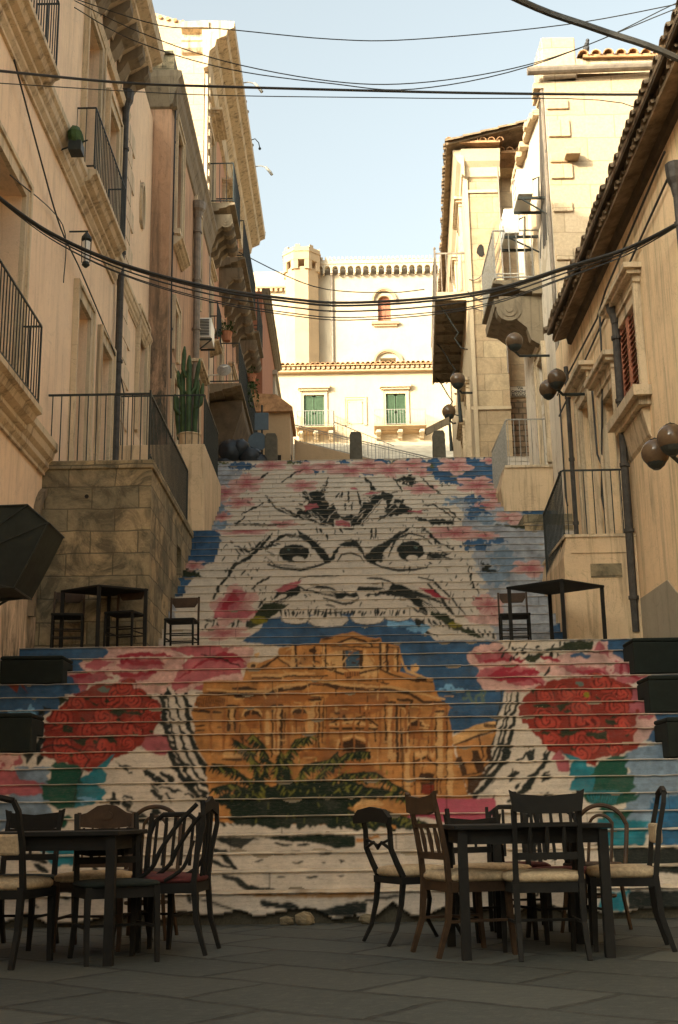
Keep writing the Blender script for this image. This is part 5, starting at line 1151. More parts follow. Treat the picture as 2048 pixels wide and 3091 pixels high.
for k in range(18): y = 21.0+k*.23; z = 14.75-rnd.uniform(0, .2)-.0*k; mb.box(XT-.1-.1*rnd.random(), XT, y, y+.2, z-.12, z)
obj('broken_eave', mb, 'lime', T_)
bT = balcony(T_, 'x', XT, -1, .98, 22.5, 24.6, 11.22, .3, 1.1, 'trim_dark', 1, 1.1, sp=.15, r=.012, rmat='iron_grey')
mb = MB(); mb.prism([(XT, 10.9), (3.1, 10.92), (3.12, 10.75), (3.35, 10.7), (3.6, 10.5), (3.8, 10.35), (XT, 10.25)], 'y', 22.75, 24.35); obj('corbel', mb, 'trim_dark', bT)
for i, (y, z, lab) in enumerate(((21.45, 12.55, 'upper white air conditioner on the sunlit right house'), (22.5, 12.25, 'lower white air conditioner above the sunlit right balcony'))):
    AC = thing('air_conditioner', lab, 'air conditioner', (3.8, y, z), 'air conditioners on the tall right house'); x0 = 3.5 if i == 0 else 3.36
    mb = MB(); mb.box(x0, x0+.3, y, y+.75, z, z+.55); obj('housing', mb, 'white', AC, bevel=.02)
    mb = MB(); mb.tube([(x0-.002, y+.36+.2*math.cos(2*math.pi*k/18), z+.28+.2*math.sin(2*math.pi*k/18)) for k in range(18)], .012, 4, closed=True); mb.bar((x0-.002, y+.18, z+.28), (x0-.002, y+.54, z+.28), .008); obj('fan_grille', mb, 'iron_grey', AC)
    mb = MB(); mb.box(x0, XT, y+.05, y+.09, z-.08, z-.03); mb.box(x0, XT, y+.65, y+.69, z-.08, z-.03); mb.bar((x0+.05, y+.07, z-.05), (XT, y+.07, z-.4), .018); mb.tube([(x0+.3, y, z+.3), (x0+.42, y-.02, z+.35), (x0+.4, y, z-.1)], .018, 5); obj('bracket', mb, 'iron', AC)
PG = thing('pigeon', 'dark pigeon perched on the roof tiles beside the chimney', 'pigeon', (4.93, 20.98, 15.36))
mb = MB(); mb.ball((4.93, 20.98, 15.44), .075, 12, 8, (.85, 1.15, 1.25)); mb.ball((4.95, 20.9, 15.56), .038, 10, 7); mb.tube([(4.94, 20.94, 15.5), (4.95, 20.9, 15.56)], [.05, .03], 8); mb.tube([(4.91, 21.02, 15.42), (4.88, 21.14, 15.33)], [.045, .02], 6); mb.tube([(4.95, 20.87, 15.56), (4.955, 20.84, 15.55)], [.01, .003], 5); obj('body', mb, 'pigeon', PG, smooth=True)
mb = MB(); mb.bar((4.91, 20.97, 15.37), (4.91, 20.97, 15.3), .006); mb.bar((4.95, 20.97, 15.37), (4.95, 20.97, 15.3), .006); obj('legs', mb, 'redshutter', PG)

# ------------------------------------------------------------------ RIGHT: stone corner house with iron balcony
XM = 3.07
Mh = thing('corner_house', 'stone corner house with tiled eave and long iron balcony, right of the upper street', 'building', (XM, 30, 8.5))
mb = MB(); wallface(mb, 'x', XM, -1, 27, 40, 7, 16.3, [(28.2, 29.2, 13.4, 15.6), (31.5, 32.5, 13.4, 15.6), (28.4, 29.3, 8.5, 10.8), (31, 32, 8.5, 10.6), (35.5, 36.5, 13.4, 15.6)], .3); obj('wall', mb, 'cream', Mh)
mb = MB(); mb.quad((XM, 27, 7), (3.95, 27, 7), (3.95, 27, 16.3), (XM, 27, 16.3)); mb.quad((3.95, 27, 7), (3.95, 27.5, 7), (3.95, 27.5, 16.3), (3.95, 27, 16.3)); mb.quad((3.95, 27.5, 7), (9, 27.5, 7), (9, 27.5, 16.3), (3.95, 27.5, 16.3)); mb.quad((XM, 27, 16.3), (9, 27, 16.3), (9, 40, 16.3), (XM, 40, 16.3)); mb.quad((XM, 40, 7), (9, 40, 7), (9, 40, 16.3), (XM, 40, 16.3)); obj('front_wall', mb, 'ashlar2', Mh)
mb = MB(); mb.box(XM+.34, XM+.36, 28, 37, 8.5, 15.8); obj('interior', mb, 'dark', Mh)
surrounds(Mh, 'x', XM, -1, [(28.2, 29.2, 13.4, 15.6), (31.5, 32.5, 13.4, 15.6), (35.5, 36.5, 13.4, 15.6), (28.4, 29.3, 8.5, 10.8), (31, 32, 8.5, 10.6)], .15, .06, hood=.2)
for o in [(28.2, 29.2, 13.4, 15.6), (31.5, 32.5, 13.4, 15.6), (28.4, 29.3, 8.5, 10.8)]: leaf(Mh, 'x', XM, -1, o, .24, 'green', 'shutter', glass=False)
mb = MB(); profile(mb, 'y', 27, -1, XM-.05, 3.98, [(-.02, 16.0), (.05, 16.05), (.06, 16.3), (.16, 16.42), (.2, 16.55), (.25, 16.7), (-.02, 16.7)]); bx(mb, 'y', 27, -1, .001, .04, XM+.02, 3.9, 15.62, 15.7); bx(mb, 'y', 27, -1, .001, .05, XM+.0, XM+.1, 8.4, 16.1); bx(mb, 'y', 27, -1, .001, .045, 3.02, 3.96, 10.0, 10.08)
profile(mb, 'x', XM, -1, 26.8, 40, [(-.02, 16.0), (.05, 16.05), (.06, 16.3), (.16, 16.42), (.2, 16.55), (.25, 16.7), (-.02, 16.7)]); obj('cornice', mb, 'cream', Mh)
tiles(Mh, 'y', 26.62, -1, 2.72, 3.98, 16.86, 1.6, .2, .2, .085, 'tile'); tiles(Mh, 'y', 27.05, -1, 4.05, 5.4, 16.82, 1.6, .2, .2, .085, 'tile'); tiles(Mh, 'x', 2.62, -1, 26.6, 40, 16.78, 2.2, .25, .21, .09, 'tile_old')
mb = MB(); mb.tube([(3.93, 26.95, 16.4), (3.93, 26.95, 10.9)], .02, 8); obj('drainpipe', mb, 'zinc', Mh)
mb = MB(); c = [(3.42+.09*math.cos(2*math.pi*k/9)*(1+.25*((k*7) % 3-1)), 14.08+.17*math.sin(2*math.pi*k/9)) for k in range(9)]; mb.prism(c, 'y', 26.985, 27.02); obj('wall_hole', mb, 'dark', Mh)
mb = MB(); mb.box(3.96, 4.7, 27.47, 27.499, 8.3, 10.4); obj('rubble_panel', mb, 'rubble', Mh)
# iron balcony
bI = MB(); bI.prism([(XM, 27.75), (2.32, 27.75), (2.32, 34), (XM, 34)], 'z', 13.26, 13.3)
for k in range(9): y = 27.95+k*.72; bI.box(2.34, XM, y, y+.06, 13.18, 13.259)
bI.tube([(2.32, 27.75, 13.23), (2.32, 34, 13.23)], .035, 4); bI.tube([(2.32, 27.75, 13.23), (XM, 27.75, 13.23)], .04, 4)
for k in range(22): y = 28+k*.28; bI.tube([(2.62+(.02+.015*j)*math.cos(j*.9), y+(.02+.015*j)*math.sin(j*.9), 13.22) for j in range(9)], .014, 4)
bIo = obj('balcony', bI, 'trim_dark', Mh)
mb = MB()
for k in range(6): x = 2.34+k*.13; mb.bar((x, 27.77, 13.3), (x, 27.77, 14.4), .016)
mb.tube([(XM, 27.77, 14.4), (2.32, 27.77, 14.4), (2.32, 34, 14.4)], .03, 4); mb.bar((2.32, 27.77, 13.2), (2.32, 27.77, 14.5), .035); mb.ball((2.32, 27.77, 14.54), .035, 8, 6)
for k in range(52): t = k/51; mb.bar((2.32, 27.77+6.2*t, 13.3), (2.32, 27.77+6.2*t, 14.4), .012)
obj('railing', mb, 'zinc', bIo)
mb = MB(); mb.box(2.33, XM, 27.72, 27.76, 13.12, 13.34); obj('edge', mb, 'cream', bIo)
mb = MB()
for s in (0, 1, 2): y = 28.2+s*2.6; mb.tube([(XM, y, 12.0), (2.9, y, 12.05), (2.75, y, 12.3), (2.85, y, 12.45), (2.7, y, 12.7), (2.55, y, 13.0), (2.4, y, 13.2)], .02, 5)
obj('corbel', mb, 'iron', bIo)
# street-name plaque
SG = thing('street_sign', 'stone street-name plaque with black letters on the yellow wall, right', 'sign', (4.15, 27.45, 10.68))
mb = MB(); mb.box(4.015, 4.44, 27.455, 27.499, 10.465, 10.745); obj('board', mb, 'slate', SG, bevel=.008)
mb = MB(); mb.tube([(4.025, 27.45, 10.475), (4.43, 27.45, 10.475), (4.43, 27.45, 10.735), (4.025, 27.45, 10.735)], .005, 4, closed=True); obj('border', mb, 'letter', SG)
for k, (txt, z) in enumerate((('VIA', 10.66), ('CANONI', 10.575), ('RUCCIO', 10.49))):
    cu = bpy.data.curves.new('lettering', 'FONT'); cu.body = txt; cu.size = .088; cu.extrude = .003; cu.align_x = 'CENTER'; cu.space_character = 1.0; cu.offset = .0015
    tmp = bpy.data.objects.new('tmp', cu); C.objects.link(tmp); dg = bpy.context.evaluated_depsgraph_get(); me = bpy.data.meshes.new_from_object(tmp.evaluated_get(dg)); bpy.data.objects.remove(tmp)
    me.materials.clear(); me.materials.append(M['letter']); o = bpy.data.objects.new('lettering', me); C.objects.link(o); o.parent = SG; o.location = Vector((4.225 if k else 4.27, 27.447, z))-Vector((4.15, 27.45, 10.68)); o.rotation_euler = (math.pi/2, 0, 0)
# thin cables hung on the corner house
mb = MB()
for k, (a, b2, s) in enumerate((((3.1, 26.94, 13.3), (4.0, 26.9, 14.9), .5), ((3.1, 26.94, 12.9), (4.02, 26.9, 14.7), .7), ((3.1, 26.94, 12.6), (3.95, 26.9, 12.5), .1), ((3.05, 26.94, 13.0), (3.6, 26.94, 12.7), .1))): mb.tube(wander(a, b2, s, 14, k, .01), .014, 4)
obj('wall_cable', mb, 'wire', Mh)
def skew(o):       # the street side of this house runs slightly outwards
    b0 = base_of(o)
    for v_ in o.data.vertices:
        if v_.co.y+b0.y > 27: v_.co.x += .055*(v_.co.y+b0.y-27)
    for c_ in o.children: skew(c_)
for c_ in Mh.children: skew(c_)
# globe lamps
def globes(name, lab, c, r, wall, post=None, n=2):
    t = thing('globe_lamp', lab, 'street lamp', (c[0], c[1], c[2]-r*2), 'globe lamps along the right wall')
    cs = [(0, 0, 0), (-r*.55, .35, -r*.35), (r*.5, .3, -r*.2)][:n]
    for q in cs:
        mb = MB(); mb.lathe([(r*.3, r*.93), (r*.34, r*.98), (r*.12, r*1.06), (r*.05, r*1.12)], (c[0]+q[0], c[1]+q[1], c[2]+q[2]), 12); obj('cap', mb, 'iron', t)
        mb = MB(); mb.ball((c[0]+q[0], c[1]+q[1], c[2]+q[2]), r, 20, 12); obj('globe', mb, 'globe', t, smooth=True)
    mb = MB(); mb.lathe([(r*.25, -r*1.25), (r*.62, -r*.95), (r*.8, -r*.62), (r*.5, -r*.6)], c, 14)
    for q in cs[1:]: mb.lathe([(r*.25, -r*1.2), (r*.55, -r*.95), (r*.7, -r*.7)], (c[0]+q[0], c[1]+q[1], c[2]+q[2]), 12)
    if post: mb.tube([(c[0], c[1], c[2]-r), (c[0]+.04, c[1]+.05, post)], [.03, .05], 8)
    mb.tube([(c[0], c[1]+.05, c[2]-r*1.1), (c[0]+.1, c[1]+.1, c[2]-r*1.6), (wall, c[1]+.15, c[2]-r*1.5)], .025, 6); obj('bracket', mb, 'iron', t); return t
globes('a', 'pair of brown globe lamps cut by the right edge of the picture', (3.46, 12.2, 4.62), .155, XR, n=2)
globes('b', 'pair of dark globe lamps at the end of the tiled eave, right', (3.42, 18.2, 7.52), .15, XR, n=2)
globes('c', 'globe lamp hanging just under the carved stone balcony, right', (3.36, 22.0, 9.7), .17, XT, n=1)
globes('d', 'globe lamp on a dark post below the iron balcony end', (2.72, 26.9, 10.72), .18, XM, 9.7, n=1)
globes('e', 'smallest farthest globe lamp above the little awning', (2.88, 31.2, 11.4), .19, XM, 10.3, n=1)
W_ = thing('awning', 'small curved tiled awning beside the farthest bollard on the right', 'awning', (2.6, 30, 10.3)); mb = MB()
arc = [(2.12+.62*math.sin(k*.16), 10.42+.35*(1-math.cos((9-k)*.16))*0+.3*math.sin(k*.17)) for k in range(10)]
mb.prism(arc+[(x, z-.05) for x, z in reversed(arc)], 'y', 29.6, 29.95); obj('canopy', mb, 'tile_old', W_)
mb = MB(); mb.prism([(x, z-.052) for x, z in arc]+[(x, z-.2) for x, z in reversed(arc)], 'y', 29.58, 29.64); obj('valance', mb, 'trim_dark', W_)

# ------------------------------------------------------------------ top of the stairs
for i, (x, lab) in enumerate(((-1.68, 'left dark stone bollard beside the round road sign'), (.29, 'middle dark stone bollard at the top of the stairs'), (2.22, 'right dark stone bollard in front of the small awning'))):
    mb = MB(); y = 26.9; w_ = .15; h = .98
    mb.prism([(x-w_, TOPZ-.1), (x+w_, TOPZ-.1), (x+w_*.94, TOPZ+h-.08), (x+w_*.7, TOPZ+h), (x-w_*.7, TOPZ+h), (x-w_*.94, TOPZ+h-.08)], 'y', y-.14, y+.14)
    tag(obj('bollard', mb, 'bollard', loc=(x, y, TOPZ), bevel=.02), lab, 'bollard', 'bollards at the top of the stairs')
RS = thing('road_sign', 'grey backs of a round and a square road sign on one pole, upper left', 'road sign', (-1.93, 27.4, TOPZ))
mb = MB(); mb.bar((-1.93, 27.4, TOPZ), (-1.93, 27.4, 10.35), .025, 8); obj('pole', mb, 'iron', RS)
mb = MB(); mb.prism([(-2.03+.23*math.cos(2*math.pi*k/24), 9.43+.23*math.sin(2*math.pi*k/24)) for k in range(24)], 'y', 27.35, 27.37); obj('round_plate', mb, 'signblue', RS)
mb = MB(); mb.box(-2.1, -1.87+.1, 27.35, 27.37, 9.72, 10.15); obj('square_plate', mb, 'signblue', RS)
rnd = random.Random(3)
BG = thing('rubbish_bags', 'heap of dark rubbish bags at the top left of the stairs', 'bags', (-2.4, 26.7, TOPZ))
for (x, z, r) in ((-2.62, 9.0, .3), (-2.4, 9.08, .24), (-2.15, 8.85, .27), (-1.95, 8.75, .2), (-2.75, 8.7, .25)):
    mb = MB(); mb.ball((x, 26.8, z), r, 14, 9, (1, .8, 1), .1, rnd); obj('bag', mb, 'bin', BG, smooth=True)

# ------------------------------------------------------------------ FAR: ramp wall, cream house, castle-like palace
RW = thing('ramp_wall', 'stained retaining wall of the ramp with sloping iron railing, beyond the bollards', 'wall', (0, 42, 12))
mb = MB(); mb.prism([(-1.75, 8), (-1.75, 14.05), (.3, 13.48), (3.4, 12.7), (8, 11.5), (8, 8)], 'y', 42, 42.5); mb.box(-1.78, -1.74, 41.9, 42.6, 8, 14.1); obj('wall', mb, 'palace_warm', RW)
mb = MB()
for k in range(62): x = -1.72+k*.125; z = 14.05-(x+1.75)*.273; mb.bar((x, 42.1, z), (x, 42.1, z+.62), .011)
mb.tube([(-1.75, 42.1, 14.68), (6, 42.1, 12.58)], .022, 4); mb.tube([(-1.75, 42.1, 14.6), (6, 42.1, 12.5)], .015, 4); mb.tube([(-1.75, 42.1, 14.1), (6, 42.1, 11.98)], .018, 4); obj('railing', mb, 'iron_grey', RW)
mb = MB(); mb.prism([(.9, 12.9), (1.0, 13.33), (1.2, 13.42), (1.9, 13.38), (2.15, 13.15), (2.6, 13.0), (2.6, 12.6), (.9, 12.6)], 'y', 44, 45.6)
CR = thing('parked_car', 'roof of a white car showing behind the ramp railing', 'car', (1.6, 44.8, 12.0))
mb = MB(); mb.prism([(.55, 11.9), (.55, 12.75), (.95, 12.95), (1.2, 13.38), (1.6, 13.48), (2.4, 13.42), (2.95, 13.0), (3.3, 12.9), (3.35, 11.9)], 'y', 43.9, 45.6); obj('body', mb, 'carwhite', CR, bevel=.05)
mb = MB(); mb.prism([(1.12, 12.98), (1.3, 13.3), (2.35, 13.33), (2.75, 13.02)], 'y', 43.885, 45.61); obj('window', mb, 'glass', CR)
rl = MB()
for k in range(14): x = -.4+k*.18; z = 17.4-(x+.4)*.45; rl.bar((x, 50, z-.9), (x, 50, z), .014)
rl.tube([(-.4, 50, 17.4), (2.2, 50, 16.25)], .02, 4); rl.bar((-.4, 50, 15), (-.4, 50, 17.9), .03)
tag(obj('stair_railing', rl, 'iron_grey', loc=(0, 50, 15.5)), 'thin sloping handrail in front of the cream house', 'railing')
SHs = thing('small_house', 'narrow ochre house end with tiled eave, left beside the ramp', 'building', (-2.2, 40, 9))
mb = MB(); mb.box(-5, -1.8, 39, 41.6, 8.4, 14.1); obj('wall', mb, 'palace_warm', SHs)
mb = MB(); mb.prism([(-5, 14.9), (-2.25, 14.7), (-1.7, 14.25), (-1.7, 14.1), (-5, 14.1)], 'y', 38.8, 41.7); obj('roof', mb, 'tile', SHs)
mb = MB(); mb.box(-1.801, -1.78, 39.6, 40.1, 11.6, 12.8); mb.box(-2.5, -2.1, 38.97, 38.999, 11.0, 12.6); obj('window', mb, 'dark', SHs)
H = thing('cream_house', 'sunlit cream house with two green shuttered windows and balconies', 'building', (.5, 60, 18))
opsH = [(-2.04, -.97, 20.25, 22.2), (2.26, 3.3, 20.25, 22.2)]
mb = MB(); wallface(mb, 'y', 60, -1, -3.7, 8, 16, 23.55, opsH, .2); mb.box(-3.7, 8, 60.3, 66, 16, 23.5); mb.quad((-3.7, 60, 16), (-3.7, 60.3, 16), (-3.7, 60.3, 23.55), (-3.7, 60, 23.55)); obj('wall', mb, 'cream', H)
tiles(H, 'y', 59.5, -1, -3.9, 8.2, 23.72, 4.5, .24, .26, .12, 'tile')
mb = MB()
for k in range(46): mb.tube([(-3.85+k*.26, 59.62, 23.6), (-3.85+k*.26, 60, 23.6)], .1, 6)
mb.box(-3.8, 8, 59.7, 60, 23.4, 23.52); obj('eave_moulding', mb, 'palace_warm', H)
for i, o in enumerate(opsH):
    a, b2, c, d = o; w0 = MB(); mid = (a+b2)/2
    for s0, s1 in ((a, mid-.02), (mid+.02, b2)):
        w0.box(s0, s0+.07, 60.05, 60.1, c, d); w0.box(s1-.07, s1, 60.05, 60.1, c, d); w0.box(s0, s1, 60.05, 60.1, c, c+.1); w0.box(s0, s1, 60.05, 60.1, d-.1, d); w0.box(s0, s1, 60.05, 60.1, c+.9, c+1.0); w0.box(s0, s1, 60.08, 60.12, c, d)
        for k in range(28): w0.box(s0+.07, s1-.07, 60.06, 60.08, c+.1+k*.065, c+.13+k*.065)
    obj('shutter', w0, 'green', H)
    mb = MB(); surround(mb, 'y', 60, -1, o, .14, .05); bx(mb, 'y', 60, -1, .001, .3, a-.3, b2+.3, 22.5, 22.72); bx(mb, 'y', 60, -1, .001, .2, a-.22, b2+.22, 22.4, 22.5); obj('window_surround', mb, 'cream', H)
    a0, a1 = ((-2.4, -.4), (1.6, 4.3))[i]; balcony(H, 'y', 60, -1, .9, a0, a1, 20.2, .2, .85, 'palace_warm', 3, .35, rmat='iron_grey', sp=.14, r=.012, cmat='palace')
mb = MB(); surround(mb, 'y', 60, -1, (.22, 1.1, 20.5, 21.9), .12, .04); bx(mb, 'y', 60, -1, .001, .03, .3, 1.02, 20.58, 21.82)
for x in (.32, 1.0):
    for z in (20.62, 21.76): mb.ball((x, 59.96, z), .03, 6, 4)
obj('blind_window', mb, 'cream', H)
for i, x in enumerate((-.6, 1.35, 3.4)): pass
mb = MB(); mb.box(-3.72, -3.69, 59.99, 60.3, 16, 23.5); mb.box(3.6, 3.9, 59.9, 60, 16.5, 19); obj('corner_strip', mb, 'palace', H)
PL = thing('castle_palace', 'pale sunlit palace with round tower and arched battlement cornice, far behind', 'building', (2, 80, 24))
mb = MB(); wallface(mb, 'y', 80, -1, -2.4, 16, 20, 38.4, [(2.62, 3.55, 34.75, 36.75), (2.7, 3.8, 30.0, 32.0)], .5); mb.box(-2.4, 16, 80.6, 92, 20, 39.3); obj('wall', mb, 'palace', PL)
mb = MB()
for a0, a1 in ((2.62, 3.07), (3.1, 3.55)):
    mb.box(a0, a1, 80.3, 80.36, 34.75, 37.1); mb.box(a0, a0+.06, 80.27, 80.3, 34.75, 37.1); mb.box(a1-.06, a1, 80.27, 80.3, 34.75, 37.1)
    for k in range(20): mb.box(a0, a1, 80.28, 80.3, 34.8+k*.11, 34.84+k*.11)
obj('shutter', mb, 'redshutter', PL)
def arch_fill(mb, a, b2, z, top, y0, y1):    # wall piece with a half-round notch
    r = (b2-a)/2; c = (a+b2)/2; pts = [(a, z)]+[(c-r*math.cos(math.pi*k/10), z+r*math.sin(math.pi*k/10)) for k in range(11)]+[(b2, z), (b2, top), (a, top)]
    q = [(c-r*math.cos(math.pi*k/10), z+r*math.sin(math.pi*k/10)) for k in range(11)]
    for (x0, z0), (x1, z1) in zip(q, q[1:]): mb.prism([(x0, z0), (x1, z1), (x1, top), (x0, top)], 'y', y0, y1)
mb = MB(); arch_fill(mb, 2.621, 3.549, 36.28, 36.751, 79.995, 80.4)
for q in ((.62, .06), (.78, .12)):
    c = [(3.08+(.55+q[0]*.35)*math.cos(t), 79.96-q[1], 36.28+(.55+q[0]*.5)*math.sin(t)) for t in [math.pi*k/16 for k in range(17)]]; mb.tube(c, .09, 4)
    mb2 = mb2 if q[0] > .7 else MB(); c = [(3.25+(.7+q[0]*.35)*math.cos(t), 79.96-q[1], 31.6+(.55+q[0]*.5)*math.sin(t)) for t in [math.pi*k/16 for k in range(17)]]; mb2.tube(c, .09, 4)
obj('arch_moulding', mb2, 'palace_warm', PL)
bx(mb, 'y', 80, -1, .001, .28, 2.15, 4.1, 34.5, 34.68); bx(mb, 'y', 80, -1, .001, .16, 2.3, 3.95, 34.36, 34.5); obj('window_surround', mb, 'palace_warm', PL)
mb = MB()
for k in range(33):
    a = -2.3+k*.55; arch_fill(mb, a+.07, a+.48, 38.7, 39.05, 79.55, 80); mb.box(a-.07, a+.07, 79.55, 80, 38.35, 39.05); mb.ball((a, 79.7, 38.33), .09, 6, 4)
mb.box(-2.4, 16, 79.5, 80.3, 39.05, 39.35)
for k in range(60): a = -2.3+k*.3; mb.box(a, a+.15, 79.46, 79.6, 39.35, 39.55)
obj('battlement_cornice', mb, 'palace', PL)
mb = MB(); cx, cy = -2.75, 79.6; n = 8; ph = math.radians(22.5)
def octa(r): return [(cx+r*math.cos(2*math.pi*k/n+ph), cy+r*math.sin(2*math.pi*k/n+ph)) for k in range(n)]
mb.prism(octa(1.25), 'z', 20, 38.4); mb.prism(octa(1.42), 'z', 38.9, 39.85); mb.prism(octa(1.48), 'z', 39.5, 39.6)
for k in range(n):
    (x0, y0), (x1, y1) = octa(1.4)[k], octa(1.4)[(k+1) % n]
    for t0, t1 in ((0, .28), (.72, 1)):
        (u0, v0), (u1, v1) = octa(1.2)[k], octa(1.2)[(k+1) % n]
        mb.prism([(x0+(x1-x0)*t0, y0+(y1-y0)*t0), (x0+(x1-x0)*t1, y0+(y1-y0)*t1), (u0+(u1-u0)*t1, v0+(v1-v0)*t1), (u0+(u1-u0)*t0, v0+(v1-v0)*t0)], 'z', 38.2, 38.9)
    mb.prism([(x0+(x1-x0)*.1, y0+(y1-y0)*.1), (x0+(x1-x0)*.42, y0+(y1-y0)*.42), (u0+(u1-u0)*.42, v0+(v1-v0)*.42), (u0+(u1-u0)*.1, v0+(v1-v0)*.1)], 'z', 39.85, 40.05)
obj('tower', mb, 'palace_warm', PL)
mb = MB(); mb.tube([(-.62, 79.9, 38.7), (-.62, 79.9, 24)], .09, 8); obj('drainpipe', mb, 'zinc', PL)
LW = thing('palace_wing', 'lower pale wing with dentil cornice left of the tower', 'building', (-8, 83, 24))
mb = MB(); mb.box(-16, -3.6, 82, 92, 20, 39.7); obj('wall', mb, 'palace', LW)
mb = MB(); mb.box(-16, -3.8, 81.7, 82, 38.3, 38.42)
for k in range(34): mb.box(-16+k*.36, -15.8+k*.36, 81.75, 82, 38.05, 38.3)
obj('cornice', mb, 'palace_warm', LW)
CH = thing('church_front', 'pale carved church front with a statue on its corner, far left', 'church', (-5, 62, 18))
mb = MB(); mb.box(-12, -3.75, 62, 70, 14, 25.2); obj('wall', mb, 'palace', CH)
mb = MB(); profile(mb, 'y', 62, -1, -12, -3.55, [(-.02, 25.0), (.1, 25.05), (.2, 25.3), (.4, 25.42), (.42, 25.6), (-.02, 25.65)]); profile(mb, 'y', 62, -1, -12, -3.65, [(-.02, 22.6), (.1, 22.62), (.15, 22.8), (-.02, 22.85)])
for x in (-4.9, -4.05): mb.box(x, x+.32, 61.85, 62, 14, 25)
for x in (-4.5,): mb.box(x, x+.3, 61.92, 62, 23, 24.6)
obj('mouldings', mb, 'palace_warm', CH)
mb = MB(); mb.box(-4.35, -3.65, 61.7, 62.4, 25.65, 26.6); mb.box(-4.42, -3.58, 61.62, 62.5, 26.6, 26.75); obj('pedestal', mb, 'palace', CH)
mb = MB(); mb.tube([(-4.0, 62, 26.75), (-4.0, 62, 27.2), (-3.98, 62, 27.55), (-4.0, 62, 27.72)], [.24, .2, .17, .06], 10); mb.ball((-4.0, 62, 27.83), .1, 10, 7); mb.tube([(-3.9, 62, 27.5), (-3.75, 61.9, 27.25), (-3.85, 61.8, 27.1)], .05, 6); obj('statue', mb, 'palace_warm', CH, smooth=True)
LB = thing('low_annexe', 'low pale annexe with cornice between church front and small tiled house', 'building', (-3.3, 52, 12))
mb = MB(); mb.box(-7, -2.95, 50, 56, 12, 19.6); mb.box(-7, -2.85, 49.85, 56, 19.6, 19.8); obj('wall', mb, 'palace', LB)

# unseen buildings added behind the viewer to keep sun and skylight off the square
BJ = thing('shade_building', 'tall plain plastered building added unseen at the back right to dim the square', 'building', (22, -14, 0))
mb = MB(); mb.box(5, 42, -18, -9, 0, 12); obj('wall', mb, 'peach_old', BJ)
mb = MB()
for k in range(10):
    for z in (1, 5, 8.5): mb.box(7+k*3.4, 8+k*3.4, -9.002, -8.94, z, z+2.2)
obj('shutters', mb, 'green', BJ)
BH = thing('shade_building', 'tall plain plastered building added unseen at the back left to block the low sun', 'building', (-22, -14, 0))
mb = MB(); wallface(mb, 'y', -10, 1, -42, -3, 0, 13, [(-40+k*3.2, -39+k*3.2, z, z+2.2) for k in range(12) for z in (1, 5, 9)], .3); mb.box(-42, -3, -18, -10.31, 0, 12.99); obj('wall', mb, 'peach_old', BH)
mb = MB()
for k in range(12):
    for z in (1, 5, 9): mb.box(-40+k*3.2, -39+k*3.2, -10.3, -10.25, z, z+2.2)
obj('shutters', mb, 'green', BH)
mb = MB(); profile(mb, 'y', -10, 1, -42.3, -2.7, string_prof(13.3, .4, .4)); obj('cornice', mb, 'trim', BH)

# ------------------------------------------------------------------ overhead cables
def cable(name, lab, strands, group='cables strung across the street'):
    mb = MB()
    for pts, r in strands: mb.tube(smooth_pts(pts), r, 6)
    return tag(obj(name, mb, 'cable', loc=strands[0][0][0]), lab, 'cable', group)
def smooth_pts(pts, n=6):
    P = [Vector(p) for p in pts]; o = []
    for i in range(len(P)-1):
        p0, p1, p2, p3 = P[max(i-1, 0)], P[i], P[i+1], P[min(i+2, len(P)-1)]
        for k in range(n):
            t = k/n; o.append(.5*((2*p1)+(p2-p0)*t+(2*p0-5*p1+4*p2-p3)*t*t+(3*p1-p0-3*p2+p3)*t**3))
    return o+[P[-1]]
low = [(-4.0, 12.6, 7.85), (-3.55, 13.5, 7.8), (-2.65, 13.5, 7.36), (-1.56, 13.5, 7.03), (-.52, 13.5, 6.85), (.1, 13.5, 6.8), (1.08, 13.5, 6.84), (1.88, 13.5, 6.95), (2.69, 13.5, 7.2), (3.51, 13.5, 7.46), (3.95, 12.6, 7.36)]
def shift(P, dz, dy=0): n = len(P)-1; return [(x, y+dy, z-dz*math.sin(math.pi*i/n)) for i, (x, y, z) in enumerate(P)]
cable('cable_bundle', 'thick black cable bundle sagging lowest across the street from wall to wall', [(low, .017), (shift(low, .03, .02), .014), (shift(low, .09, .05), .010), (shift(low, .15, .1), .007), (shift(low, .2, .06), .007)])
cable('cable', 'nearly level black cable crossing the sky between the upper balconies', [([(-4.0, 12.3, 9.25), (-2.76, 13.5, 9.86), (-1.59, 13.5, 9.78), (.96, 13.5, 9.65), (2.42, 13.5, 9.59), (3.4, 13.5, 9.56), (3.95, 12.2, 8.7)], .016), ([(-4.0, 12.4, 9.15), (-1.76, 13.6, 9.73), (1.07, 13.6, 9.62), (3.6, 13.6, 9.5), (3.95, 13.6, 8.9)], .006)])
cable('cable', 'thick cable slanting down across the top right corner', [([(.2, 8.2, 7.75), (1.58, 9.0, 7.57), (2.21, 9.0, 7.28), (2.88, 9.0, 6.98), (3.95, 9.4, 6.6)], .03)])
cable('cable', 'thin cable sagging high across the sky, topmost of the thin ones', [([(-4.0, 16, 13.0), (-2.7, 16.0, 12.51), (-1.79, 16.0, 12.43), (-.08, 16.0, 12.21), (1.17, 16.0, 12.18), (3.43, 16.0, 12.38), (5.11, 16.0, 12.69), (6, 16, 12.9)], .008)])
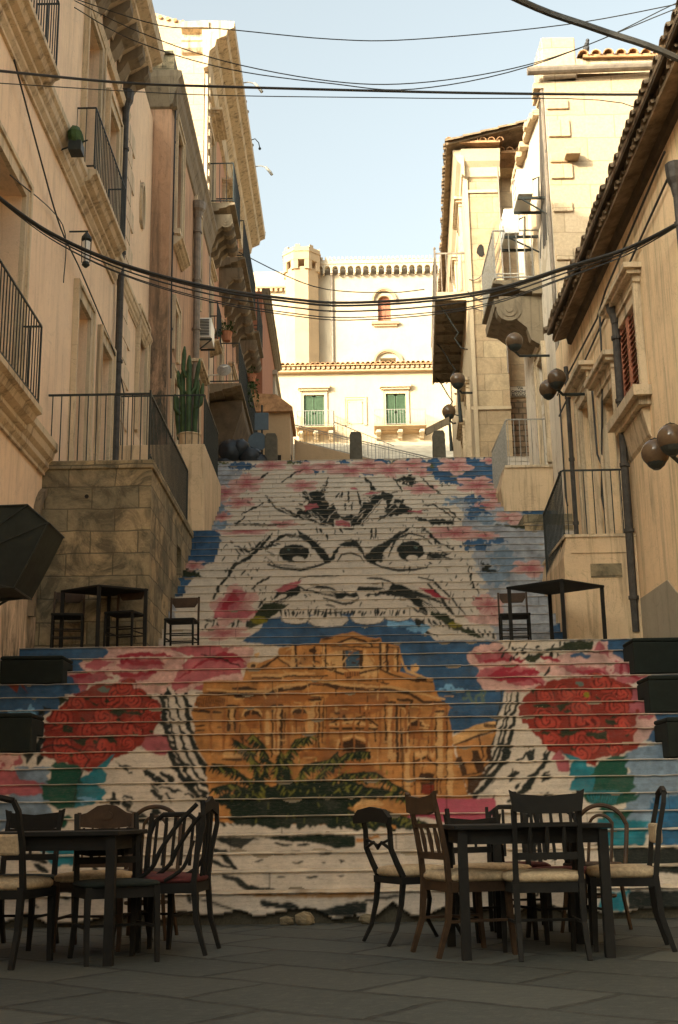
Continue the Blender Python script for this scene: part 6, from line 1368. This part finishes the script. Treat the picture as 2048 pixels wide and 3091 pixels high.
cable('cable', 'pair of thin cables sagging deepest across the upper sky', [([(-4.0, 16.0, 12.97), (-3.0, 16.0, 12.4), (-1.68, 16.0, 11.86), (-.09, 16.0, 11.49), (1.15, 16.0, 11.43), (2.64, 16.0, 11.65), (3.91, 16.0, 12.08), (5.11, 16.0, 12.69), (6, 16, 13.1)], .008), ([(-4.0, 16, 12.85), (-3.09, 16.0, 12.26), (-1.68, 16.0, 11.74), (-.09, 16.0, 11.45), (1.14, 16.0, 11.33), (2.89, 16.0, 11.68), (5.1, 16.0, 12.6), (6, 16, 12.95)], .008)])
cable('cable', 'thin black cable running down the left wall past the porch door', [([(-3.93, 12.9, 9.8), (-3.9, 14.2, 9.2), (-3.93, 15.5, 8.9), (-3.9, 16.8, 8.8), (-3.92, 19.5, 8.6), (-3.93, 20.6, 8.2)], .012), ([(-3.93, 13, 8.3), (-3.93, 15.6, 9.0), (-3.93, 15.8, 8.2)], .008)])
cable('cable', 'thin pale wires crossing in front of the far palace', [([(-3.7, 40, 20.6), (-1, 40, 19.2), (1.5, 40, 18.9), (3, 40, 19.0)], .018)])
mb = MB(); mb.bar((-3.3, 30.6, 23), (-3.3, 30.6, 30), .02, 6); 
LN = thing('wall_lantern', 'small glass lantern hanging on the left wall under the cable bundle', 'lantern', (-3.75, 16.3, 8.6))
mb = MB(); mb.bar((-4, 16.3, 9.25), (-3.72, 16.3, 9.25), .014); mb.lathe([(.02, .28), (.075, .2), (.08, .16), (.03, .14)], (-3.74, 16.3, 8.95), 10); mb.lathe([(.05, -.2), (.06, -.24), (.02, -.28)], (-3.74, 16.3, 8.95), 10)
for k in range(4): a = k*math.pi/2; mb.bar((-3.74+.06*math.cos(a), 16.3+.06*math.sin(a), 8.75), (-3.74+.07*math.cos(a), 16.3+.07*math.sin(a), 9.12), .008)
obj('frame', mb, 'iron', LN)
mb = MB(); mb.lathe([(.045, -.19), (.055, .13)], (-3.74, 16.3, 8.95), 10); obj('glass', mb, 'white', LN)
AW = thing('awning', 'black fabric awning folded out from the left wall low above the square', 'awning', (-3.5, 12, 3.4))
mb = MB(); pc = [(-3.98, 3.80), (-3.5, 3.79), (-3.09, 3.80), (-2.98, 3.70), (-2.88, 3.62), (-3.02, 3.31), (-3.18, 2.98), (-3.6, 3.0), (-3.98, 2.98)]; mb.prism(pc, 'y', 11.4, 12.05); obj('canopy', mb, 'canopy', AW)
mb = MB(); mb.tube([(x, 11.39, z) for x, z in pc], .009, 5, closed=True)
for q in ((-3.18, 2.98), (-2.88, 3.62), (-3.09, 3.8)): mb.bar((q[0], 11.4, q[1]), (q[0], 12.05, q[1]), .01, 5)
for q in ((-3.09, 3.8), (-2.88, 3.62), (-3.18, 2.98)): mb.tube([(-3.95, 11.385, 3.2), ((-3.95+q[0])/2, 11.38, (3.2+q[1])/2-.02), (q[0], 11.385, q[1])], .006, 4)
obj('seam', mb, 'iron', AW)
mb = MB(); mb.bar((-4, 11.9, 2.9), (-3.25, 11.98, 2.99), .02); mb.bar((-4, 11.9, 2.6), (-3.4, 11.98, 2.97), .015); obj('frame', mb, 'iron', AW)
WC = thing('wall_planter', 'dark planter box on the side of the upper left balcony', 'planter', (-3.75, 15.3, 10.1)); mb = MB(); mb.ball((-3.72, 15.3, 10.2), .11, 10, 7, (1, 1.3, 1.5), .15, random.Random(2)); obj('foliage', mb, 'leaf', WC)
mb = MB(); mb.box(-3.8, -3.62, 15.2, 15.42, 9.95, 10.1); mb.bar((-3.98, 15.3, 9.98), (-3.55, 15.3, 10.15), .012); obj('box', mb, 'iron', WC)

# ------------------------------------------------------------------ dark seats standing on the steps
def step_seat(lab, x0, x1, i, h, y1=None):
    Y, Z = STEPS[i][0]+.0, STEPS[i][1]; t = thing('step_seat', lab, 'seat', ((x0+x1)/2, Y, Z), 'dark seats on the steps')
    Z2 = STEPS[i+1][1]; Yn = STEPS[i+1][0]
    mb = MB(); mb.prism([(Y+.02, Z+.012), (Yn-.03, Z+.012), (Yn-.03, Z2+.012), (Yn+.24, Z2+.012), (Yn+.24, Z+h-.05), (Y+.02, Z+h-.05)], 'x', x0+.004, x1-.004); obj('base', mb, 'blackcloth', t, bevel=.012)
    mb = MB(); mb.box(x0, x1, Y+.016, Yn+.245, Z+h-.049, Z+h); obj('cushion', mb, 'blackcloth', t, bevel=.024)
step_seat('dark step seat against the left wall just below the landing', -3.98, -3.25, 13, .33)
step_seat('dark step seat cut by the left edge, lower of two', -4.1, -3.19, 8, .40)
step_seat('dark step seat below the drainpipe foot, highest at right', 3.27, 3.94, 13, .42)
step_seat('dark step seat at right edge, middle of three', 3.19, 3.95, 10, .40)
step_seat('dark step seat at right edge, lowest of three', 3.12, 3.95, 7, .40)

# ------------------------------------------------------------------ tables and chairs
def tapered(mb, pts, r0, r1, n=4, flat=1): k = len(pts); mb.tube(pts, [r0+(r1-r0)*i/(k-1) for i in range(k)], n, flat=flat)
def legpart(t, pts, r0, r1, mat): m_ = MB(); tapered(m_, pts, r0, r1); obj('leg', m_, mat, t)
def cushion(t, w, d, z, h, mat, name='seat', front=None):
    mb = MB(); front = front or w; vs = []; n = 10; rows = []
    for (s, zz) in ((.94, z), (1, z+h*.25), (1, z+h*.6), (.93, z+h*.9), (.6, z+h*1.12), (.15, z+h*1.18)):
        ring = []
        for k in range(28):
            a = 2*math.pi*k/28; c, q = math.cos(a), math.sin(a); e = .35
            x = math.copysign(abs(c)**e, c); y = math.copysign(abs(q)**e, q); ww = (w+(front-w)*(y+1)/2)/2
            ring.append((x*ww*s, y*d/2*s, zz))
        rows.append(ring)
    for r in rows: vs += r
    fs = [(i*28+k, i*28+(k+1) % 28, (i+1)*28+(k+1) % 28, (i+1)*28+k) for i in range(len(rows)-1) for k in range(28)]
    fs += [tuple(range(27, -1, -1)), tuple((len(rows)-1)*28+k for k in range(28))]
    mb.add(vs, fs); return obj(name, mb, mat, t, smooth=True)
def apron(t, w, d, z, h, mat):
    mb = MB(); mb.box(-w/2, w/2, d/2-.03, d/2-.008, z-h, z); mb.box(-w/2, w/2, -d/2+.008, -d/2+.03, z-h, z); mb.box(-w/2, -w/2+.02, -d/2+.03, d/2-.03, z-h, z); mb.box(w/2-.02, w/2, -d/2+.03, d/2-.03, z-h, z); return obj('seat_frame', mb, mat, t)
# local frame of a chair: the sitter looks along +y, the back stands at -y
def chair(style, lab, x, y, rot, wood='darkwood', cloth='beigecloth', H=.93, z=0, group='old chairs around the tables', w=.44, d=.42):
    t = thing('chair', lab, 'chair', (0, 0, 0), group); hw = w/2
    if style in ('dining', 'carved', 'lyre', 'low'):
        cushion(t, w+.02, d, .425, .055 if cloth == 'beigecloth' else .035, cloth, front=w+.05); apron(t, w-.01, d-.02, .425, .06, wood)
        for s in (-1, 1):
            legpart(t, [(s*(hw-.015), d/2-.03, .43), (s*(hw-.01), d/2-.02, .2), (s*(hw-.012), d/2-.0, 0)], .026, .017, wood)
            legpart(t, [(s*(hw-.03), -d/2+.02, .44), (s*(hw-.03), -d/2, .2), (s*(hw-.025), -d/2-.07, 0)], .025, .018, wood)
        bk = MB(); yb = lambda q: -d/2+.015-.11*max(0, q-.45)**1.3*2.0
        for s in (-1, 1): tapered(bk, [(s*(hw-.03), yb(q), q) for q in (.42, .55, .7, .85, H)], .022, .016)
        if style == 'carved':
            top = [(-hw, H-.09), (-hw, H-.02), (-hw*.62, H+.0), (-hw*.3, H+.045), (0, H+.055), (hw*.3, H+.045), (hw*.62, H+.0), (hw, H-.02), (hw, H-.09), (hw*.5, H-.1), (0, H-.11), (-hw*.5, H-.1)]
            bk.prism(top, 'y', yb(H)-.012, yb(H)+.014); bk.prism([(.045*math.cos(k*.52), H-.02+.03*math.sin(k*.52)) for k in range(12)], 'y', yb(H)-.02, yb(H)+.022)
            for k in range(6): bk.bar((-hw+.07+k*(w-.14)/5, yb(.5), .52), (-hw+.07+k*(w-.14)/5, yb(H-.1), H-.1), .008, 6)
            bk.box(-hw+.03, hw-.03, yb(.52)-.01, yb(.52)+.012, .5, .53)
        elif style == 'lyre':
            bk.prism([(-hw-.01, H-.075), (-hw-.02, H+.01), (0, H+.03), (hw+.02, H+.01), (hw+.01, H-.075), (0, H-.06)], 'y', yb(H)-.014, yb(H)+.016)
            for s in (-1, 1): bk.tube([(s*.04, yb(.5), .5), (s*.11, yb(.58), .58), (s*.09, yb(.7), .7), (s*.03, yb(.8), .8), (s*.06, yb(.86), .87)], .012, 6)
            bk.box(-hw+.03, hw-.03, yb(.62)-.01, yb(.62)+.012, .6, .625)
        elif style == 'low':
            bk.tube([(-hw+.03, yb(.7), .7), (-hw+.05, yb(H), H-.05), (-hw+.12, yb(H), H), (hw-.12, yb(H), H), (hw-.05, yb(H), H-.05), (hw-.03, yb(.7), .7)], .018, 6)
            for k in range(5): bk.bar((-hw+.08+k*(w-.16)/4, yb(.5), .5), (-hw+.08+k*(w-.16)/4, yb(H-.02), H-.02), .012, 5)
        else:
            bk.prism([(-hw+.02, H-.11), (-hw-.0, H+.012), (-hw*.8, H-.012), (0, H-.028), (hw*.8, H-.012), (hw, H+.012), (hw-.02, H-.11), (hw*.5, H-.125), (-hw*.5, H-.125)], 'y', yb(H)-.012, yb(H)+.014)
            bk.box(-hw+.03, hw-.03, yb(.56)-.01, yb(.56)+.012, .55, .59); bk.box(-hw+.03, hw-.03, yb(.75)-.009, yb(.75)+.01, .735, .76)
            for k in range(3): bk.tube([(-.1+k*.1, yb(.56), .57), (-.1+k*.1, yb(.65), .66), (-.1+k*.1, yb(.76), .75)], [.009, .015, .009], 6)
        obj('backrest', bk, wood, t)
        st_ = MB()
        for s in (-1, 1): st_.bar((s*(hw-.02), d/2-.03, .2), (s*(hw-.03), -d/2, .2), .011)
        st_.bar((-(hw-.02), .0, .2), (hw-.02, .0, .2), .011); obj('stretcher', st_, wood, t)
    elif style == 'sabre':
        cushion(t, w, d, .42, .06, cloth, front=w+.04); apron(t, w, d, .42, .045, wood)
        for s in (-1, 1):
            legpart(t, [(s*(hw-.02), d/2-.04, .42), (s*(hw-.02), d/2-.0, .25), (s*(hw-.02), d/2-.02, .12), (s*(hw-.02), d/2+.05, 0)], .022, .012, wood)
            legpart(t, [(s*(hw-.03), -d/2+.03, .42), (s*(hw-.03), -d/2+.01, .25), (s*(hw-.03), -d/2-.03, .1), (s*(hw-.03), -d/2-.09, 0)], .023, .013, wood)
        bk = MB()
        for s in (-1, 1): tapered(bk, [(s*(hw-.03), -d/2+.03, .42), (s*(hw-.03), -d/2-.01, .5), (s*(hw-.03), -d/2-.055, .6), (s*(hw-.03), -d/2-.06, .72), (s*(hw-.03), -d/2-.09, .84)], .023, .017)
        bk.prism([(-hw-.05, .76), (-hw-.06, .80), (-hw+.02, .85), (0, .87), (hw-.02, .85), (hw+.06, .80), (hw+.05, .76), (0, .775)], 'y', -d/2-.115, -d/2-.085)
        bk.tube([(-hw+.03, -d/2-.06, .6), (-.06, -d/2-.06, .64), (0, -d/2-.06, .6), (.06, -d/2-.06, .64), (hw-.03, -d/2-.06, .6)], .011, 6); bk.tube([(-hw+.03, -d/2-.06, .66), (0, -d/2-.06, .62), (hw-.03, -d/2-.06, .66)], .009, 6); obj('backrest', bk, wood, t)
    elif style == 'bentwood':
        mb = MB(); mb.lathe([(.18, .43), (.205, .435), (.21, .455), (.2, .465), (.05, .462)], (0, 0, 0), 24); obj('seat', mb, wood, t)
        for s in (-1, 1):
            legpart(t, [(s*.14, .13, .44), (s*.16, .16, .2), (s*.185, .19, 0)], .016, .013, wood)
            legpart(t, [(s*.14, -.14, .44), (s*.16, -.17, .2), (s*.18, -.21, 0)], .016, .013, wood)
        bk = MB(); arch = lambda r, h, y0: [(-r, -.15, .44)]+[(-r*math.cos(math.pi*k/10), y0, h-r*.9+r*.9*math.sin(math.pi*k/10)) for k in range(11)]+[(r, -.15, .44)]
        bk.tube(smooth_pts(arch(.19, H, -.24), 3), .016, 7); bk.tube(smooth_pts(arch(.085, H-.07, -.235), 3), .012, 6); obj('backrest', bk, wood, t)
        st_ = MB(); st_.tube([(.15*math.cos(k*.5236), .15*math.sin(k*.5236), .24) for k in range(12)], .011, 6, closed=True); obj('stretcher', st_, wood, t)
    elif style == 'armed':     # open chair whose curved arms sweep from the seat front up to the back
        cushion(t, w, d, .425, .04, cloth); apron(t, w, d, .425, .06, wood)
        for s in (-1, 1):
            legpart(t, [(s*(hw-.02), d/2-.03, .43), (s*(hw-.02), d/2-.02, 0)], .026, .018, wood); legpart(t, [(s*(hw-.02), -d/2+.02, .44), (s*(hw-.02), -d/2-.0, .2), (s*(hw-.02), -d/2-.06, 0)], .025, .017, wood)
        bk = MB()
        for s in (-1, 1):
            tapered(bk, [(s*(hw-.02), -d/2+.02, .42), (s*(hw-.02), -d/2-.0, .6), (s*(hw-.02), -d/2-.04, .78), (s*(hw-.02), -d/2-.03, H)], .022, .018)
            bk.tube(smooth_pts([(s*(hw-.0), d/2-.04, .44), (s*(hw+.0), d/2-.14, .52), (s*hw, .02, .62), (s*hw, -d/2+.12, .78), (s*hw, -d/2+.0, .9)], 4), .015, 6)
            bk.tube(smooth_pts([(s*(hw-.0), -d/2+.2, .44), (s*hw, -d/2+.08, .52), (s*hw, -d/2+.02, .68)], 4), .013, 6)
        bk.prism([(-hw, H-.09), (-hw+.02, H-.01), (-.08, H), (0, H+.03), (.08, H), (hw-.02, H-.01), (hw, H-.09), (0, H-.05)], 'y', -d/2-.05, -d/2-.025)
        for k in range(3): bk.bar((-.08+k*.08, -d/2+.0, .46), (-.08+k*.08, -d/2-.035, H-.05), .01, 5)
        obj('backrest', bk, wood, t)
    elif style == 'padded':
        cushion(t, w+.02, d, .425, .06, cloth); apron(t, w, d, .425, .05, wood)
        for s in (-1, 1):
            legpart(t, [(s*(hw-.02), d/2-.03, .43), (s*(hw-.02), d/2-.02, 0)], .026, .02, wood); legpart(t, [(s*(hw-.02), -d/2+.02, .44), (s*(hw-.02), -d/2-.0, .2), (s*(hw-.02), -d/2-.06, 0)], .026, .02, wood)
        bk = MB()
        for s in (-1, 1): tapered(bk, [(s*(hw-.01), -d/2+.02, .42), (s*(hw-.01), -d/2-.02, .7), (s*(hw-.02), -d/2-.06, H-.06), (s*(hw-.05), -d/2-.07, H)], .022, .018)
        bk.tube(smooth_pts([(-hw+.05, -d/2-.07, H), (0, -d/2-.08, H+.03), (hw-.05, -d/2-.07, H)], 5), .02, 6); obj('backrest', bk, wood, t)
        mb = MB(); mb.box(-hw+.02, hw-.02, -d/2-.04, -d/2+.005, .62, .74); obj('back_pad', mb, cloth, t, bevel=.015)
    elif style == 'cafe':
        w = .40; hw = .2; mb = MB(); mb.box(-.2, .2, -.19, .19, .43, .465); obj('seat', mb, wood, t, bevel=.012)
        for s in (-1, 1):
            legpart(t, [(s*.18, .17, .44), (s*.185, .18, 0)], .019, .016, wood); legpart(t, [(s*.185, -.17, .44), (s*.185, -.19, 0)], .019, .016, wood)
        bk = MB()
        for s in (-1, 1): bk.tube([(s*.185, -.17, .44), (s*.185, -.2, .8)], .018, 4)
        q = [(-.17, .79), (.17, .79), (.17, .72), (.13, .66), (-.13, .66), (-.17, .72)]; bk.prism(q, 'y', -.205, -.185); obj('backrest', bk, 'brownwood' if wood == 'darkwood' else wood, t)
        st_ = MB()
        for zz in (.16, .26): st_.bar((-.18, .175, zz), (.18, .175, zz), .01); st_.bar((-.185, -.18, zz+.03), (.185, -.18, zz+.03), .01)
        for s in (-1, 1): st_.bar((s*.185, .175, .21), (s*.185, -.18, .21), .01)
        obj('stretcher', st_, wood, t)
    t.location = (x, y, z); t.rotation_euler = (0, 0, math.radians(rot)); return t
def table(lab, x, y, rot, w, d, z=0, h=.75, r=.027, group='dark tables', diam=False):
    t = thing('table', lab, 'table', (0, 0, 0), group); mb = MB()
    if diam: mb.prism([(-w, 0), (0, -d), (w, 0), (0, d)], 'z', h-.03, h); cs = [(-w*.94, 0), (0, -d*.92), (w*.94, 0), (0, d*.92)]
    else: mb.box(-w/2, w/2, -d/2, d/2, h-.028, h); cs = [(sx*(w/2-.05), sy*(d/2-.05)) for sx in (-1, 1) for sy in (-1, 1)]
    obj('tabletop', mb, 'darkwood', t, bevel=.006)
    if not diam: mb = MB(); mb.box(-w/2+.06, w/2-.06, -d/2+.05, -d/2+.07, h-.11, h-.03); mb.box(-w/2+.06, w/2-.06, d/2-.07, d/2-.05, h-.11, h-.03); mb.box(-w/2+.05, -w/2+.07, -d/2+.07, d/2-.07, h-.11, h-.03); mb.box(w/2-.07, w/2-.05, -d/2+.07, d/2-.07, h-.11, h-.03); obj('apron', mb, 'darkwood', t)
    for cx, cy in cs: mb = MB(); mb.box(cx-r, cx+r, cy-r, cy+r, 0, h-.03); obj('leg', mb, 'darkwood', t)
    t.location = (x, y, z); t.rotation_euler = (0, 0, math.radians(rot)); return t
table('near dark square table amid the chairs on the right of the square', 1.06, 7.75, 2, .93, .86)
table('dark table behind the near right table, half hidden by chairs', 1.28, 8.78, -4, .62, .5, h=.72)
table('near dark table on the left of the square, cut by the left edge', -1.9, 7.72, -3, 1.14, .8)
chair('sabre', 'chair with curved sabre legs and beige seat, leftmost of the right group', .43, 8.45, -66, 'darkwood', 'beigecloth', w=.44)
chair('dining', 'dark chair seen almost edge-on at the left side of the near right table', .70, 7.72, -70, 'brownwood', 'beigecloth', .94)
chair('dining', 'large chair with puffy pale seat and broad top rail, back to the viewer', 1.14, 7.52, 2, 'darkwood', 'beigecloth', .935)
chair('padded', 'dark chair with high curved back at the right side of the right group', 1.68, 7.85, 82, 'darkwood', 'beigecloth', .92)
chair('low', 'low railed chair behind the right tables facing the viewer', 1.22, 9.25, 176, 'darkwood', 'redcloth', .86)
chair('bentwood', 'small bentwood chair behind the right tables near the painted vase', 1.72, 8.95, 150, 'brownwood', 'darkwood', .86)
chair('dining', 'dark chair tucked in behind the near right table', .95, 8.55, 200, 'darkwood', 'beigecloth', .8)
chair('low', 'plain railed chair on the far side of the near right table, beneath its far edge', 1.42, 8.35, 188, 'darkwood', 'redcloth', .84)
chair('dining', 'dark slatted chair behind the left table, nearest the left edge', -2.25, 8.45, 170, 'darkwood', 'blackcloth', .88)
chair('low', 'railed dark chair half hidden behind the swept-arm chair, left group', -1.3, 8.45, 160, 'darkwood', 'redcloth', .84)
chair('padded', 'chair with beige seat and padded back, cut by the left edge of the picture', -2.06, 7.52, -14, 'darkwood', 'beigecloth', .93, w=.46)
chair('carved', 'chair with carved humped top rail and spindles behind the near left table', -1.68, 8.3, 178, 'brownwood', 'beigecloth', .86)
chair('bentwood', 'brown bentwood chair with double arch back, left group', -1.45, 8.95, 176, 'brownwood', 'darkwood', .9)
chair('armed', 'chair with sweeping curved arms and red seat, rightmost of the left group', -1.14, 8.02, 84, 'darkwood', 'redcloth', .92)
chair('dining', 'plain dark chair standing between the table and the carved chair, left', -1.42, 7.6, 205, 'darkwood', 'blackcloth', .72)
LZ = STEPS[16][1]+.004
table('dark table on the landing at right, set cornerwise', 2.68, 15.25, 0, .63, .5, LZ, .76, .022, 'tables on the landing', True)
table('dark table on the landing at left, set cornerwise against the stone porch', -3.06, 15.08, 0, .56, .36, LZ, .78, .022, 'tables on the landing', True)
g2 = 'cafe chairs on the landing'
chair('cafe', 'cafe chair on the landing at right beside the cornerwise table', 2.2, 15.7, 176, z=LZ, group=g2)
chair('cafe', 'leftmost cafe chair on the landing against the peach wall', -3.52, 15.12, 190, z=LZ, group=g2)
chair('cafe', 'cafe chair between the left landing table and the stone porch corner', -2.78, 15.02, 165, z=LZ, group=g2)
chair('cafe', 'cafe chair standing alone just right of the stone porch', -2.15, 15.65, 176, z=LZ, group=g2)
rnd = random.Random(12)
for k, (x, r) in enumerate(((-.36, .07), (-.5, .05), (.12, .05))):
    mb = MB(); mb.ball((x, 9.82, r*.6), r, 9, 6, (1.2, .8, .8), .18, rnd)
    tag(obj('loose_stone', mb, 'ashlar', loc=(x, 9.82, 0)), ['loose broken stone at the foot of the stairs, left of middle', 'smaller loose stone at the foot of the stairs, leftmost', 'loose stone at the foot of the stairs, right of middle'][k], 'stone', 'loose stones')
